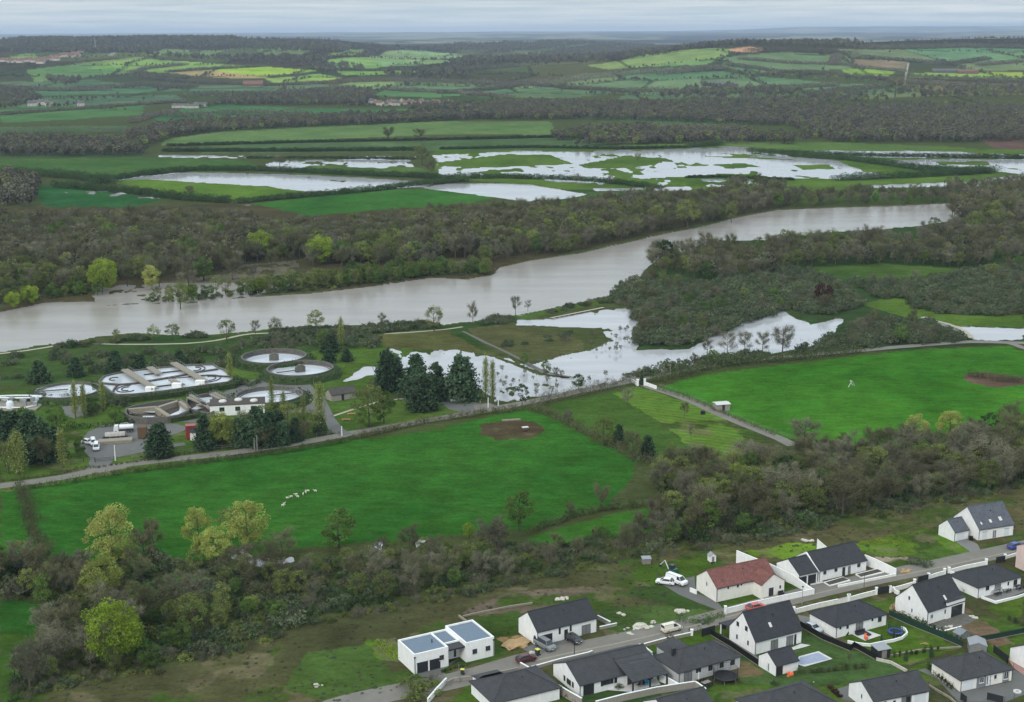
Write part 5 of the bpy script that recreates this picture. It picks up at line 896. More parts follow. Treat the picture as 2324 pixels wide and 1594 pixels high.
# housing estate street
ribbon('street', [(700,1640),(760,1604),(840,1584),(915,1568),(1000,1552),(1090,1530),(1180,1503),(1290,1478),(1400,1456),(1500,1433),(1600,1409),(1680,1388),(1760,1366),(1860,1341),(1980,1314),(2100,1290),(2220,1264),(2330,1240),(2450,1212)], 6.4, .035, M['road'], 'pale street climbing through the housing estate')
ribbon('gutter', [(1180,1508),(1290,1483),(1400,1461),(1500,1438),(1600,1414),(1680,1393),(1760,1371),(1860,1346),(1980,1319),(2100,1295),(2220,1269),(2330,1245)], .5, .045, M['conc'], 'pale concrete gutter down the middle of the street')
def S(name, cps, z, m, label): return sheet(name, [cv(*q) for q in cps], z, m, label)
S('driveway', [('A',410,875),('A',700,800),('A',830,735),('A',700,830),('A',640,860),('A',700,900),('A',660,935),('A',450,915)], .030, M['asph_d'], 'dark gravel drive before the flat roofed garage')
S('driveway', [('A',1550,600),('A',1900,520),('A',2050,490),('A',1930,540),('A',2060,620),('A',1560,730),('A',1400,655)], .030, M['asph_d'], 'dark drive with two cars before the long gabled house')
S('driveway', [('E',200,970),('E',330,880),('E',480,930),('E',600,900),('E',620,1090),('E',840,1170),('E',950,1300),('E',940,1310),('E',640,1200),('E',430,1110)], .030, M['asph_d'], 'grey drive with white vehicles left of the red roofed house')
S('driveway', [('F',1460,665),('F',1600,630),('F',1740,700),('F',1820,850),('F',1690,900),('F',1640,790)], .030, M['asphalt'], 'grey drive of the light slate roofed house')
S('terrace', [('E',1870,950),('E',1990,940),('E',2110,985),('E',2324,930),('F',560,1050),('F',700,1095),('F',300,1190),('F',0,1250),('E',1950,1060)], .031, M['paving'], 'white paved forecourt of the double slate roofed house')
S('driveway', [('C',350,690),('C',420,670),('C',600,760),('C',910,950),('C',950,1000),('C',940,1080),('C',700,920)], .030, M['asphalt'], 'grey paved side drive of the tall gabled house')
S('terrace', [('C',1340,870),('C',1480,810),('C',1600,830),('C',1500,860),('C',1380,890)], .031, M['paving'], 'pale terrace slab behind the tall gabled house')
S('driveway', [('C',1440,450),('C',1600,480),('C',1700,600),('C',1900,750),('C',1860,730),('C',1480,560)], .030, M['asphalt'], 'grey drive with a silver car beside the hipped house')
S('terrace', [('D',170,690),('D',350,640),('D',540,705),('D',340,775)], .031, M['paving'], 'pale terrace with sofa behind the hipped house')
S('terrace', [('D',1120,580),('D',1400,490),('D',1580,430),('D',1760,500),('D',1540,600),('D',1310,660)], .031, M['conc_d'], 'unfinished grey terrace with rubble behind the house')
S('terrace', [('F',1800,1300),('F',2280,1230),('F',2324,1250),('F',2324,1300),('F',1970,1430),('F',1790,1370)], .031, M['asphalt'], 'grey terrace crowded with garden furniture at the right edge')
S('driveway', [('D',1530,1410),('D',2170,1280),('D',2190,1130),('D',2400,1230),('D',2400,1420),('D',2090,1539),('D',1500,1539),('D',1240,1250),('D',1000,1140),('D',1100,1120)], .030, M['asph_d'], 'wide dark gravel court around the house at the lower right')
S('driveway', [('D',0,1370),('D',150,1330),('D',150,1480),('D',220,1539),('D',40,1500)], .030, M['asph_d'], 'dark gravel left of the bottom gabled house')
S('terrace', [('D',2120,1000),('D',2270,960),('D',2400,1050),('D',2400,1250),('D',2200,1120)], .0305, mat('pink_paving', C(168, 132, 122), .9, 1, .15), 'pink paved court at the right edge')
S('patio', [('B',1000,1040),('B',1240,980),('B',1500,930),('B',1540,990),('B',1260,1060)], .031, M['paving'], 'paved floor of the covered terrace')
# ---------------------------------------------------------------- treatment works
def c2(x, y, z=0): return P((300+x/3.984)/KS, (780+y/3.984)/KS, z)
def c1(x, y, z=0): return c2(x-1195.2, y, z)
def wallpath(mb, pts, t, z0, z1, closed=False):
    pts = [Vector((p[0], p[1], 0)) for p in pts]; n = len(pts); L_, R_ = [], []
    for i in range(n):
        a = pts[(i-1) % n] if closed or i else pts[i]; b_ = pts[(i+1) % n] if closed or i < n-1 else pts[i]
        d = (b_-a).normalized(); s = Vector((-d.y, d.x, 0))
        if (closed or 0 < i < n-1):
            d1 = (pts[i]-a).normalized(); k = max(.5, abs(Vector((-d1.y, d1.x, 0)).dot(s)))
        else: k = 1
        L_.append(pts[i]+s*t*.5/k); R_.append(pts[i]-s*t*.5/k)
    o = len(mb.v); z0s = z0 if hasattr(z0, '__len__') else [z0]*n; z1s = z1 if hasattr(z1, '__len__') else [z1]*n
    for i in range(n): mb.v += [(L_[i].x, L_[i].y, z0s[i]), (L_[i].x, L_[i].y, z1s[i]), (R_[i].x, R_[i].y, z1s[i]), (R_[i].x, R_[i].y, z0s[i])]
    for i in range(n if closed else n-1):
        q = (i+1) % n
        for j in range(4):
            j2 = (j+1) % 4; mb.f.append((o+i*4+j, o+i*4+j2, o+q*4+j2, o+q*4+j))
    if not closed: mb.f += [(o, o+3, o+2, o+1), (o+4*n-4, o+4*n-3, o+4*n-2, o+4*n-1)]
    return mb
bank_m = mat('ivy_bank', C(58, 74, 40, .8), 1, 1.3, .5, .9)
def lerp(a, b, t): return a+(b-a)*t
def spin(mb, c, prof, k=72):
    o = len(mb.v)
    for i in range(k):
        t = 2*math.pi*i/k
        for r, z in prof: mb.v.append((c[0]+math.cos(t)*r, c[1]+math.sin(t)*r, z))
    m_ = len(prof)
    for i in range(k):
        q = (i+1) % k
        for j in range(m_-1): mb.f.append((o+i*m_+j, o+q*m_+j, o+q*m_+j+1, o+i*m_+j+1))
def hedge_faces(p, pts, wid, h, size=.4, dens=3, z0=0):
    rs = p.rs
    for a, b_ in zip(pts[:-1], pts[1:]):
        l = math.hypot(b_[0]-a[0], b_[1]-a[1]); n = max(1, int(l*dens*h))
        t = rs.uniform(0, 1, n)[:, None]; cen = np.array([a[0], a[1], 0])*(1-t)+np.array([b_[0], b_[1], 0])*t+rs.normal(size=(n, 3))*np.array([wid*.3, wid*.3, 0]); cen[:, 2] = z0+rs.uniform(0, h, n)
        p.leaves(cen, size, rs.uniform(.1, .9, n))
def tank(V_, rad_px, rim, water, label, bridge=None, bank=True):
    c = P(V_[0], V_[1], rim); D = math.hypot(c.x, c.y, CAM_H-rim); r = rad_px*D/FPX
    t = thing('round_tank', label, 'tank', (c.x, c.y, 0), 0, 'round settling tanks of the works')
    mb = MB(); mb.ring(r-.45, r, 0, rim, 72); mb.ring(r-.5, r+.12, rim, rim+.14, 72); mb.build('wall', M['conc_d'], t)
    mb = MB(); mb.add([(math.cos(2*math.pi*i/72)*(r-.4), math.sin(2*math.pi*i/72)*(r-.4), water) for i in range(72)], [tuple(range(72))]); mb.build('water', M['pool'], t)
    mb = MB(); mb.ring(r-1.35, r-1.2, water-.1, water+.25, 72); mb.build('weir', M['conc_d'], t)
    if bridge is not None:
        a, ln, kind_ = bridge; d = Vector((math.cos(a), math.sin(a), 0)); s = Vector((-d.y, d.x, 0))
        if kind_ == 'box':
            mb = MB(); mb.obox((0, 0, water+.9), d*1.6, s*1.1, (0, 0, 1.2)); mb.tube([(0, 0, water-1), (0, 0, water+2.6)], 1.0, 12); mb.build('centre_pier', M['conc_d'], t)
        if ln:
            mb = MB(); mb.obox(d*(r*ln*.5)+Vector((0, 0, water+.75)), d*r*ln*.5, s*.45, (0, 0, .12)); b_ = mb.build('bridge', M['conc_d'], t)
            mb = MB()
            for sg in (-1, 1):
                mb.tube([s*.45*sg+Vector((0, 0, water+1.8)), d*r*ln+s*.45*sg+Vector((0, 0, water+1.8))], .04, 4)
                for q in range(0, 9): mb.tube([d*r*ln*q/8+s*.45*sg+Vector((0, 0, water+.8)), d*r*ln*q/8+s*.45*sg+Vector((0, 0, water+1.8))], .03, 4)
            mb.build('railing', M['metal'], b_)
    if bank:
        mb = MB(); spin(mb, (0, 0), [(r+3.2, -.1), (r+2.6, rim*.35), (r+1.2, rim*.8), (r+.02, rim*.86)]); b_ = mb.build('earth_bank', bank_m); b_.location = (c.x, c.y, 0)
        tag(b_, 'ivy covered earth bank round a settling tank', kind='structure')
        p = TP(int(V_[0])); a_ = [(c.x+math.cos(i*.1047)*(r+1.9), c.y+math.sin(i*.1047)*(r+1.9)) for i in range(61)]; hedge_faces(p, a_, 2.4, rim*.85, .5, 9)
        me = npmesh('ivy', np.concatenate(p.V), np.concatenate(p.F), [M['fol_ivy']], attrs={'tint': ('POINT', 'FLOAT', np.clip(np.concatenate(p.T), 0, 1))}); tag(link('ivy', me), 'ivy and grass growing over the bank of a settling tank', kind='stuff')
    return c, r
tank((621.6, 807.8), 72, 2.6, 1.0, 'round concrete tank at the back, the farther of the paired tanks', (0, 0, 'box'))
tank((681.2, 835.3), 74, 2.6, 1.2, 'round concrete tank with a short scraper bridge, the nearer of the paired tanks', (R(210), .75, 'box'))
tank((610.7, 895.9), 75, 2.4, 1.3, 'round concrete tank right of the channels, behind the white building', (R(25), .9, 'none'))
tank((154.8, 885.3), 69, 2.0, 1.5, 'round concrete tank standing alone at the left of the works', (R(197), .95, 'none'))
# long aeration basin
OUT = [(-240,560),(-195,512),(-100,488),(0,468),(300,432),(640,404),(860,398),(905,428),(960,447),(1035,505),(1040,545),(1000,568),(820,592),(330,660),(100,684),(-60,690),(-110,675),(-140,650),(-180,618),(-235,585)]
rim = 2.3; pts = [c2(x, y, rim) for x, y in OUT]; cx = sum(p.x for p in pts)/len(pts); cy = sum(p.y for p in pts)/len(pts); O = Vector((cx, cy, 0)); loc = [p-O for p in pts]
bs = thing('aeration_basin', 'long concrete basin with rounded ends, two crossing walkways and white water', 'basin', O)
mb = MB(); wallpath(mb, loc, .6, 0, rim, True); mb.build('wall', M['conc_d'], bs)
mb = MB(); mb.add([(p.x, p.y, rim-.55) for p in loc], [tuple(range(len(loc)))[::-1]]); q_ = mb.build('water', M['pool'], bs); fix_ngon(q_)
def L2(x, y, z=rim): return c2(x, y, z)-O
for ln, t_, z1 in ([[(-240,572),(-60,590),(100,578),(560,500),(700,470),(900,440)], 1.6, rim-.2], [[(-60,590),(-100,640),(-110,672)], .6, rim-.1], [[(190,495),(420,470),(560,455)], .3, rim-.1], [[(200,560),(420,530),(620,515)], .3, rim-.3], [[(310,610),(480,590)], .3, rim-.1], [[(620,515),(800,500),(1030,515)], .8, rim-.1]):
    mb = MB(); wallpath(mb, [L2(*q) for q in ln], t_, .2, z1); mb.build('divider', M['soil'], bs)
for cx_, cy_, rx, a0, a1 in ((-95,545,50,60,300), (30,640,110,90,330), (30,640,60,90,300), (690,450,100,-100,110), (690,450,55,-100,110), (820,540,120,-110,120), (820,540,70,-100,120)):
    c = L2(cx_, cy_, rim-.5); r_ = rx*(c.y+cy)/FPX/3.984/KS*1.0; arc = [(c.x+math.cos(R(a))*r_*.9, c.y+math.sin(R(a))*r_*1.2) for a in np.linspace(a0, a1, 16)]; mb = MB(); wallpath(mb, arc, .28, .8, rim-.3); mb.build('baffle', M['black'], bs)
def walkway(a, b_, wd, z, par, nm='walkway'):
    d = (b_-a); d.z = 0; l = d.length; d.normalize(); s = Vector((-d.y, d.x, 0)); mid = (a+b_)/2; mid.z = z
    mb = MB(); mb.obox(mid, d*l/2, s*wd/2, (0, 0, .22)); o = mb.build(nm, M['conc'], par); mb = MB()
    for sg in (-1, 1):
        e = s*(wd/2-.05)*sg; mb.tube([Vector((a.x, a.y, z+1.2))+e, Vector((b_.x, b_.y, z+1.2))+e], .04, 4)
        for i in range(int(l/2)+1): q = a.lerp(b_, i/max(1, int(l/2))); mb.tube([Vector((q.x, q.y, z+.2))+e, Vector((q.x, q.y, z+1.2))+e], .03, 4)
    mb.build('railing', M['metal'], o); return o
walkway(L2(5,468), L2(300,652), 2.6, rim+.5, bs); walkway(L2(475,402), L2(790,585), 2.6, rim+.5, bs); walkway(L2(245,440), L2(340,505), 2.4, rim+.35, bs); walkway(L2(455,562), L2(560,612), 2.2, rim+.35, bs)
for (x, y) in ((255, 648), (735, 585), (510, 612)): c = L2(x, y, rim); mb = MB(); mb.box(c.x-1.6, c.x+1.6, c.y-1, c.y+1, .3, rim+1.0); mb.build('control_box', M['white'], bs, .05)
for x in (830, 715): a = L2(x+20, 605, 0); b_ = L2(x, 660, 0)
mb = MB()
for off in (0, 26): mb.tube([L2(735+off, 592, rim), L2(705+off, 655, .2)], .16, 6)
mb.build('outlet_pipe', M['conc'], bs)
mb = MB(); wallpath(mb, [p*1.0+p.normalized()*1.6 for p in loc[9:20]+loc[:1]], 2.6, -.1, rim*.75); eb = mb.build('earth_bank', bank_m); eb.location = O; tag(eb, 'overgrown earth bank in front of the long basin', kind='structure')
p = TP(77); hedge_faces(p, [(q+q.normalized()*2.2+O).xy for q in loc[9:20]+loc[:1]], 2.6, 2.2, .5, 9)
me = npmesh('ivy', np.concatenate(p.V), np.concatenate(p.F), [M['fol_ivy']], attrs={'tint': ('POINT', 'FLOAT', np.clip(np.concatenate(p.T), 0, 1))}); tag(link('ivy', me), 'ivy and grass growing over the bank of the long basin', kind='stuff')
# lower half drained oval basin
OUT = [(12,858),(30,822),(110,795),(300,762),(440,745),(535,738),(600,775),(625,820),(610,850),(560,880),(420,908),(210,915),(90,908),(30,888)]
rim2 = 2.2; pts = [c2(x, y, rim2) for x, y in OUT]; O = sum(pts, Vector())/len(pts); O.z = 0
ob = thing('settling_basin', 'half drained oval basin split by thick walls, nearest to the works drive', 'basin', O)
mb = MB(); wallpath(mb, [q-O for q in pts], .6, 0, rim2, True); mb.build('wall', M['conc_d'], ob)
mb = MB(); mb.add([((q-O).x, (q-O).y, .25) for q in pts], [tuple(range(len(pts)))[::-1]]); q_ = mb.build('floor', M['soil'], ob); fix_ngon(q_)
for pl, z in (([(40,865),(170,838),(300,845),(300,870),(160,862),(60,880)], .8), ([(380,830),(490,795),(480,810),(400,836)], .8), ([(440,890),(530,850),(540,808),(600,830),(600,850),(520,885),(440,900)], .8), ([(180,900),(300,900),(300,912),(180,912)], .8)):
    mb = MB(); mb.add([((c2(x, y, z)-O).x, (c2(x, y, z)-O).y, z) for x, y in pl], [tuple(range(len(pl)))]); q_ = mb.build('water', M['pool'], ob); fix_ngon(q_)
for ln in ([(310,815),(530,745)], [(310,815),(440,900)], [(530,745),(625,820)], [(40,830),(310,805)]): mb = MB(); wallpath(mb, [c2(x, y, rim2)-O for x, y in ln], 1.4, .1, rim2-.1); mb.build('divider', M['conc'], ob)
# channels between oval basin and right tank
O = c2(820, 780, 0); ch = thing('inlet_channels', 'block of open concrete channels with parallel footbridges', 'basin', O)
pl = [(600,770),(610,720),(860,670),(1000,690),(1080,740),(1040,790),(900,830),(830,870),(700,850),(640,830)]; pp = [c2(x, y, 1.8)-O for x, y in pl]
mb = MB(); wallpath(mb, pp, .5, 0, 1.8, True); mb.build('wall', M['conc_d'], ch)
mb = MB(); mb.add([(q.x, q.y, .5) for q in pp], [tuple(range(len(pp)))[::-1]]); q_ = mb.build('floor', M['soil'], ch); fix_ngon(q_)
for pl_ in ([(720,730),(850,715),(850,760),(800,775)], [(650,830),(700,805),(760,825),(700,840)], [(860,740),(960,720),(1000,740),(900,770)]):
    mb = MB(); mb.add([((c2(x, y, .9)-O).x, (c2(x, y, .9)-O).y, .9) for x, y in pl_], [tuple(range(len(pl_)))]); q_ = mb.build('water', M['pool'], ch); fix_ngon(q_)
for a, b_ in (((615,722),(800,800)), ((640,700),(830,830)), ((835,690),(930,740)), ((870,680),(1040,770)), ((700,800),(900,760))): walkway(c2(*a, 2)-O, c2(*b_, 2)-O, 1.0, 2.0, ch, 'footbridge')
mb = MB(); wallpath(mb, [c2(x, y, 1)-Vector((0, 0, 0)) for x, y in [(30,920),(210,940),(430,935),(700,890),(800,880)]], 2.0, -.1, 1.5); eb = mb.build('earth_bank', bank_m); tag(eb, 'overgrown earth bank below the oval basin', kind='structure')
p = TP(79); hedge_faces(p, [c2(x, y, .5).xy for x, y in [(10,905),(60,930),(210,950),(430,945),(620,920),(800,890)]], 2.6, 1.8, .5, 10); hedge_faces(p, [c1(x, y, .5).xy for x, y in [(640,985),(760,1010),(900,1000),(1100,985),(1300,960)]], 1.6, 1.6, .45, 9)
me = npmesh('ivy', np.concatenate(p.V), np.concatenate(p.F), [M['fol_ivy']], attrs={'tint': ('POINT', 'FLOAT', np.clip(np.concatenate(p.T), 0, 1))}); tag(link('ivy', me), 'ivy and hedge plants along the bank below the oval basin', kind='stuff')
# white works building, mostly hidden by trees
O = c2(830, 905, 0); O2 = c2(1360, 878, 0); d = (O2-O); L_ = d.length; an = math.atan2(d.y, d.x)
wb = thing('works_building', 'flat roofed white building half hidden behind the works conifers', 'building', O, an)
mb = MB(); mb.box(0, L_, 0, 8, 0, 3.4); mb.build('wall', M['white'], wb); mb = MB(); mb.box(-.15, L_+.15, -.15, 8.15, 3.4, 3.6); rf = mb.build('roof', M['soil'], wb)
for i, (x, y) in enumerate(((4, 4), (9, 5), (14, 3), (19, 6), (24, 4), (29, 5))):
    if x < L_-2: mb = MB(); spin(mb, (x, y), [(1.3, 3.6), (1.3, 3.9), (1.0, 4.2), (.5, 4.35), (.02, 4.4)], 16); mb.build('skylight_dome', M['paving'], rf)
for x in (3, 8, 13, 18, 23):
    if x < L_-2: mb = MB(); mb.box(x, x+1.6, -.03, .02, 1.4, 2.8); w_ = mb.build('window', M['glass'], wb)
# small red building, red container, brown timber tank, stone hut
def hut(name, V_, wx, wy, h, rh, wm, rm, label, rz=0, door=True, cat='hut'):
    c = P(*V_); t = thing(name, label, cat, (c.x, c.y, 0), rz); mb = MB(); mb.xprism([(0, 0), (wy, 0), (wy, h), (wy/2, h+rh), (0, h)], 0, wx); mb.build('wall', wm, t)
    mb = MB(); s = rh/(wy/2)
    for a, b_ in ((-.25, wy/2), (wy+.25, wy/2)): mb.xprism([(a, h-s*.25+.02), (b_, h+rh+.02), (b_, h+rh+.14), (a, h-s*.25+.14)], -.2, wx+.2)
    mb.build('roof', rm, t)
    if door: mb = MB(); mb.box(wx*.4, wx*.4+.9, -.04, .02, 0, 2); mb.build('door', M['dark'], t)
    return t
redm = paint('red_paint', (.28, .03, .035), .5)
hut('works_cabin', (432, 1000), 5, 4, 2.6, 1.2, M['white'], M['dark'], 'small white gabled cabin beside the red container', .2)
def crate(name, V_, wx, wy, h, m, label, rz=0, cat='container', ribs=True):
    c = P(*V_); t = thing(name, label, cat, (c.x, c.y, 0), rz); mb = MB(); mb.box(0, wx, 0, wy, .15, h); mb.build('shell', m, t, .04)
    if ribs:
        mb = MB()
        for i in range(1, int(wx/.5)): mb.box(i*.5-.06, i*.5+.06, -.05, 0, .2, h-.05)
        mb.box(-.04, wx+.04, -.06, wy+.04, h-.12, h+.03); mb.build('rib', m, t)
    mb = MB()
    for x in (.1, wx-.3): mb.box(x, x+.2, .1, wy-.1, 0, .15)
    mb.build('skid', M['metal'], t); return t
crate('container', (422, 998), 3.2, 2.6, 4.2, redm, 'dark red steel container beside the works drive', .2); crate('timber_bin', (313, 997), 2.6, 2.4, 3.6, M['wood'], 'tall brown timber bin on the lawn by the works drive', .1)
t = hut('stone_barn', (753, 912), 9, 5, 2.2, 1.6, M['block'], mat('mossy_roof', C(78, 76, 70), .95, .6, .3), 'low grey roofed barn left of the olive tree by the works', .55, cat='barn')
# pumps and pipework at the left edge
O = c1(180, 800, 0); sp2 = thing('sludge_plant', 'cluster of white pipes, pumps and small tanks at the left end of the works', 'machinery', O); mb = MB(); mb.box(-10, 8, -7, 4, 0, .5); mb.build('slab', M['conc'], sp2); mb = MB()
for i, (x, y) in enumerate(((-9, 2), (-6, 2.5), (-3, 0), (0, 1), (2, -2), (4, 0), (6, -3))): mb.box(x, x+1.2, y, y+1, .5, 2.0+.4*(i % 3))
mb.build('pump_housing', M['metal'], sp2, .05)
mb = MB(); arc = [(-9+8*math.cos(R(a))+8, 3+1.6*math.sin(R(a)), 2.2) for a in range(0, 361, 20)]; mb.tube(arc, .3, 8); mb.tube([(-8, -5, .8), (4, -6, .8), (7, -3, .8)], .3, 8); mb.tube([(-4, -4, .5), (-4, -4, 3), (-2, -4, 3), (-2, -4, .5)], .2, 8); mb.build('pipework', M['wdoor'], sp2, smooth=True)
mb = MB()
for x, y in ((5, 2), (-1, -5)): spin(mb, (x, y), [(1.2, .5), (1.2, 2.4), (.7, 2.9), (.05, 3.0)], 20)
mb.build('vessel', M['wdoor'], sp2, smooth=True)
# ---------------------------------------------------------------- vehicles
def wheel(par, x, y, r=.32, wdt=.2):
    mb = MB(); s = 1 if y > 0 else -1; pr = [(0, r*.62), (0, r*.92), (.03, r), (wdt-.03, r), (wdt, r*.92), (wdt, r*.62)]; k = 20; o = 0
    for i in range(k):
        a = 2*math.pi*i/k
        for q, rr_ in pr: mb.v.append((x+math.cos(a)*rr_, y-s*q+s*.02, r+math.sin(a)*rr_))
    m_ = len(pr)
    for i in range(k):
        q2 = (i+1) % k
        for j in range(m_-1): mb.f.append((i*m_+j, q2*m_+j, q2*m_+j+1, i*m_+j+1))
    t = mb.build('wheel', M['tyre'], par); mb = MB(); mb.v = [(x+math.cos(2*math.pi*i/12)*r*.66, y-s*.02, r+math.sin(2*math.pi*i/12)*r*.66) for i in range(12)]+[(x, y-s*.07, r)]
    mb.f = [(i, (i+1) % 12, 12) for i in range(12)]; mb.build('rim', M['rim'], t)
PROF = dict(
 car=dict(L=4.3, W=1.78, body=[(0,.35),(0,.72),(.12,.86),(.95,.98),(1.1,1.0),(3.7,1.02),(4.2,.95),(4.3,.7),(4.28,.35)], cab=[(.95,.97),(1.75,1.42),(2.2,1.47),(3.3,1.45),(3.75,1.28),(4.15,.98)], wb=(.78, 3.42)),
 hatch=dict(L=4.0, W=1.74, body=[(0,.35),(0,.75),(.1,.9),(.8,1.0),(3.6,1.03),(3.95,.98),(4.0,.7),(3.98,.35)], cab=[(.75,.99),(1.5,1.48),(2.0,1.54),(3.2,1.52),(3.6,1.36),(3.92,1.0)], wb=(.72, 3.25)),
 van=dict(L=4.4, W=1.82, body=[(0,.38),(0,.8),(.15,.98),(.9,1.12),(1.7,1.15),(4.35,1.15),(4.4,.8),(4.4,.38)], cab=[(.85,1.1),(1.5,1.72),(1.8,1.82),(4.2,1.84),(4.38,1.7),(4.39,1.13)], wb=(.8, 3.5)),
 bigvan=dict(L=5.2, W=1.95, body=[(0,.4),(0,.9),(.15,1.08),(.8,1.2),(1.4,1.25),(5.15,1.25),(5.2,.9),(5.2,.4)], cab=[(.75,1.2),(1.35,1.85),(1.65,1.98),(4.95,2.0),(5.15,1.85),(5.19,1.24)], wb=(.95, 4.1)))
def car(kindname, V_, rz, m, label, name='parked_car', cat='car', panel=False, sc=1):
    """local +x points to the rear; origin under the centre"""
    q = PROF[kindname]; c = V_ if isinstance(V_, Vector) else P(*V_); t = thing(name, label, cat, (c.x, c.y, .04), rz, 'parked cars and vans', sc); Lh = q['L']/2; W = q['W']
    mb = MB(); n = len(q['body'])
    # body side bulges a little: three cross sections
    for y, ins, dz in ((-W/2, .0, 0), (-W/2+.1, -.03, .0), (W/2-.1, -.03, 0), (W/2, 0, 0)):
        for x, z in q['body']:
            edge = abs(y) > W/2-.05; zz = z-(.05 if edge and z > .8 else 0); xx = x-Lh; xx += (.10 if edge else 0)*(1 if x < Lh else -1)*(1 if (x < .3 or x > q['L']-.3) else 0); mb.v.append((xx, y*(1 if not edge or .4 < z < .9 else .985), zz))
    mb.f += [tuple(range(n))[::-1], tuple(range(3*n, 4*n))]
    for s in range(3):
        for i in range(n): j = (i+1) % n; mb.f.append((s*n+i, s*n+j, (s+1)*n+j, (s+1)*n+i))
    b_ = mb.build('body', m, t, .04, True); cab = q['cab']; k = len(cab); mb = MB()
    hw = lambda z: W/2-.07-.26*max(0, z-1.0)
    for sgn in (-1, 1): mb.v += [(x-Lh, sgn*hw(z)*.995, z) for x, z in cab]
    mb.f += [tuple(range(k)), tuple(range(k, 2*k))[::-1]]+[(i+k, (i+1)+k, i+1, i) for i in range(k-1)]+[(2*k-1, k, 0, k-1)]
    mb.build('windows', M['glass'], t, .03)
    mb = MB(); top = [p_ for p_ in cab if p_[1] > (cab[len(cab)//2][1]-.16)]; x0, x1 = top[0][0]-Lh-.03, top[-1][0]-Lh+.05; zt = max(p_[1] for p_ in cab); 
    mb.v = [(x0, -hw(zt)-.01, zt-.07), (x1, -hw(zt)-.01, zt-.06), (x1, hw(zt)+.01, zt-.06), (x0, hw(zt)+.01, zt-.07), (x0+.1, -hw(zt)+.1, zt+.03), (x1-.1, -hw(zt)+.1, zt+.03), (x1-.1, hw(zt)-.1, zt+.03), (x0+.1, hw(zt)-.1, zt+.03)]
    mb.f = [(3,2,1,0),(4,5,6,7),(0,1,5,4),(1,2,6,5),(2,3,7,6),(3,0,4,7)]; mb.build('roof', m, t, .03)
    mb = MB()
    for sgn in (-1, 1):
        for i in (1, k-2) if kindname in ('van', 'bigvan') else (1, k//2, k-2):
            x, z = cab[i]; x2, z2 = (cab[0] if i == 1 else (cab[-1] if i == k-2 else (x+.05, 1.0))); mb.tube([(x-Lh, sgn*(hw(z)+.005), z), (x2-Lh, sgn*(hw(z2)+.005), z2)], .05, 4)
    mb.build('pillar', m, t)
    if panel:
        mb = MB(); xa = cab[2][0]+.35-Lh; xb = cab[-2][0]-.03-Lh
        for sgn in (-1, 1): mb.v += [(xa, sgn*(hw(1.1)+.02), 1.08), (xb, sgn*(hw(1.1)+.02), 1.08), (xb, sgn*(hw(zt-.1)+.02), zt-.06), (xa, sgn*(hw(zt-.1)+.02), zt-.06)]
        mb.f = [(0,1,2,3), (7,6,5,4), (0,4,5,1), (1,5,6,2), (2,6,7,3), (3,7,4,0)]; mb.build('side_panel', m, t)
    for x in q['wb']:
        for y in (-W/2, W/2): wheel(t, x-Lh, y, .33 if q['L'] < 5 else .36)
    for sgn in (-1, 1):
        mb = MB(); mb.box(-Lh-.02, -Lh+.1, sgn*.55-.18, sgn*.55+.18, .66, .8); mb.build('headlight', M['wdoor'], t, .02); mb = MB(); mb.box(Lh-.08, Lh+.02, sgn*.68-.1, sgn*.68+.1, .72, .98); mb.build('tail_light', redm, t, .02)
        mb = MB(); mb.box(cab[1][0]-Lh-.35, cab[1][0]-Lh-.2, sgn*(W/2+.02)-.09, sgn*(W/2+.02)+.09, 1.0, 1.14); mb.build('mirror', m, t, .02)
    mb = MB(); mb.box(-Lh-.03, -Lh+.05, -.26, .26, .42, .53); mb.build('number_plate', M['wdoor'], t)
    return t
white_p = paint('white_paint', (.78, .78, .77)); grey_p = paint('grey_paint', (.20, .215, .22)); black_p = paint('black_paint', (.02, .02, .022)); maroon_p = paint('maroon_paint', (.09, .012, .016)); silver_p = paint('silver_paint', (.50, .53, .56)); blue_p = paint('blue_paint', (.03, .07, .33)); red_p = paint('red_car_paint', (.55, .08, .07)); cream_p = paint('cream_paint', (.72, .66, .55))
car('hatch', cv('A', 1440, 775), R(208), maroon_p, 'dark red car parked on the street by the block wall corner')
car('bigvan', cv('A', 1615, 645), R(128), grey_p, 'grey van parked on the dark drive before the long house', 'parked_van', 'van')
car('hatch', cv('A', 1885, 590), R(122), black_p, 'black car parked on the dark drive beside the grey van')
car('van', cv('B', 1640, 490), R(208), cream_p, 'cream van standing on the street by the rubble', 'parked_van', 'van', True)
car('hatch', cv('B', 1455, 800), R(112), white_p, 'white car parked between the covered terrace house and grey house')
car('car', cv('C', 1625, 645), R(122), silver_p, 'silver car on the side drive of the hipped house')
car('car', cv('C', 915, 385), R(205), red_p, 'red car showing above the ridge of the tall gabled house')
car('car', cv('E', 275, 990), R(-20), white_p, 'white estate car on the drive left of the red roofed house')
car('bigvan', cv('E', 400, 980), R(133), white_p, 'white van parked beside the white estate car', 'parked_van', 'van', True)
car('car', cv('F', 2215, 755), R(208), blue_p, 'blue car parked on the street at the right edge')
car('hatch', (199, 1008), R(150), white_p, 'small white car in the works yard'); car('bigvan', (219, 1020), R(105), white_p, 'white van nearest the works gate', 'parked_van', 'van', False, .95); car('bigvan', (212, 1009), R(110), white_p, 'white van behind the one nearest the works gate', 'parked_van', 'van', True, .9)
car('bigvan', (1036, 912), R(15), white_p, 'white car half hidden behind the broad conifer', 'parked_car', 'car', False, .8)
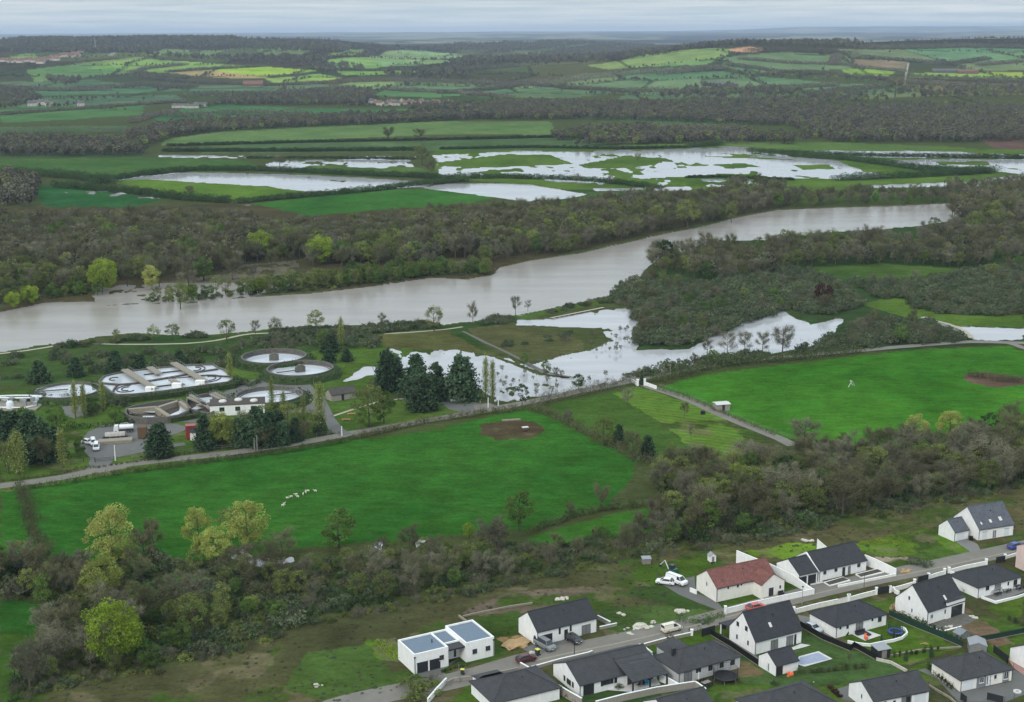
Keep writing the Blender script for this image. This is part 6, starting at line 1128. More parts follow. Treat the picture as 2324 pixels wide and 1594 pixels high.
def truck(V_, rz, label):
    c = P(*V_); t = thing('truck', label, 'truck', (c.x, c.y, .03), rz, None, .8); mb = MB(); mb.box(-4, 3.6, -.5, .5, .7, 1.0); mb.build('chassis', M['dark'], t)
    mb = MB(); mb.yprism([(-4, .6), (-4, 2.1), (-3.7, 2.9), (-2.2, 3.0), (-2.2, .6)], -1.15, 1.15); cb = mb.build('cab', white_p, t, .08); mb = MB(); mb.yprism([(-4.03, 1.75), (-4.03, 2.1), (-3.78, 2.75), (-3.6, 2.75), (-3.8, 1.75)], -1.0, 1.0); mb.build('windscreen', M['glass'], cb)
    mb = MB(); n = 14
    prof = [(math.cos(2*math.pi*i/n)*1.1, 2.1+math.sin(2*math.pi*i/n)*1.0) for i in range(n)]; mb.xprism(prof, -1.8, 3.4); mb.build('tank', white_p, t, .05, True)
    mb = MB(); mb.tube([(-1.5, .8, 3.2), (1, 0, 3.6), (3.6, -.3, 2.6)], .14, 8); mb.build('hose', M['metal'], t, smooth=True)
    for x in (-3.2, 1.4, 2.6):
        for y in (-1.15, 1.15): wheel(t, x, y, .5, .3)
truck((283, 981), R(12), 'white tanker truck parked in the works yard')
c = P(262, 994); t = thing('boat_trailer', 'white tarpaulin covered heap on a trailer in the works yard', 'trailer', (c.x, c.y, .03), .2); mb = MB(); mb.xprism([(-1.5, .8), (1.5, .8), (1.3, 1.6), (.5, 2.5), (-.4, 2.4), (-1.3, 1.5)], -4, 4); mb.build('tarpaulin', mat('dirty_tarp', C(170, 165, 158), .8, .8, .3), t, .3, True); t.scale = (.75,)*3; mb = MB(); mb.box(-5, 5, -1, 1, .5, .8); mb.build('bed', M['dark'], t); wheel(t, -2, -1.1, .45, .25); wheel(t, -2, 1.1, .45, .25); wheel(t, 2, -1.1, .45, .25); wheel(t, 2, 1.1, .45, .25)
c = P(262, 1004); mb = MB(); mb.box(-5, 5, -1.6, 1.6, 0, .9); o = mb.build('concrete_platform', M['conc'], None, .05); o.location = (c.x, c.y, 0); o.rotation_euler.z = .25; tag(o, 'low concrete loading platform in the works yard', 'platform')
# lamp posts, gate posts, fence of the works, huts in the meadows
def lamp(V_, h, label, m='metal', arm=True, grp='street lamps'):
    c = V_ if isinstance(V_, Vector) else P(*V_); t = thing('street_lamp', label, 'street lamp', (c.x, c.y, 0), 0, grp); mb = MB(); mb.tube([(0, 0, 0), (0, 0, h*.5), (0, 0, h)], [.09, .07, .05], 8); mb.tube([(0, 0, 0), (0, 0, .5)], .13, 8); mb.build('pole', M[m], t)
    mb = MB(); mb.tube([(0, 0, h), (0, 0, h+.14)], [.3, .05], 10); mb.tube([(0, 0, h-.22), (0, 0, h)], [.12, .16], 8); mb.build('lantern', M['dark'], t); return t
lamp(cv('A', 813, 970), 4, 'street lamp at the bottom bend of the street'); lamp(cv('A', 1893, 735), 4.2, 'street lamp opposite the black car', 'dark'); lamp(cv('B', 1733, 515), 4.2, 'street lamp beside the cream van'); lamp(cv('C', 1495, 325), 4.2, 'street lamp below the long white wall'); lamp(cv('F', 323, 1300), 4.4, 'street lamp before the raised planters', 'wood')
for i, (x, y, h, lb) in enumerate([(262,1046,4.5,'white post beside the works gate'), (578,1025,4,'pale post on the verge below the works conifers'), (584,1024,4.6,'taller pale post on the verge below the works conifers'), (776,990,3,'white post at the end of the works lane'), (1108,925,3.2,'white post at the parking entry, left'), (1131,922,3.2,'white post at the parking entry, right'), (1090,938,4,'grey post on the verge before the parking patch'), (1521,858,4.6,'wooden pole beside the road by the hedge'), (1415,905,3,'thin pole near the lane gate')]):
    c = P(x, y); mb = MB(); mb.tube([(0, 0, 0), (0, 0, h)], [.2, .14], 8); mb.tube([(0, 0, h), (0, 0, h+.15)], [.2, .1], 8); o = mb.build('post', M['wdoor'] if 'white' in lb else M['greywood'], None); o.location = c; tag(o, lb, 'post')
def fence(line, h, step, label, m='metal', rails=(.5, .95), name='wire_fence', group=None, wire=.03, postr=.06):
    pt = [P(*q) if not isinstance(q, Vector) else q for q in line]; t = thing(name, label, 'fence', pt[0], 0, group); o = pt[0]; mb = MB(); rl = MB()
    for a, b_ in zip(pt[:-1], pt[1:]):
        n = max(1, int((b_-a).length/step))
        for i in range(n+1): q = a.lerp(b_, i/n)-o; mb.tube([q, q+Vector((0, 0, h))], postr, 5)
        for r_ in rails: rl.tube([a-o+Vector((0, 0, h*r_)), b_-o+Vector((0, 0, h*r_))], wire, 4)
    mb.build('posts', M[m], t); rl.build('rails', M[m], t); return t
fence([(0,1068),(100,1060),(190,1050),(216,1048)], 1.3, 3, 'dark wire fence left of the works gate', 'dark'); fence([(270,1046),(420,1028),(560,1014),(770,984)], 1.2, 3.5, 'thin wire fence between works lawn and road', 'greywood')
fence([(1498,878),(1560,898),(1640,936),(1720,968),(1800,998)], 1.1, 2.5, 'post and wire fence along the right side of the lane', 'greywood')
c = P(216, 1050); t = thing('works_gate', 'low dark gate across the works drive', 'gate', c, math.atan2(P(260,1046).y-c.y, P(260,1046).x-c.x)); l = (P(260,1046)-c).length
mb = MB(); [mb.tube([(0, 0, z), (l, 0, z)], .05, 6) for z in (.4, .8, 1.2)]; [mb.tube([(x, 0, .3), (x, 0, 1.2)], .03, 5) for x in np.arange(.3, l, .5)]; mb.build('gate_bars', M['dark'], t); mb = MB(); mb.tube([(0, 0, 0), (0, 0, 1.5)], .12, 8); mb.build('gate_post', M['dark'], t); mb = MB(); mb.tube([(l, 0, 0), (l, 0, 1.5)], .16, 8); mb.build('gate_post', M['wood'], t)
# gate of the lane
for i, (x, y) in enumerate(((1447, 876), (1463, 875))): c = P(x, y); mb = MB(); mb.box(-.35, .35, -.35, .35, 0, 2.2); mb.box(-.45, .45, -.45, .45, 2.2, 2.35); o = mb.build('gate_pillar', M['white'], None, .03); o.location = c; tag(o, ('left' if i == 0 else 'right')+' white pillar of the lane gate', 'pillar')
for ln, lb in (([(1433,866),(1447,876)], 'short white wall left of the lane gate'), ([(1463,874),(1490,884)], 'short white wall right of the lane gate')):
    a, b_ = P(*ln[0]), P(*ln[1]); mb = MB(); wallpath(mb, [a, b_], .3, 0, 1.2); o = mb.build('garden_wall', M['white']); tag(o, lb, 'wall')
t = hut('field_shelter', (1627, 934), 4.6, 3.6, 2.1, .25, M['block'], M['paving'], 'small stone shelter with a white roof in the right meadow', .25, cat='shelter')
c = P(1192, 978); t = thing('hay_feeder', 'pale feeding rack in the bare patch of the big meadow', 'feeder', c, .3); mb = MB(); mb.box(-1, 1, -.7, .7, 1.1, 1.25); mb.build('roof', M['paving'], t); mb = MB(); [mb.tube([(x, y, 0), (x, y, 1.1)], .06, 6) for x in (-.8, .8) for y in (-.5, .5)]; mb.build('legs', M['wood'], t); mb = MB(); mb.box(-.8, .8, -.5, .5, .3, .8); mb.build('rack', M['wood'], t)
c = P(1160, 955); mb = MB(); mb.box(-3, 3, -.3, .3, 0, .5); o = mb.build('water_trough', M['conc'], None, .05); o.location = c; o.rotation_euler.z = .2; tag(o, 'long grey trough at the top of the bare patch', 'trough')
c = P(1595, 940); mb = MB(); [mb.ring(.35, .75, -.4+.35*i, -.05+.35*i, 20) for i in range(1, 4)]; o = mb.build('tyre_stack', M['tyre'], None); o.location = (c.x, c.y, 0); tag(o, 'dark stack of tyres beside the lane', 'tyres')
c = P(1933, 878); t = thing('scaffold_rack', 'white metal frame lying in the right meadow', 'frame', c, .5); mb = MB(); mb.tube([(-1.6, 0, 0), (0, 0, 2.1), (1.2, .4, .9), (1.6, .4, 0)], .08, 6); mb.tube([(0, 0, 2.1), (0, 1, 2.0), (1.4, 1, 0)], .08, 6); mb.build('tubing', M['wdoor'], t)
for x, y, lb in ((798, 942, 'orange bench like board on the works lawn'), (786, 955, 'orange board by the end of the thin path')):
    c = P(x, y); mb = MB(); mb.box(-1.4, 1.4, -.3, .3, .4, .55); mb.box(-1.2, -1, -.2, .2, 0, .4); mb.box(1, 1.2, -.2, .2, 0, .4); o = mb.build('bench', mat('faded_orange', C(190, 130, 90)), None); o.location = c; tag(o, lb, 'bench')
# sheep
def sheep():
    t = empty('sheep'); ms = bpy.data.meshes.new('sheep_body'); bmx = bmesh.new(); bmesh.ops.create_icosphere(bmx, subdivisions=3, radius=1)
    for v in bmx.verts:
        x, y, z = v.co; k = 1-.12*max(0, x); v.co = (x*.62, y*.27*k, .62+z*.27*k)
        if x > .75: v.co.z += .12*(x-.75)*4; v.co.x += .1*(x-.75)*4
        v.co += Vector((random.uniform(-.012, .012),)*3)
    h = bmesh.ops.create_icosphere(bmx, subdivisions=2, radius=.13)['verts']
    for v in h: v.co = (v.co.x*1.5+.88, v.co.y*.8, v.co.z*.95+.80-.25*max(0, v.co.x))
    for x, y in ((.36, .14), (.36, -.14), (-.38, .14), (-.38, -.14)):
        g = bmesh.ops.create_cone(bmx, cap_ends=True, segments=8, radius1=.035, radius2=.07, depth=.46)['verts']
        for v in g: v.co += Vector((x, y, .23))
    for s in (-1, 1):
        g = bmesh.ops.create_cone(bmx, cap_ends=True, segments=6, radius1=.05, radius2=.01, depth=.14)['verts']
        for v in g: v.co = Vector((.80, s*(.12+v.co.z*.8+.05), .86))+Vector((v.co.x, 0, v.co.y*.5))
    bmx.to_mesh(ms); bmx.free(); ms.shade_smooth(); ms.materials.append(M['wool']); return t, ms
_, sm = sheep(); bpy.data.objects.remove(_)
for i, (x, y, lb) in enumerate([(645,1146,'lying lowest of the flock'), (652,1133,'at the left end of the upper row'), (661,1130,'tiny, below the upper row'), (672,1125,'second from the left of the upper row'), (676,1130,'just below the second of the upper row'), (688,1124,'third of the upper row'), (694,1120,'in the middle pair of the upper row'), (699,1117,'highest of the flock'), (716,1117,'at the right end, apart from the others'), (642,1150,'at the very bottom left of the flock')]):
    o = link('sheep', sm); o.location = P(x, y); o.rotation_euler.z = random.uniform(0, 6.28); o.scale = (.72,)*3; tag(o, 'white sheep in the big meadow, '+lb, 'sheep', 'sheep grazing in the big meadow')
# far cattle as small white dots
for i, (x, y, lb) in enumerate([(985,357,'left one in the strip before the far flood'), (1036,354,'second in the strip before the far flood'), (1050,355,'third in the strip before the far flood'), (1060,354,'fourth in the strip before the far flood'), (944,360,'alone near the ragged tree')]):
    o = link('cow', sm); q = P(x, y); o.location = (q.x, q.y, float(terrain(q.x, q.y))); o.scale = (2.2,)*3; tag(o, 'distant white cow, '+lb, 'cow', 'cattle beyond the flood')
# ---------------------------------------------------------------- far villages and farms
def far_house(V_, Lh, Wh, h, rh, wm, rm, label, rz, name='village_house', grp=None):
    c = P(*V_); t = thing(name, label, 'house', c, rz, grp); mb = MB(); mb.xprism([(-Wh/2, -1), (Wh/2, -1), (Wh/2, h), (0, h+rh), (-Wh/2, h)], -Lh/2, Lh/2); mb.build('wall', wm, t)
    mb = MB(); s = rh/(Wh/2)
    for sg in (-1, 1): mb.xprism([(sg*(Wh/2+.4), h-s*.4+.02), (0, h+rh+.02), (0, h+rh+.25), (sg*(Wh/2+.4), h-s*.4+.25)], -Lh/2-.3, Lh/2+.3)
    rf = mb.build('roof', rm, t)
    if grp and 'roadside' not in grp:
        mb = MB(); mb.box(-Lh*.3-.4, -Lh*.3+.4, -.4, .4, h+rh*.5, h+rh+1.2); mb.build('chimney', wm, rf)
    mb = MB()
    for x in (-.3, .15): mb.box(Lh*x, Lh*x+1.2, -Wh/2-.05, -Wh/2, 1, 2.4)
    mb.build('window', M['glass'], t); return t
wr = mat('brown_roof', C(120, 90, 78), .9, .3, .2); sl = mat('grey_roof', C(96, 94, 94), .9, .3, .2); pw = mat('pale_wall', C(188, 182, 170), .9, .3, .1)
V1 = [(873,241),(884,238),(893,236),(900,240),(912,234),(922,239),(932,236),(944,240),(957,235),(966,238),(980,241),(990,237),(1006,240),(1022,238),(858,239),(846,235)]
for i, q in enumerate(V1): far_house(q, random.uniform(10, 16), 8, 4, 3.5, pw, wr if i % 3 else sl, 'pale house in the far village beyond the flooded fields', random.uniform(-.6, .6)+(1.57 if i % 4 == 0 else 0), grp='houses of the far village')
for i, q in enumerate([(1068,250),(1078,246),(1084,252),(1095,250)]): far_house(q, 12, 9, 5, 4, pw, sl, 'white house in the small cluster right of the far village', random.uniform(0, 2), grp='white houses right of the far village')
for i, q in enumerate([(10,141),(22,143),(34,141),(46,143),(56,141),(66,139),(76,142),(86,139),(98,141),(108,138),(120,134),(132,132),(142,130),(150,128),(160,131),(170,126),(182,124),(176,130),(128,138),(92,145)]): far_house(q, random.uniform(14, 24), 11, 6, 5, pw, wr, 'pinkish house in the village on the left hillside', random.uniform(-.6, .6), grp='houses of the left hillside village')
for i, q in enumerate([(38,236),(72,241),(82,240),(96,238),(112,241),(184,241)]): far_house(q, random.uniform(10, 16), 8, 5, 4, pw, sl, 'white house of the hamlet at the left edge', random.uniform(-.5, .5), grp='houses of the left hamlet')
for i, q in enumerate([(406,245),(436,246),(455,242)]): far_house(q, 22, 9, 4, 2.5, pw, sl, 'long white shed at the end of the brown wood', .1, 'farm_shed', 'sheds by the brown wood')
far_house((575, 196), 44, 16, 5, 7, wr, wr, 'large brown roofed barn by the bright green field', .05, 'barn'); far_house((1622,194), 40, 14, 4, 3, sl, sl, 'grey farm shed on the right hillside, left one', .1, 'barn'); far_house((1655,196), 34, 14, 4, 3, sl, sl, 'grey farm shed on the right hillside, right one', .1, 'barn')
far_house((2145,166), 60, 18, 5, 4, sl, sl, 'long grey barn beside the yellow field', .0, 'barn'); far_house((2195,168), 46, 16, 5, 4, wr, wr, 'reddish barn beside the yellow field', .0, 'barn')
far_house((1595,318), 22, 10, 5, 5, mat('ochre_wall', C(168, 150, 116)), wr, 'old ochre farmhouse among trees beyond the flood', .1, 'farmhouse'); far_house((1505,312), 18, 9, 4, 4, M['block'], sl, 'grey farm building left of the ochre farmhouse', .4, 'farmhouse'); far_house((2040,190), 14, 9, 4, 3, pw, wr, 'small white house by the foot of the hill road', .2, 'farmhouse')
c = P(217, 118); t = thing('radio_mast', 'thin red and white lattice mast on the left hill', 'mast', c); mb = MB(); [mb.tube([(x, y, 0), (x*.2, y*.2, 46)], .5, 4) for x, y in ((-3, -2), (3, -2), (0, 3))]; mb.build('lattice', M['metal'], t); mb = MB(); mb.tube([(0, 0, 46), (0, 0, 58)], .4, 4); mb.build('antenna', M['metal'], t)
# ---------------------------------------------------------------- houses (origin: front left ground corner, +x along the front, +y to the back)
gutter_m = M['dark']
class House:
    def __init__(s, label, x, y, a, L_, W_, e, r, wm='white', rm='slate', name='house'):
        s.L, s.W, s.e, s.r, s.a = L_, W_, e, r, a; s.o = Vector((x, y, 0)); s.t = thing(name, label, 'house', s.o, a); s.wm, s.rm = M[wm], M[rm]; s.ax = Vector((math.cos(a), math.sin(a), 0)); s.ay = Vector((-math.sin(a), math.cos(a), 0))
    def on(s, c, x, y, face='front', off=0):
        """crop pixel -> (u,z) on the front (y=off) or left gable (x=off) plane"""
        px, py = cv(c, x, y); d = ray(px, py); n = s.ay if face == 'front' else s.ax; q0 = s.o+n*off; cam_ = Vector((0, 0, CAM_H)); t = (q0-cam_).dot(n)/d.dot(n); p = cam_+d*t-s.o; return (p.dot(s.ax if face == 'front' else s.ay), p.z)
    def walls_gable(s, x0=0, x1=None, e=None, r=None, W=None, mt=None):
        x1 = s.L if x1 is None else x1; mb = MB(); mb.xprism([(0, -1.2), (s.W, -1.2), (s.W, s.e), (s.W/2, s.r-.03), (0, s.e)], x0, x1); s.wall = mb.build('wall', mt or s.wm, s.t); return s.wall
    def roof_gable(s, x0=0, x1=None, oh=.28, og=.12, th=.16):
        x1 = s.L if x1 is None else x1; k = (s.r-s.e)/(s.W/2); mb = MB()
        mb.xprism([(-oh, s.e-k*oh+.02), (s.W/2, s.r+.02), (s.W/2, s.r+.02+th), (-oh, s.e-k*oh+.02+th*.9)], x0-og, x1+og); mb.xprism([(s.W+oh, s.e-k*oh+.02), (s.W+oh, s.e-k*oh+.02+th*.9), (s.W/2, s.r+.02+th), (s.W/2, s.r+.02)], x0-og, x1+og)
        s.roof = mb.build('roof', s.rm, s.t); mb = MB(); mb.tube([(x0-og, s.W/2, s.r+th+.03), (x1+og, s.W/2, s.r+th+.03)], .1, 6); mb.build('ridge_tiles', s.rm, s.roof)
        for y in (-oh-.05, s.W+oh+.05):
            mb = MB(); mb.tube([(x0-og, y, s.e-k*oh+.08), (x1+og, y, s.e-k*oh+.08)], .07, 6); mb.build('gutter', gutter_m, s.roof)
        mb = MB(); mb.tube([(x0+.12, -.08, s.e-.1), (x0+.12, -.08, 0)], .05, 6); mb.build('downpipe', gutter_m, s.t); s.k = k
        # vent and flue
        mb = MB(); y_ = s.W*.33; z_ = s.e+k*y_; mb.tube([(x0+(x1-x0)*.55, y_, z_), (x0+(x1-x0)*.55, y_, z_+.45)], .09, 8); mb.build('vent', gutter_m, s.roof); return s.roof
    def hip(s, oh=.35, wall=True):
        L_, W_, e = s.L, s.W, s.e
        if wall: mb = MB(); mb.box(0, L_, 0, W_, -1.2, e); s.wall = mb.build('wall', s.wm, s.t)
        k = (s.r-e)/(W_/2); z0 = e-k*oh+.02; a = [(-oh, -oh, z0), (L_+oh, -oh, z0), (L_+oh, W_+oh, z0), (-oh, W_+oh, z0)]; up = [(x, y, z+.14) for x, y, z in a]; rg = [(W_/2, W_/2, s.r+.1), (L_-W_/2, W_/2, s.r+.1)]
        mb = MB(); mb.add(a+up+rg, [(3, 2, 1, 0), (0, 1, 5, 4), (1, 2, 6, 5), (2, 3, 7, 6), (3, 0, 4, 7), (4, 5, 9, 8), (5, 6, 9), (6, 7, 8, 9), (7, 4, 8)]); s.roof = mb.build('roof', s.rm, s.t)
        for u, v in ((up[0], rg[0]), (up[3], rg[0]), (up[1], rg[1]), (up[2], rg[1]), (rg[0], rg[1])): mb = MB(); mb.tube([u, v], .085, 5); mb.build('hip_tiles', s.rm, s.roof)
        mb = MB(); mb.tube([(x, y, z0+.06) for x, y, z in a+a[:1]], .07, 6); mb.build('gutter', gutter_m, s.roof); mb = MB(); mb.tube([(.12, -.08, e-.1), (.12, -.08, 0)], .05, 6); mb.build('downpipe', gutter_m, s.t)
        mb = MB(); mb.tube([(L_*.55, W_*.35, s.e+k*W_*.35), (L_*.55, W_*.35, s.e+k*W_*.35+.5)], .09, 8); mb.build('vent', gutter_m, s.roof)
    def opening(s, kind_, u, z, w_, h_, face='front', off=0, fm=None, gm=None, cols=2):
        """centre (u,z) on the face; proud frame, glass set in it"""
        if face == 'front': T = lambda a, b_, c: (a, off-c, b_)
        else: T = lambda a, b_, c: (off-c, a, b_)
        def bx(mb, a0, a1, b0, b1, c0, c1):
            p, q = T(a0, b0, c0), T(a1, b1, c1); mb.box(min(p[0], q[0]), max(p[0], q[0]), min(p[1], q[1]), max(p[1], q[1]), min(p[2], q[2]), max(p[2], q[2]))
        a0, a1, b0, b1 = u-w_/2, u+w_/2, z-h_/2, z+h_/2; fm = fm or M['frame']
        if kind_ == 'garage':
            mb = MB(); bx(mb, a0, a1, b0, b1, -.02, .03); n = 5
            for i in range(1, n): bx(mb, a0+.03, a1-.03, b0+(b1-b0)*i/n-.02, b0+(b1-b0)*i/n+.02, .03, .055)
            o = mb.build('garage_door', fm, s.t); mb = MB(); bx(mb, a0-.06, a1+.06, b1, b1+.07, 0, .07); mb.build('lintel', M['frame'], o); return o
        if kind_ == 'panel': mb = MB(); bx(mb, a0, a1, b0, b1, 0, .035); return mb.build('cladding', fm, s.t)
        if kind_ == 'shutter': mb = MB(); bx(mb, a0, a1, b0, b1, 0, .06); [bx(mb, a0+.03, a1-.03, b0+i*.16, b0+i*.16+.05, .06, .08) for i in range(1, int(h_/.16))]; return mb.build('shutter', fm, s.t)
        if kind_ == 'door':
            mb = MB(); bx(mb, a0, a1, b0, b1, 0, .05); o = mb.build('door', fm, s.t); mb = MB(); bx(mb, a1-.16, a1-.1, z-.1, z+.1, .05, .11); mb.build('handle', M['metal'], o)
            mb = MB(); bx(mb, a0+.15, a0+.35, b0+.3, b1-.2, .05, .06); mb.build('pane', M['glass'], o); return o
        mb = MB(); f = .06
        bx(mb, a0, a1, b0, b0+f, 0, .06); bx(mb, a0, a1, b1-f, b1, 0, .06); bx(mb, a0, a0+f, b0+f, b1-f, 0, .06); bx(mb, a1-f, a1, b0+f, b1-f, 0, .06)
        for i in range(1, cols): c_ = a0+(a1-a0)*i/cols; bx(mb, c_-.035, c_+.035, b0+f, b1-f, 0, .055)
        o = mb.build('french_window' if h_ > 1.75 else 'window', fm, s.t); mb = MB(); bx(mb, a0+f, a1-f, b0+f, b1-f, .0, .025); mb.build('pane', gm or M['glass'], o)
        if h_ < 1.75 and w_ > .45: mb = MB(); bx(mb, a0-.08, a1+.08, b0-.08, b0, 0, .12); mb.build('sill', M['wframe'], o)
        return o
    def op(s, kind_, c, x, y, w_, h_, face='front', off=0, **k):
        u, z = s.on(c, x, y, face, off); lim = s.L if face == 'front' else s.W; u = min(max(u, w_/2+.12), lim-w_/2-.12) if not k.pop('free', 0) else u
        if kind_ in ('garage', 'door') or h_ > 1.75: z = h_/2+.03
        z = min(z, s.e-h_/2-.12) if face == 'front' else z
        return s.opening(kind_, u, max(z, h_/2+.03), w_, h_, face, off, **k)
    def skylight(s, c, x, y, w_=.6, h_=1.0):
        px, py = cv(c, x, y); d = ray(px, py); k = s.k; n = (-s.ay*k+Vector((0, 0, 1))).normalized(); p0 = s.o+Vector((0, 0, s.e+.16)); cam_ = Vector((0, 0, CAM_H)); t = (p0-cam_).dot(n)/d.dot(n); p = cam_+d*t-s.o; u, v = p.dot(s.ax), p.dot(s.ay)
        sl = Vector((0, 1, k)).normalized(); ln = Vector((0, -k, 1)).normalized(); c_ = Vector((u, v, s.e+.18+k*v)); mb = MB(); mb.obox(c_, (w_/2+.08, 0, 0), sl*(h_/2+.08), ln*.06); o = mb.build('roof_window', M['frame'], s.roof); mb = MB(); mb.obox(c_+ln*.06, (w_/2, 0, 0), sl*(h_/2), ln*.012); mb.build('pane', M['paving'], o)
W_ = 'white'
# long gabled house with two cars
h = House('long white gabled house with the grey van and black car on its dark drive', 4.74, 255.96, .50, 14.0, 7.6, 3.15, 5.85, 'white', 'slate'); h.walls_gable(); h.roof_gable()
h.op('garage', 'A', 1640, 520, 2.3, 2.0, fm=M['dark']); h.op('win', 'A', 1755, 487, .45, 1.4, cols=1); h.op('door', 'A', 1815, 478, .8, 2.1, fm=M['dark']); h.op('win', 'A', 1858, 460, .45, 1.4, cols=1); h.op('win', 'A', 2003, 445, 2.1, 2.1, gm=M['glass2'])
# flat roofed house of three blocks
hf = House('flat roofed white house of three blocks with blue grey roofs and two dark garage doors', -19.03, 243.78, .50, 7.3, 7.6, 4.1, 4.1, 'white', 'membrane')
def flat_block(x0, x1, y0, y1, z, par=.4):
    mb = MB(); mb.box(x0, x1, y0, y1, -1.2, z-.25); w_ = mb.build('wall', M['white'], hf.t); mb = MB()
    mb.box(x0, x1, y0, y0+.3, z-.25, z+.1); mb.box(x0, x1, y1-.3, y1, z-.25, z+.1); mb.box(x0, x0+.3, y0+.3, y1-.3, z-.25, z+.1); mb.box(x1-.3, x1, y0+.3, y1-.3, z-.25, z+.1); mb.build('parapet', M['white'], w_)
    mb = MB(); mb.box(x0+.3, x1-.3, y0+.3, y1-.3, z-.246, z-.2); mb.build('roof', M['membrane'], hf.t)
flat_block(0, 7.3, 0, 7.6, 4.0); flat_block(7.3+.002, 11.0, 2.6, 8.6, 3.5); flat_block(11.0+.004, 17.2, -.3, 9.0, 4.0)
mb = MB(); mb.box(7.35, 10.95, .1, 2.6, 3.0, 3.3); mb.build('porch_canopy', M['dark'], hf.t)
for sgn, off in ((0, 0),): 
    hf.opening('garage', 1.75, 1.08, 2.3, 2.1, fm=M['dark']); hf.opening('garage', 4.4, 1.08, 2.3, 2.1, fm=M['dark']); hf.op('win', 'A', 650, 737, .95, 1.0, fm=M['wood'])
hf.opening('door', 8.1, 1.1, .9, 2.1, off=2.6, fm=M['dark']); hf.opening('win', 10.0, 1.2, .5, 1.9, off=2.6, cols=1); hf.opening('win', 12.9, 1.9, 1.0, 1.0, off=-.3); hf.opening('win', 15.8, 1.9, 1.0, 1.0, off=-.3)
mb = MB(); mb.tube([(5.6, 3.8, 3.8), (5.6, 3.8, 4.5)], .12, 8); mb.build('vent', M['dark'], hf.t)
for x_, y_ in ((.12, -.08), (17.05, -.38)): mb = MB(); mb.tube([(x_, y_, 3.4), (x_, y_, 0)], .05, 6); mb.box(x_-.14, x_+.14, y_-.1, y_+.08, 3.3, 3.6); mb.build('downpipe', M['dark'], hf.t)
# house with covered terrace
h = House('long dark roofed house with a hipped covered terrace, in the walled garden', 12.16, 234.16, .47, 17.0, 10.0, 2.4, 4.75, 'white', 'slate2'); h.walls_gable(); h.roof_gable()
h.op('garage', 'B', 865, 1025, 2.3, 2.05, fm=M['dark']); h.op('shutter', 'B', 992, 962, .6, 1.2, fm=M['dark']); h.op('win', 'B', 1050, 950, 2.2, 1.15, cols=3); h.op('shutter', 'B', 1118, 933, .6, 1.2, fm=M['dark'])
h.op('win', 'B', 680, 965, 1.6, 1.1, 'left'); h.op('shutter', 'B', 640, 930, .6, 1.1, 'left', fm=M['dark']); h.op('shutter', 'B', 718, 992, .6, 1.1, 'left', fm=M['dark'])
x0, x1, yp = 9.3, 17.3, -3.6; mb = MB(); zt = 4.0; xm = x0+2.0
mb.add([(x0, yp, 2.35), (x1, yp, 2.35), (x1, 3.4, 4.05), (x0, 3.4, 4.05), (x0, yp, 2.5), (x1, yp, 2.5), (x1-.2, 3.4, 4.15), (x0, 3.4, 4.15), (x0+2.2, .3, 3.9), (x1-2.4, .3, 3.95)], [(3, 2, 1, 0), (0, 1, 5, 4), (1, 2, 6, 5), (3, 0, 4, 7), (4, 5, 9, 8), (5, 6, 9), (7, 4, 8), (8, 9, 6, 7)]); mb.build('terrace_roof', M['slate2'], h.t)
for x in (x0+.25, (x0+x1)/2, x1-.25): mb = MB(); mb.box(x-.13, x+.13, yp+.1, yp+.36, 0, 2.36); mb.build('post', M['dark'], h.t)
h.opening('win', 11.5, 1.1, 2.2, 2.1); h.opening('win', 15, 1.1, 2.2, 2.1)
def garden_set(c, rz, label, tm='greywood', big=True):
    t = thing('garden_table_set', label, 'furniture', (c.x, c.y, .03), rz); mb = MB(); mb.box(-.9, .9, -.5, .5, .7, .76); tb = mb.build('table_top', M[tm], t)
    for x in (-.8, .8):
        for y in (-.42, .42): mb = MB(); mb.box(x-.04, x+.04, y-.04, y+.04, 0, .7); mb.build('leg', M['dark'], t)
    for x, y, a in ((-.5, -.95, 0), (.5, -.95, 0), (-.5, .95, 1), (.5, .95, 1)):
        mb = MB(); mb.box(x-.24, x+.24, y-.24, y+.24, .42, .47); yb = y-.24 if a == 0 else y+.2; mb.box(x-.24, x+.24, yb, yb+.04, .47, .95)
        for p in (-.2, .2):
            for q in (-.2, .2): mb.box(x+p-.02, x+p+.02, y+q-.02, y+q+.02, 0, .42)
        mb.build('chair', M['dark'], t)
    return t
garden_set(PC('B', 1330, 985), .47, 'dark garden table with chairs under the covered terrace')
c = PC('B', 1405, 995); mb = MB(); mb.box(-.35, .35, -.3, .3, .3, .5); mb.box(-.35, .35, .2, .3, .5, 1.25); mb.box(-.3, -.22, -.28, .28, 0, .3); mb.box(.22, .3, -.28, .28, 0, .3); o = mb.build('lounge_chair', paint('sky_blue', (.05, .35, .6), .6)); o.location = c; o.rotation_euler.z = .4; tag(o, 'bright blue chair under the covered terrace', 'chair')
# hipped house at the bottom left
h = House('hipped dark roofed house cut by the bottom edge, left of the block wall', 0, 0, .47, 13.5, 9.5, 2.5, 4.9, 'white', 'slate2')
o_ = P(*cv('A', 1140, 1280)); h.o = Vector((o_.x, o_.y, 0)); h.t.location = h.o; h.hip(); mb = MB(); mb.box(1.2, 6.2, 9.5, 11.4, -.5, 2.5); mb.build('wall', M['white'], h.t); mb = MB(); mb.add([(.9, 9.0, 2.9), (6.5, 9.0, 2.9), (6.5, 11.8, 2.45), (.9, 11.8, 2.45), (1.9, 8.4, 3.7), (5.4, 8.4, 3.7)], [(3, 2, 1, 0), (0, 1, 5, 4), (1, 2, 5), (2, 3, 4, 5), (3, 0, 4)]); mb.build('porch_roof', M['slate2'], h.t)
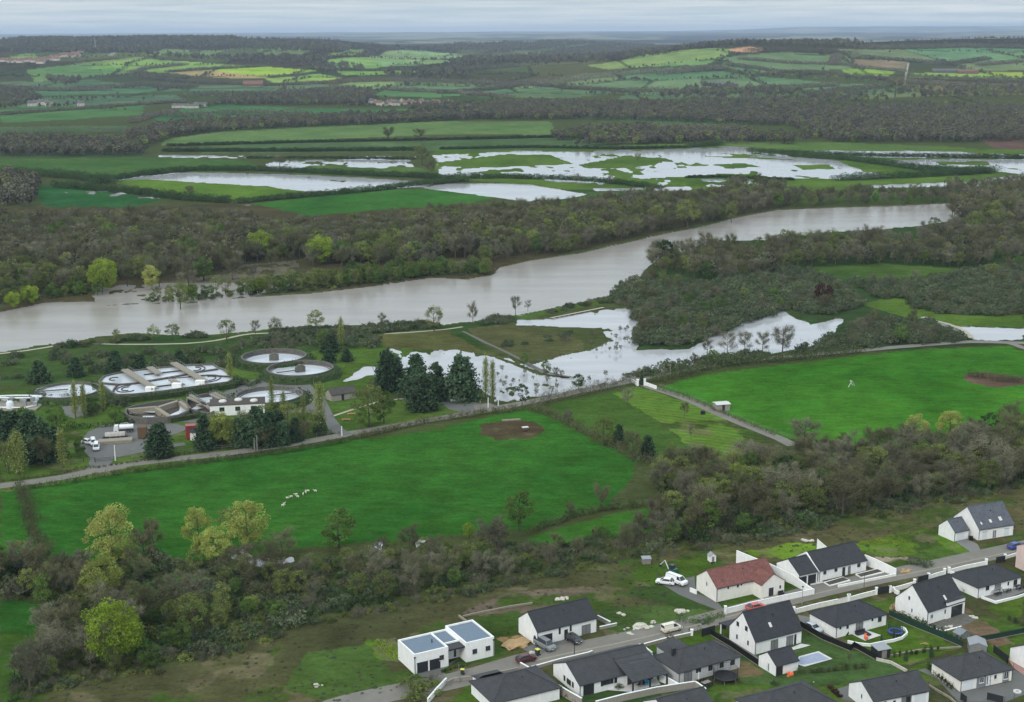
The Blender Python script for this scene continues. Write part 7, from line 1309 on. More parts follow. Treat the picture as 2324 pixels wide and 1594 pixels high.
# grey hipped house with the trampoline
h = House('grey walled hipped house behind the big black trampoline', 31.06, 238.98, .50, 14.5, 7.9, 2.6, 4.9, 'grey_wall', 'slate2'); h.hip()
h.op('win', 'B', 1795, 900, 1.8, 2.1, gm=M['glass2']); [h.op('win', 'B', x, y, w_, hh) for x, y, w_, hh in ((1893, 857, 1.15, 1.0), (2005, 835, 1.0, 1.15), (2110, 808, .9, 1.1), (2213, 783, 1.0, 1.1))]
mb = MB(); mb.box(3.0, 8.2, 7.9, 11.5, -.5, 2.6); mb.build('wall', M['grey_wall'], h.t); mb = MB(); mb.add([(2.7, 7.2, 2.5), (8.5, 7.2, 2.5), (8.5, 11.8, 2.5), (2.7, 11.8, 2.5), (5.6, 4.0, 4.7), (5.6, 10.2, 4.3)], [(3, 2, 1, 0), (0, 1, 4), (1, 2, 5, 4), (2, 3, 5), (3, 0, 4, 5)]); mb.build('rear_roof', M['slate2'], h.t)
mb = MB(); mb.box(1.6, 2.3, 4.2, 4.7, 3.6, 5.2); mb.build('chimney', M['dark'], h.roof)
# tall gabled house
h = House('tall white gabled house with one roof window and a small pool behind it', 47.61, 251.57, .49, 11.7, 8.2, 2.95, 7.4, 'white', 'slate'); h.walls_gable(); h.roof_gable()
mb = MB(); mb.box(.05, 11.6, 8.2, 8.3, 0, 2.4); k = h.k; mb2 = MB(); mb2.xprism([(8.4, 2.72), (11.6, 2.2), (11.6, 2.36), (8.4, 2.9)], -.3, 11.9); mb2.build('porch_roof', M['slate'], h.t)
for x in (.1, 4, 8, 11.5): mb = MB(); mb.box(x-.12, x+.12, 11.1, 11.34, 0, 2.25); mb.build('post', M['white'], h.t)
h.op('win', 'C', 1148, 815, 1.8, 2.1, gm=M['glass2']); h.op('win', 'C', 1340, 768, 1.7, 2.1, gm=M['glass2']); h.op('shutter', 'C', 1408, 748, .5, 2.1, fm=M['dark']); [h.op('win', 'C', x, y, w_, hh, 'left', cols=1) for x, y, w_, hh in ((693, 562, .8, .95), (800, 622, .8, 1.0), (683, 722, .45, .95), (820, 800, .45, .95))]; h.skylight('C', 1095, 575)
h = House('small white garage with a dark roof beside the orange heap', 50.0, 242.27, .50, 5.5, 5.1, 2.15, 3.85, 'white', 'slate', 'garage'); h.walls_gable(); h.roof_gable(og=.08); h.opening('door', .95, 1.0, 1.5, 1.95, fm=M['dark']); h.opening('door', 2.2, 1.0, .8, 1.9, 'left', fm=M['wdoor'])
h = House('white hipped house with the silver car beside it and a blue trampoline behind', 65.3, 258.98, .49, 13.5, 8.0, 2.6, 4.9, 'white', 'slate'); h.hip(); h.op('win', 'D', 268, 600, 1.9, 2.1, gm=M['glass2']); [h.op('win', 'D', x, y, w_, hh, cols=c_) for x, y, w_, hh, c_ in ((30, 610, .45, .7, 1), (120, 600, .6, .8, 1), (430, 512, .45, .55, 1), (522, 505, .95, 1.1, 2))]
h = House('steep gabled white house with a recessed terrace corner and rubble behind', 85.64, 265.34, .55, 11.1, 8.7, 3.0, 7.2, 'white', 'slate'); h.walls_gable(); h.roof_gable()
h.op('win', 'D', 1170, 470, .8, .95, fm=M['wframe']); h.op('win', 'D', 1342, 408, .55, .8); h.op('win', 'D', 893, 238, .6, .95, 'left', fm=M['wframe'], cols=1); h.op('win', 'D', 925, 395, .25, .8, 'left', cols=1); h.skylight('D', 1335, 235, .55, 1.1)
mb = MB(); mb.box(5.6, 11.1, -.25, 0, 2.45, 3.7); mb.box(5.6, 7.0, -.25, 0, -.5, 2.45); mb.box(10.7, 11.1, -.25, 0, -.5, 2.45); mb.build('terrace_front', M['white'], h.t); mb = MB(); mb.box(7.0, 10.7, -.03, .0, 0, 2.45); mb.build('terrace_opening', M['glass'], h.t); mb = MB(); mb.box(5.45, 11.25, -.4, 1.7, 3.7, 3.82); mb.build('flat_roof', M['slate'], h.t)
h = House('white hipped house at the right edge with a crowded furniture terrace', 100.63, 278.84, .49, 13.0, 8.0, 2.6, 4.8, 'white', 'slate'); h.hip(); h.op('win', 'F', 1868, 1248, 1.0, 1.1); h.op('win', 'F', 1995, 1240, 1.8, 2.1, gm=M['glass2']); h.op('win', 'F', 2127, 1195, .4, .9, cols=1); h.op('win', 'F', 2215, 1180, 1.1, 1.3)
# red roofed house
h = House('white house with a red tiled roof and a gabled wing', 43.79, 277.41, .46, 15.6, 7.6, 3.3, 5.9, 'cream', 'red_tile'); h.walls_gable(); h.roof_gable()
[h.op('win', 'E', x, y, w_, hh, cols=1) for x, y, w_, hh in ((980, 1017, .35, .7), (1088, 993, .5, .75), (1128, 983, .35, .55))]; h.op('win', 'E', 740, 985, .25, .9, 'left', cols=1)
x0, x1, yw = 9.6, 15.6, -3.2; xm = (x0+x1)/2; mb = MB(); mb.yprism([(x0, -1.2), (x1, -1.2), (x1, 3.3), (xm, 5.3), (x0, 3.3)], yw, .5); mb.build('wing_wall', M['cream'], h.t); kk = 2.0/(x1-xm); mb = MB()
for sg in (-1, 1):
    xe = xm+sg*(x1-xm+.25); ze = 3.3-kk*.25; mb.yprism([(xe, ze+.02), (xm, 5.32), (xm, 5.48), (xe, ze+.18)], yw-.15, 2.8)
mb.build('wing_roof', M['red_tile'], h.t); mb = MB(); mb.tube([(xm, yw-.15, 5.5), (xm, 2.9, 5.5)], .1, 6); mb.build('ridge_tiles', M['red_tile'], h.t)
h.opening('win', xm-.5, 1.25, 1.2, 2.0, off=yw, gm=M['glass']); h.opening('win', x1-1.1, 2.0, .4, .7, off=yw, cols=1)
mb = MB(); mb.box(x0+.6, x1, yw-1.4, yw, 0, .35); mb.build('step', M['conc'], h.t)
mb = MB(); mb.box(xm+1.2, x1-.4, yw-.7, yw-.2, .36, .8); mb.box(xm+1.2, x1-.4, yw-.3, yw-.2, .8, 1.2); o = mb.build('garden_bench', M['dark']); o.location = h.o; o.rotation_euler.z = .46; tag(o, 'dark bench on the step of the red roofed house', 'bench')
# double slate roofed house with forecourt
h = House('long white house with a dark roof and raised planters, behind the tall white wall', 68.39, 288.67, .48, 13.7, 9.0, 2.6, 5.3, 'white', 'slate'); h.walls_gable(); h.roof_gable()
[h.op(*q[:1], *q[1:], **k_) for q, k_ in ((('win', 'E', 2065, 860, .8, .8), {}), (('win', 'E', 2190, 830, .8, .8), {}), (('door', 'E', 2278, 828, .8, 2.0), dict(fm=M['dark'])), (('door', 'F', 142, 1020, .8, 2.0), dict(fm=M['metal'])), (('win', 'F', 260, 965, .9, .9), {}))]
hg = House('garage wing with two dark doors left of the long planter house', 63.25, 285.83, .46, 5.1, 8.0, 2.75, 5.0, 'white', 'slate', 'garage'); hg.walls_gable(); hg.roof_gable(og=.05); hg.opening('garage', 1.2, 1.05, 2.0, 2.0, fm=M['dark']); hg.opening('garage', 3.7, 1.05, 2.2, 2.05, fm=M['dark'])
mb = MB(); mb.xprism([(-.35, 2.4), (4.5, 5.55), (9.2, 2.4), (9.2, 0), (8.6, 0), (4.5, 5.2), (0, 2.5)][:3]+[(4.5, 5.1)], -.32, -.02); mb.build('gable_coping', M['white'], h.t)
# light slate house with three roof windows
h = House('white house with a light grey slate roof and three roof windows', 112.3, 313.6, .36, 10.3, 9.4, 2.9, 7.0, 'white', 'slate3'); h.walls_gable(); h.roof_gable(); h.op('win', 'F', 1952, 585, 1.1, 2.0, fm=M['wframe'], gm=M['glass2']); [h.op('garage', 'F', x, y, 1.3, 1.9, fm=M['wdoor']) for x, y in ((1830, 610), (2105, 560))]
[h.skylight('F', x, y, w_, h_) for x, y, w_, h_ in ((1790, 445, .45, .7), (1903, 415, .7, .9), (2025, 385, .9, 1.1))]
hg = House('low white garage with a light slate roof joined to the roof window house', 106.21, 312.95, .46, 4.6, 5.2, 2.45, 4.6, 'white', 'slate3', 'garage'); hg.walls_gable(); hg.roof_gable(og=.05); hg.opening('garage', 2.0, 1.1, 2.4, 2.0, fm=M['wdoor'])
c = PC('F', 1660, 655); mb = MB(); mb.box(-.4, .4, -.3, .3, 0, 1.0); mb.box(-.43, .43, -.33, .33, 1.0, 1.08); o = mb.build('waste_bin', M['black'], None, .04); o.location = c; tag(o, 'black bin between garage and light slate house', 'bin')
# lower right hipped house
h = House('cream hipped house on the dark gravel court with a white garage door', 83.1, 235.59, .38, 12.0, 8.2, 2.5, 4.9, 'cream', 'slate2'); h.hip(); h.opening('garage', 1.75, 1.1, 2.4, 2.05, fm=M['wdoor']); h.opening('panel', 5.4, 1.2, 3.3, 2.3, fm=mat('grey_cladding', (.2, .21, .23), .8)); h.opening('win', 4.9, 1.5, .95, 1.15, off=-.036, fm=M['wframe']); h.opening('door', 6.4, 1.1, .9, 2.1, off=-.036, fm=M['wdoor']); h.opening('win', 8.1, 1.5, .5, .75, cols=1); h.opening('panel', 10.6, 1.2, 1.5, 2.3, fm=M['metal']); h.opening('win', 10.6, 1.35, 1.05, 1.5, off=-.036, fm=M['wframe'])
h = House('white gabled house cut by the bottom edge, with a white garage door', 64.61, 227.01, .36, 12.1, 7.5, 2.6, 4.7, 'white', 'slate2'); h.walls_gable(); h.roof_gable(); h.opening('win', 2.2, 1.4, 1.4, 1.3); h.opening('win', 4.6, 1.5, .5, .8, cols=1); h.opening('panel', 7.2, 1.2, 2.2, 2.4, fm=M['metal']); h.opening('door', 7.6, 1.1, .9, 2.1, off=-.036, fm=M['dark']); h.opening('garage', 10.2, 1.15, 2.6, 2.1, fm=M['wdoor']); h.op('win', 'D', 298, 1465, .25, .8, 'left', cols=1)
# roofs at the very bottom edge
def fitted(label, ridge_l, ridge_r, crop, L_, W_, e, r, a, hip=False, rm='slate2'):
    """place so that the left ridge end sits at the given crop pixel"""
    px, py = cv(crop, *ridge_l); q = P(px, py, r) if py > 345 else P(px, py); ay = Vector((-math.sin(a), math.cos(a), 0)); ax = Vector((math.cos(a), math.sin(a), 0)); o = q-ay*W_/2-(ax*W_/2 if hip else Vector()); hh = House(label, o.x, o.y, a, L_, W_, e, r, 'white', rm)
    if hip: hh.hip()
    else: hh.walls_gable(); hh.roof_gable()
    return hh
fitted('dark gabled roof at the bottom edge below the trampoline', (1500, 1130), None, 'B', 10, 8.5, 2.5, 4.8, .47)
fitted('wide dark hipped roof at the bottom edge in the middle of the gardens', (1130, 1400), None, 'C', 15, 9, 2.5, 5.0, .47, True)
h = fitted('pink rendered house cut by the right edge of the photo', (2390, 690), None, 'F', 8, 7, 5.2, 7.0, .45); h.wall.data.materials[0] = render_wall('pink_render', C(222, 198, 190, .9)); 
mb = MB(); mb.box(-2.5, 0, -.5, .2, 0, 1.1); mb.build('side_wall', M['white'], h.t)
h = fitted('white house cut by the right edge below the green fence', (2330, 830), None, 'D', 8, 7, 2.6, 4.6, .42)
# ---------------------------------------------------------------- garden walls, gates, fences
def gwall(pts, h, label, m='white', t=.22, cap='white', pillars=(), name='garden_wall', z1=None):
    pt = [P(*cv(*q)) for q in pts]; o = pt[0]; th = thing(name, label, 'wall', o); mb = MB(); wallpath(mb, [p-o for p in pt], t, -.5, z1 or h); mb.build('wall', M[m], th); mb = MB()
    zz = z1 or [h]*len(pt); wallpath(mb, [p-o for p in pt], t+.08, [z+.002 for z in zz], [z+.09 for z in zz]); mb.build('coping', M[cap], th)
    for i in pillars: q = pt[i]-o; mb = MB(); mb.box(q.x-.25, q.x+.25, q.y-.25, q.y+.25, 0, h+.55); mb.box(q.x-.32, q.x+.32, q.y-.32, q.y+.32, h+.55, h+.65); mb.build('pillar', M['white'], th, .02)
    return th
gwall([('B',225,860),('B',400,960),('B',600,1085),('B',800,1200)], 1.7, 'long grey block wall with a white cap running down from the street', 'block'); gwall([('B',330,850),('B',600,775),('B',860,715),('B',900,700)], .6, 'low white topped wall along the street before the terrace house', 'block')
gwall([('A',520,1170),('A',600,1075),('A',695,975)], 1.0, 'short white wall beside the big pampas bush', 'white'); gwall([('A',700,995),('A',760,965),('A',1000,935),('A',1200,900),('A',1360,865)], .7, 'low rubble wall along the street above the bottom left house', 'block', cap='block'); gwall([('B',930,1210),('B',1200,1140),('B',1500,1075),('B',1860,1020)], 1.3, 'grey garden wall with white cap at the bottom middle', 'block'); gwall([('B',1860,1020),('B',1900,1045),('B',1960,1090)], 1.3, 'short return of the grey garden wall at the bottom middle', 'block')
gwall([('B',1530,960),('B',1600,985),('B',1700,1040)], 1.3, 'white garden wall right of the covered terrace'); gwall([('B',1340,645),('B',1400,680),('B',1460,725)], .8, 'short white wall at the street corner of the terrace house'); gwall([('B',1380,640),('B',1600,580),('B',1830,530)], .7, 'low pale wall along the street before the grey house', 'conc', pillars=(2,))
gwall([('C',1390,440),('C',1700,360),('C',2080,280)], 1.0, 'cream wall along the street above the silver car', 'cream', pillars=(0, 2)); gwall([('D',0,310),('D',130,285)], 1.0, 'cream wall piece above the hipped house roof', 'cream', pillars=(1,)); gwall([('D',140,285),('D',300,240),('D',480,195)], 1.0, 'cream wall between pillar and dark gate on the street', 'cream', pillars=(2,)); gwall([('D',650,170),('D',800,130),('D',955,85)], .9, 'cream wall right of the dark gate on the street', 'cream', pillars=(0, 2)); gwall([('D',690,140),('D',710,180),('D',765,205)], .8, 'curved white wall piece beside the gate')
gwall([('F',1130,1140),('F',1240,1105),('F',1330,1080)], .8, 'white wall piece right of the second dark gate', pillars=(0, 2)); gwall([('F',1385,1065),('F',1600,1010),('F',1850,960)], .8, 'white wall before the hipped house at the right edge', pillars=(0, 2)); gwall([('F',2085,890),('F',2180,860),('F',2260,835)], .6, 'short white wall at the top right of the street', pillars=(0,)); gwall([('F',1400,1080),('F',1470,1115)], .8, 'short white wall turning into the right edge garden')
gwall([('C',535,440),('C',700,400),('C',850,360),('C',1200,285),('C',1640,190)], 1.2, 'long white wall between street and red roofed house', pillars=(0,)); 
gwall([('E',1070,750),('E',1220,800),('E',1420,870),('E',1540,915),('E',1700,990),('E',1830,1060),('E',1945,1105)], 2.0, 'tall white boundary wall between red roofed and planter houses', z1=[3.0,2.7,2.5,2.3,2.2,1.7,1.0]); gwall([('F',330,960),('F',460,1010),('F',600,1060),('F',725,1100)], 1.8, 'stepped white wall at the right end of the planter house', z1=[2.4,2.3,2.0,1.6]); gwall([('F',0,1245),('F',300,1185),('F',725,1098)], .5, 'low white kerb wall of the forecourt on the street'); gwall([('E',1975,600),('E',2100,615)], 2.2, 'white wall end standing behind the planter house', z1=[2.6,.6]); gwall([('E',550,1075),('E',625,1105)], .9, 'short white wall left of the red roofed house')
gwall([('D',120,800),('D',250,830),('D',400,845),('D',540,815),('D',700,785),('D',800,755),('D',865,700),('D',840,650),('D',790,620)], .5, 'low curved white garden wall round the blue trampoline'); gwall([('D',1130,600),('D',1310,672),('D',1540,610)], .3, 'pale edge of the unfinished terrace', 'conc'); gwall([('F',1790,1380),('F',1970,1445),('F',2250,1375),('F',2380,1330)], .45, 'white edge of the crowded furniture terrace')
gwall([('D',470,1005),('D',1000,900),('D',1540,860)], .25, 'low concrete kerb between the two lawns', 'conc', cap='conc'); gwall([('D',480,1020),('D',660,1060),('D',860,1170)], .5, 'pale stepped stone edging by the dark shed', 'stone', cap='stone'); gwall([('D',1130,1340),('D',1400,1500),('D',1470,1560)], .3, 'pale kerb along the grass strip of the gravel court', 'conc', cap='conc'); gwall([('D',1120,1100),('D',1240,1230),('D',1460,1400)], .35, 'low planted edge left of the cream house', 'conc', cap='soil')
gwall([('A',810,355),('A',880,405)], .4, 'short pale foundation strip in the rough ground', 'conc', cap='conc'); gwall([('A',850,360),('A',1000,325),('A',1300,265),('A',1500,235)], .3, 'thin pale foundation line across the rough ground', 'conc', cap='conc'); gwall([('A',2110,380),('A',2230,440)], .9, 'pale low wall running back from the long gabled house', 'block'); gwall([('A',2130,475),('A',2290,440)], .6, 'pale low wall beside the long gabled house', 'block')
def planter(pts, label):
    pt = [P(*cv(*q)) for q in pts]; o = pt[0]; t = thing('planter', label, 'planter', o, 0, None); mb = MB(); wallpath(mb, [p-o for p in pt], .16, 0, .3, True); mb.build('edge', M['white'], t); mb = MB(); mb.add([((p-o).x, (p-o).y, .26) for p in pt], [tuple(range(len(pt)))]); q_ = mb.build('soil', M['soil'], t); fix_ngon(q_)
planter([('F',225,1090),('F',490,1025),('F',570,1060),('F',290,1130)], 'raised white planter with dark soil, right one'); planter([('E',2060,980),('E',2270,920),('E',2345,955),('E',2120,1015)], 'raised white planter with dark soil, left one')
def gate(pts, h, label, m='dark'):
    a, b_ = P(*cv(*pts[0])), P(*cv(*pts[1])); d = b_-a; t = thing('gate', label, 'gate', a, math.atan2(d.y, d.x)); l = d.length; mb = MB(); mb.box(0, l, -.04, .04, .1, h); mb.build('panel', M[m], t); mb = MB(); [mb.box(x-.04, x+.04, -.06, .06, 0, h+.08) for x in np.linspace(.04, l-.04, max(2, int(l/1.5)))]; mb.box(0, l, -.05, .05, h+.002, h+.07); mb.build('frame', M['black'], t)
gate([('B',1925,545),('B',2045,510)], 1.7, 'black gate before the drive of the tall gabled house'); gate([('B',2090,480),('B',2150,465)], 1.3, 'short black fence panel beside the tall gabled house'); gate([('D',492,200),('D',648,172)], 1.6, 'dark sliding gate on the street before the sandy drive'); gate([('F',1000,1200),('F',1125,1165)], 1.6, 'dark gate behind the ridge of the steep gabled house'); gate([('F',1975,945),('F',2085,925)], 1.5, 'dark gate at the top right of the street'); gate([('D',1940,920),('D',2120,1060)], 1.6, 'dark green fence panel beside the pink court')
gate([('D',1860,1510),('D',2060,1560)], 1.4, 'dark gate panel at the bottom right, left leaf'); gate([('D',1530,1510),('D',1600,1560)], 1.4, 'dark gate panel at the bottom right, far left leaf')
def screen(pts, h, label, m='black', posts=True):
    pt = [P(*cv(*q)) for q in pts]; o = pt[0]; t = thing('fence', label, 'fence', o); mb = MB(); wallpath(mb, [p-o for p in pt], .06, .12, h); mb.build('screen', M[m], t); mb = MB(); [mb.box((q-o).x-.04, (q-o).x+.04, (q-o).y-.04, (q-o).y+.04, 0, h+.08) for a, b_ in zip(pt[:-1], pt[1:]) for q in [a.lerp(b_, i/max(1, int((b_-a).length/2))) for i in range(int((b_-a).length/2)+1)]]; mb.build('posts', M['dark'], t); mb = MB(); wallpath(mb, [p-o for p in pt], .14, -.1, .12); mb.build('kerb', M['conc'], t)
M['green_screen'] = mat('green_screen', (.012, .04, .028), .9, 2, .2)
screen([('C',350,700),('C',600,850),('C',945,1085)], 1.3, 'black screen fence left of the tall gabled house'); screen([('C',1470,600),('C',1750,760),('C',2100,905),('D',200,860),('D',470,1010)], 1.3, 'long black screen fence across the gardens'); screen([('D',640,460),('D',900,580),('D',1200,700),('D',1550,850)], 1.3, 'dark green screen fence below the steep gabled house', 'green_screen'); screen([('D',1690,800),('D',2000,745),('D',2324,680),('D',2420,660)], 1.2, 'dark green screen fence right of the metal shed', 'green_screen')
def wirefence(pts, label): fence([P(*cv(*q)) for q in pts], 1.1, 2.4, label, 'dark', (.3, .6, .95), postr=.035, wire=.012)
wirefence([('D',1130,1350),('D',1300,1450),('D',1450,1540)], 'thin dark post fence on the grass strip of the gravel court'); wirefence([('D',1900,400),('D',2120,500),('D',2330,620)], 'thin dark post fence on the lawn at the right edge'); wirefence([('D',2190,1120),('D',2330,1200)], 'thin dark post fence beside the pink court'); wirefence([('C',1450,1160),('C',1700,1150),('C',2000,1130),('C',2324,1090)], 'thin wire fence between the pool garden and the lawn below'); wirefence([('D',2080,1539),('D',2200,1500),('D',2330,1470)], 'thin post fence at the bottom right corner')
# ---------------------------------------------------------------- garden things
def trampoline(c, r, label, net, pad):
    t = thing('trampoline', label, 'trampoline', (c.x, c.y, 0)); mb = MB(); spin(mb, (0, 0), [(r-.32, .86), (.01, .84)], 40); mb.build('mat', M['black'], t); mb = MB(); mb.ring(r-.32, r, .84, .92, 40); mb.build('pad', pad, t)
    mb = MB()
    for i in range(6): a = i*math.pi/3; mb.tube([(math.cos(a)*r*.98, math.sin(a)*r*.98, 0), (math.cos(a)*r*1.0, math.sin(a)*r*1.0, 2.6)], .04, 6)
    mb.build('poles', M['dark'], t); mb = MB()
    for i in range(48): a = i*math.pi/24; mb.tube([(math.cos(a)*r*.97, math.sin(a)*r*.97, .9), (math.cos(a)*r*.97, math.sin(a)*r*.97, 2.5)], .012, 3, False)
    for z in (1.2, 1.5, 1.8, 2.1, 2.5): mb.tube([(math.cos(i*.1745)*r*.97, math.sin(i*.1745)*r*.97, z) for i in range(37)], .014 if z < 2.4 else .03, 3, False)
    mb.build('net', net, t); mb = MB()
    for i in range(6): a = i*math.pi/3+.3; mb.tube([(math.cos(a)*r*.95, math.sin(a)*r*.95, .85), (math.cos(a)*r*1.02, math.sin(a)*r*1.02, .05)], .035, 5)
    mb.build('legs', M['metal'], t)
trampoline(PC('B', 2145, 945), 2.35, 'big black trampoline with net before the grey house', M['black'], M['dark']); trampoline(PC('D', 715, 700), 1.5, 'small trampoline with a blue rim inside the curved wall', M['green_screen'], M['blue'])
S('pool_edge', [('C',1410,1060),('C',1455,970),('C',1700,905),('C',1875,1000),('C',1525,1098)], .04, M['paving'], 'pale stone edging round the covered pool'); 
o = S('pool', [('C',1440,1060),('C',1470,985),('C',1695,925),('C',1835,1003),('C',1530,1075)], .07, mat('pool_cover', C(150, 158, 178), .5, 1, .15), 'small pool under a grey blue cover')
def shed(c, rz, wx, wy, h, rh, wm, rm, label, mono=False, legs=0):
    t = thing('shed', label, 'shed', (c.x, c.y, legs), rz); mb = MB()
    if mono: mb.xprism([(0, 0), (wy, 0), (wy, h+rh), (0, h)], 0, wx)
    else: mb.yprism([(0, 0), (wx, 0), (wx, h), (wx/2, h+rh), (0, h)], 0, wy)
    mb.build('wall', wm, t); mb = MB()
    if mono: k = rh/wy; mb.xprism([(-.2, h-.2*k+.02), (wy+.2, h+rh+.2*k+.02), (wy+.2, h+rh+.2*k+.1), (-.2, h-.2*k+.1)], -.15, wx+.15)
    else:
        k = rh/(wx/2)
        for sg in (-1, 1): xe = wx/2+sg*(wx/2+.15); mb.yprism([(xe, h-.15*k+.02), (wx/2, h+rh+.02), (wx/2, h+rh+.08), (xe, h-.15*k+.08)], -.12, wy+.12)
    mb.build('roof', rm, t); mb = MB(); mb.box(wx*.3, wx*.7, -.04, 0, .05, h*.9); d_ = mb.build('door', M['greywood'], t)
    if legs: mb = MB(); [mb.box(x-.06, x+.06, y-.06, y+.06, -legs, 0) for x in (.1, wx-.1) for y in (.1, wy-.1)]; mb.build('legs', M['greywood'], t)
    return t
shed(PC('D', 1640, 940), -.2, 3.2, 3.4, 1.9, .6, mat('grey_sheet', C(128, 130, 132), .6), M['metal'], 'grey metal shed with a pale ridge roof at the corner of three lawns'); shed(PC('D', 500, 1010), .35, 2.8, 2.4, 1.9, .2, M['dark'], M['metal'], 'dark shed with a pale flat roof at the end of the black fence', True)
t = shed(PC('D', 1530, 765), .5, 2.8, 2.0, 1.0, .7, M['metal'], mat('greenhouse_sheet', C(126, 132, 136), .3), 'small low greenhouse on the green fence above the metal shed'); shed(PC('E', 775, 770), .3, 1.5, 1.4, 1.4, .6, M['white'], M['metal'], 'white playhouse on stilts behind the red roofed house', legs=.6); shed(PC('E', 20, 770), .1, 1.9, 1.5, 1.3, .1, M['greywood'], M['metal'], 'grey open hutch on the grass at the edge of the belt', True)
def bin_(c, m, lid, label, s=1):
    t = thing('waste_bin', label, 'bin', (c.x, c.y, .03), random.uniform(0, 6), None, s); mb = MB(); mb.add([(x*k, y*k, z) for z, k in ((.05, .8), (1.0, 1)) for x, y in ((-.3, -.35), (.3, -.35), (.3, .35), (-.3, .35))], [(3, 2, 1, 0), (4, 5, 6, 7), (0, 1, 5, 4), (1, 2, 6, 5), (2, 3, 7, 6), (3, 0, 4, 7)]); mb.build('body', m, t, .03); mb = MB(); mb.box(-.33, .33, -.38, .38, 1.002, 1.1); mb.build('lid', lid, t, .03); mb = MB(); [mb.tube([(x-.03, .34, .12), (x+.03, .34, .12)], .12, 10) for x in (-.27, .27)]; mb.build('wheels', M['tyre'], t)
bin_(PC('A', 845, 895), M['bin'], M['yellow'], 'wheelie bin with yellow lid on the verge by the street'); bin_(PC('B', 387, 715), M['bin'], M['yellow'], 'wheelie bin with yellow lid beside the dark drive', 1.2); 
def rock(name, c, r, m, label, cat, flat_=.7, n=1, group=None):
    bm_ = bmesh.new()
    for i in range(n):
        g = bmesh.ops.create_icosphere(bm_, subdivisions=2, radius=1)['verts']; off = Vector((random.gauss(0, r*1.2), random.gauss(0, r*.6), 0)) if i else Vector(); rr_ = r*random.uniform(.4, 1.0); sx, sy, sz = random.uniform(.7, 1.3), random.uniform(.7, 1.2), flat_*random.uniform(.6, 1.1)
        for v in g: k = 1+.28*math.sin(v.co.x*3.1+i)*math.cos(v.co.y*4.3+i*2)+random.uniform(-.1, .1); v.co = Vector((v.co.x*sx, v.co.y*sy, v.co.z*sz))*rr_*k+off+Vector((0, 0, rr_*sz*.5))
    me = bpy.data.meshes.new(name); bm_.to_mesh(me); bm_.free(); me.materials.append(m); o = link(name, me); o.location = c; return tag(o, label, cat, group)
rock('rubble_bag', PC('B', 335, 700), .8, M['stone'], 'white rubble bag beside the bin on the dark drive', 'bag', .9); rock('sand_heap', PC('A', 1330, 620), 2.2, M['sand'], 'sandy heap left of the long gabled house', 'heap', .25, 4)
for i, (c_, x, y, r_, n_, lb) in enumerate([('B',1400,450,1.1,9,'biggest pale rubble pile beside the street'), ('B',1290,465,.7,4,'pale rubble pile left of the biggest one'), ('B',1485,410,.6,3,'small rubble pile above the biggest one'), ('B',1265,522,.5,4,'low rubble line at the kerb'), ('B',1245,460,.4,2,'smallest boulders left of the rubble piles'), ('A',1770,195,.8,8,'pale broken slabs behind the long gabled house'), ('E',430,1310,.9,4,'pale rubble in the grass below the grey drive'), ('B',1160,325,.5,4,'pale planks lying in the rough grass'), ('E',1860,505,.6,9,'line of pale stones behind the planter house'), ('A',1700,1070,.5,5,'rubble heap in the garden strip by the block wall'), ('A',1600,960,.4,5,'small rubble higher up in the garden strip by the block wall'), ('F',820,1040,.7,5,'sandy stones at the end of the stepped white wall'), ('D',1690,480,.6,7,'broken slabs on the edge of the unfinished terrace'), ('D',1400,600,.5,6,'rubble at the front of the unfinished terrace'), ('C',1640,1290,.25,1,'single white stone on the lower lawn')]):
    rock('rubble', PC(c_, x, y), r_, M['stone'] if 'sandy' not in lb else M['sand'], lb, 'rubble', .5, n_)
rock('sacks', PC('A', 520, 1640-1640+1640-1640) if False else P(722, 1556), .5, M['stone'], 'white sacks lying at the bottom of the rough ground', 'sacks', .5, 4); rock('orange_inflatable', PC('C', 1360, 1205), .65, M['orange'], 'orange red inflatable beside the small garage', 'inflatable', .8, 3)
c = PC('B', 1893, 985); t = thing('parasol', 'closed white parasol before the grey house', 'parasol', c); mb = MB(); mb.tube([(0, 0, 0), (0, 0, 2.5)], .03, 6); mb.tube([(0, 0, 0), (0, 0, .1)], .3, 12); mb.build('pole', M['metal'], t); mb = MB(); spin(mb, (0, 0), [(.03, 2.55), (.12, 2.2), (.2, 1.3), (.16, 1.0), (.03, .95)], 10); mb.build('canopy', M['paving'], t)
garden_set(PC('B', 1965, 1000), .6, 'dark low garden furniture left of the big trampoline')
c = PC('D', 290, 690); t = thing('garden_sofa', 'dark corner sofa on the pale terrace', 'sofa', c, .49); mb = MB(); mb.box(-1.3, 1.3, -.45, .45, .1, .42); mb.box(.5, 1.3, -1.6, -.45, .1, .42); mb.build('seat', M['dark'], t, .04); mb = MB(); mb.box(-1.3, 1.3, .3, .5, .42, .85); mb.build('backrest', M['dark'], t, .04)
c = PC('D', 90, 690); mb = MB(); mb.ring(.25, .62, .35, .6, 20); o = mb.build('swing_nest', M['black']); o.location = (c.x, c.y, .3); o.rotation_euler.x = 1.2; tag(o, 'black round nest chair against the hipped house', 'chair')
c = PC('D', 350, 755); mb = MB(); mb.box(-.3, .3, -.5, .5, .1, .75); mb.box(-.25, .25, .5, .6, .75, 1.1); o = mb.build('toy_kitchen', M['orange'], None, .05); o.location = c; tag(o, 'red and white toy on the pale terrace', 'toy')
for i, (x, y, lb) in enumerate(((541, 800, 'left'), (697, 760, 'right'))): treepx('cypress', 0, *cv('D', x, y), cv('D', x, y-120)[1], lb+' one of two tiny dark cypresses on the curved garden wall', wid=.9)
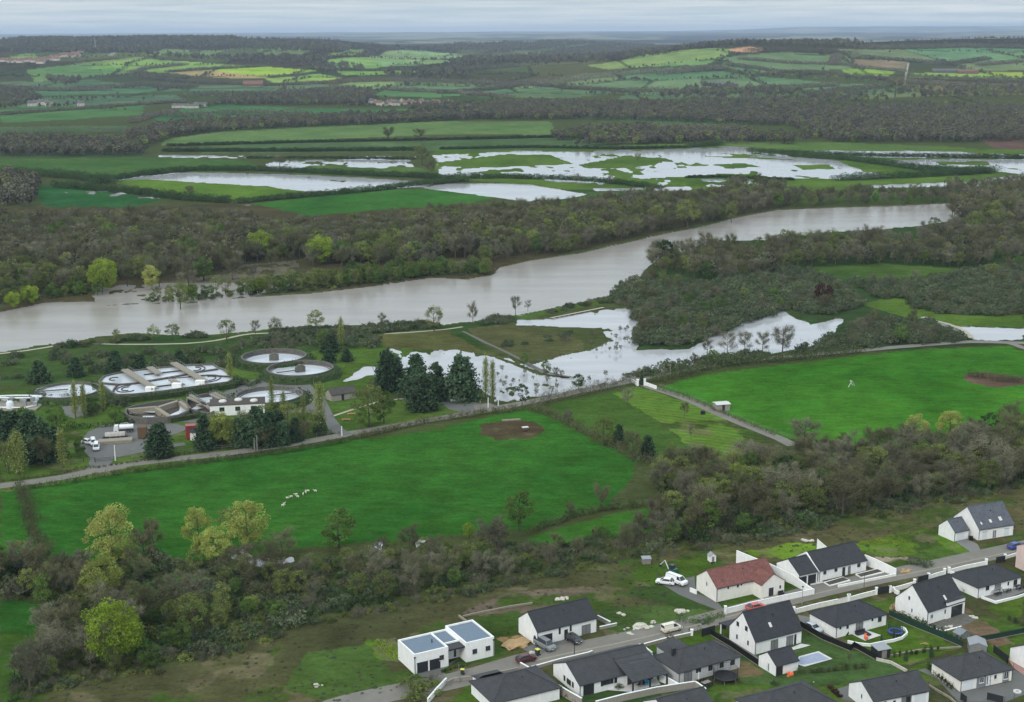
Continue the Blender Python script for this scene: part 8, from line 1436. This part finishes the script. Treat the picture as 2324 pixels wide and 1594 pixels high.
for i, (x, y, lb) in enumerate([(1960,1330,'white table under a tilted sheet on the right edge terrace'), (2080,1290,'pale table in the middle of the right edge terrace'), (2240,1260,'dark seats at the right end of the right edge terrace')]): garden_set(PC('F', x, y), .5, lb, 'paving' if i < 2 else 'dark')
c = PC('F', 1960, 1320); mb = MB(); mb.obox((0, 0, 1.2), (1.1, 0, .35), (0, .8, 0), (-.02, 0, .04)); o = mb.build('canvas_cover', M['metal']); o.location = c; o.rotation_euler.z = .4; tag(o, 'tilted pale grey cover on the right edge terrace', 'cover')
c = PC('D', 1075, 820); mb = MB(); mb.tube([(-.8, 0, .1), (.3, .2, .3), (.9, -.1, .1)], .09, 6); mb.tube([(-.5, .3, .1), (.6, -.3, .2)], .08, 6); o = mb.build('wooden_toy', M['sand']); o.location = c; tag(o, 'small brown toy lying on the lawn inside the curved wall', 'toy')
c = PC('D', 2240, 1415); mb = MB(); mb.ring(.35, .75, .03, .25, 24); o = mb.build('round_planter', M['paving']); o.location = (c.x, c.y, 0); tag(o, 'white ring planter on the gravel court', 'planter')
# small loader with a white boom beside the white van
c = PC('E', 350, 880); t = thing('mini_excavator', 'small dark green digger with a raised white boom behind the white van', 'digger', c, 2.4); mb = MB(); mb.box(-1.1, 1.1, -.75, -.4, 0, .45); mb.box(-1.1, 1.1, .4, .75, 0, .45); mb.build('tracks', M['tyre'], t, .1); gp = paint('digger_green', (.02, .09, .07)); mb = MB(); mb.box(-1.2, .9, -.7, .7, .5, 1.2); mb.box(-1.2, -.5, -.6, .6, 1.2, 1.6); mb.build('body', gp, t, .06)
mb = MB(); mb.box(-.4, .7, -.6, .3, 1.2, 2.3); cb = mb.build('cab', M['glass'], t, .05); mb = MB(); mb.tube([(.9, .1, 1.0), (2.0, .1, 2.9), (3.2, .1, 1.6)], .12, 6); mb.build('boom', M['wdoor'], t); mb = MB(); mb.box(3.0, 3.5, -.2, .4, 1.1, 1.6); mb.build('bucket', M['dark'], t)
# street furniture and plants in the gardens
for i, (c_, x, y, h_, kn, ix, wd, lb) in enumerate([('B',1630,660,3.6,'bareb',1,1.0,'small reddish tree in the lawn before the grey house'), ('A',440,1060,3.2,'shrub',2,2.0,'big pampas like bush at the bottom of the street'), ('A',590,985,2.2,'shrub',3,1.5,'pale dry bush beside the pampas like bush'), ('C',2080,1050,2.4,'bareb',0,.8,'thin sapling in the pool garden'), ('D',1165,975,2.2,'conifer',3,.6,'small dark shrub tree on the kerb between the lawns, right'), ('D',845,1020,2.0,'conifer',3,.6,'small dark shrub tree on the kerb between the lawns, left'), ('F',1080,960,2.0,'bush',0,1.2,'yellow green bush beside the sandy track'), ('F',950,940,1.4,'bush',1,1.4,'low yellow green bush left of the other by the sandy track'), ('F',1600,1290,1.8,'shrub',3,1.0,'bare shrub against the wall of the right edge house'), ('C',1150,1540-1400+1180,.9,'bush',1,1.0,'low weeds beside the small garage'), ('B',1150,1020,1.2,'shrub',0,1.2,'small shrub by the covered terrace'), ('B',2250,410,1.0,'bush',0,1.4,'bramble on the street verge by the long white wall'), ('B',1950,410,.9,'bush',2,2.0,'low bramble patch on the street verge')]):
    tree(kn, ix, P(*cv(c_, x, y)), h_, lb, None, 'shrub' if kn in ('shrub', 'bush') else 'tree', wid=wd)
redsh = PROTO['shrub']; PROTO['redshrub'] = [shrub(140, 1.2, 1.0, 10, 30, .25, M['fol_red'], .1)]; NAMES['redshrub'] = 'red_shrub'
for i, (x, y) in enumerate(((1850, 1370), (1885, 1400), (1925, 1440), (1960, 1480))): tree('redshrub', 0, P(*cv('C', x, y)), 1.1, 'dark red shrub, number %s of four in the row left of the bottom gabled house' % ['upper', 'second', 'third', 'lowest'][i], 'row of dark red shrubs', 'shrub')
def ghedge(pts, wid, h, label, m='fol_ivy', **k): hedge([cv(*q) for q in pts], wid, h, label, m, .2, 34, **k)
ghedge([('D',660,440),('D',900,540),('D',1080,620)], 1.0, 1.5, 'green garden hedge below the steep gabled house', tw=.1); ghedge([('D',1120,1110),('D',1240,1220),('D',1420,1370)], .7, .8, 'straggly planting left of the cream house', tw=.3); ghedge([('D',1050,560),('D',1300,690),('D',1540,800)], .6, .9, 'leafy strip along the green screen fence', tw=.1); ghedge([('C',1460,1180),('C',1800,1160),('C',2300,1110)], .8, .7, 'thin weedy hedge below the pool garden', 'fol_shr', tw=.4); ghedge([('D',700,980),('D',900,955),('D',1250,890)], .5, .9, 'sparse saplings along the kerb between the lawns', tw=.1); ghedge([('B',1820,520),('B',1900,505)], 1.2, 1.4, 'dark bush against the black gate', tw=0); ghedge([('B',1700,400),('B',1950,400),('B',2130,360)], 2.2, 1.0, 'wild green verge above the street', 'fol_green', tw=.1); ghedge([('A',640,880),('A',760,845),('A',900,810)], .5, .4, 'weedy edge of the garden before the flat roofed house', 'fol_green', tw=.3); ghedge([('B',600,1080),('B',700,1130),('B',760,1160)], .7, .8, 'dry plants along the block wall inside the garden', 'fol_shr'); ghedge([('D',2300,600),('D',2200,530),('D',2130,520)], .8, .8, 'dark low hedge on the lawn at the right edge', tw=.1)
ghedge([('A',60,600),('A',150,680),('A',200,760)], 3.0, .8, 'yellow flowering weeds left of the flat roofed house', 'fol_lime', tw=0); ghedge([('A',420,1000),('A',560,1010),('A',640,960)], 1.5, .6, 'yellowish weeds around the pampas like bush', 'fol_lime', tw=.3); ghedge([('F',330,690),('F',560,680),('F',900,690)], 2.5, .5, 'bright yellow green weeds on the bank above the street', 'fol_lime', tw=0)
# tufts over the rough ground
TC = proto_coll('tuft_kinds', [('shrub', 0), ('shrub', 2), ('shrub', 2), ('shrub', 3), ('bush', 1)])
RG = [(60,1600),(250,1545),(450,1515),(640,1450),(800,1400),(1000,1362),(1200,1322),(1400,1275),(1600,1245),(1800,1212),(2000,1176),(2200,1140),(2400,1100),(2400,1200),(2120,1200),(2100,1262),(1960,1270),(1760,1250),(1560,1270),(1490,1330),(1620,1390),(1500,1430),(1400,1440),(1380,1360),(1170,1380),(1160,1460),(1130,1400),(880,1420),(880,1520),(1000,1545),(760,1600)]
a = fill(RG, 1.7, gaps=.42, seed=51); scatter('weeds', a, rng.uniform(.05, .17, len(a)), rng.integers(0, 5, len(a)), TC, 'weeds and dry tufts scattered over the rough ground above the houses')
b_ = np.concatenate([fill([(600,1440),(1000,1368),(1400,1280),(1400,1262),(1000,1350),(640,1428)], 2.0, gaps=.3, seed=52), fill([(1400,1280),(1800,1216),(2324,1112),(2324,1095),(1800,1198),(1400,1258)], 2.0, gaps=.35, seed=53), fill([(20,1600),(250,1545),(450,1515),(640,1450),(640,1430),(450,1498),(250,1530),(60,1570)], 2.0, gaps=.3, seed=54)])
scatter('belt_fringe', b_, rng.uniform(.25, .6, len(b_)), rng.integers(0, 5, len(b_)), TC, 'brambles along the lower fringe of the near tree belt')
# ---------------------------------------------------------------- haze
mb = MB(); mb.box(-26000, 26000, -400, 46000, -4, 262); hz = mb.build('haze', None)
m = bpy.data.materials.new('haze_air'); m.use_nodes = True; t = m.node_tree; t.nodes.clear()
o_ = t.nodes.new('ShaderNodeOutputMaterial'); v_ = t.nodes.new('ShaderNodeVolumePrincipled'); v_.inputs['Color'].default_value = (.66, .80, 1.0, 1); v_.inputs['Density'].default_value = 4.6e-5; v_.inputs['Anisotropy'].default_value = .1
t.links.new(v_.outputs[0], o_.inputs['Volume']); hz.data.materials.append(m)
tag(hz, 'thin bluish haze filling the valley air', 'haze', kind='stuff')
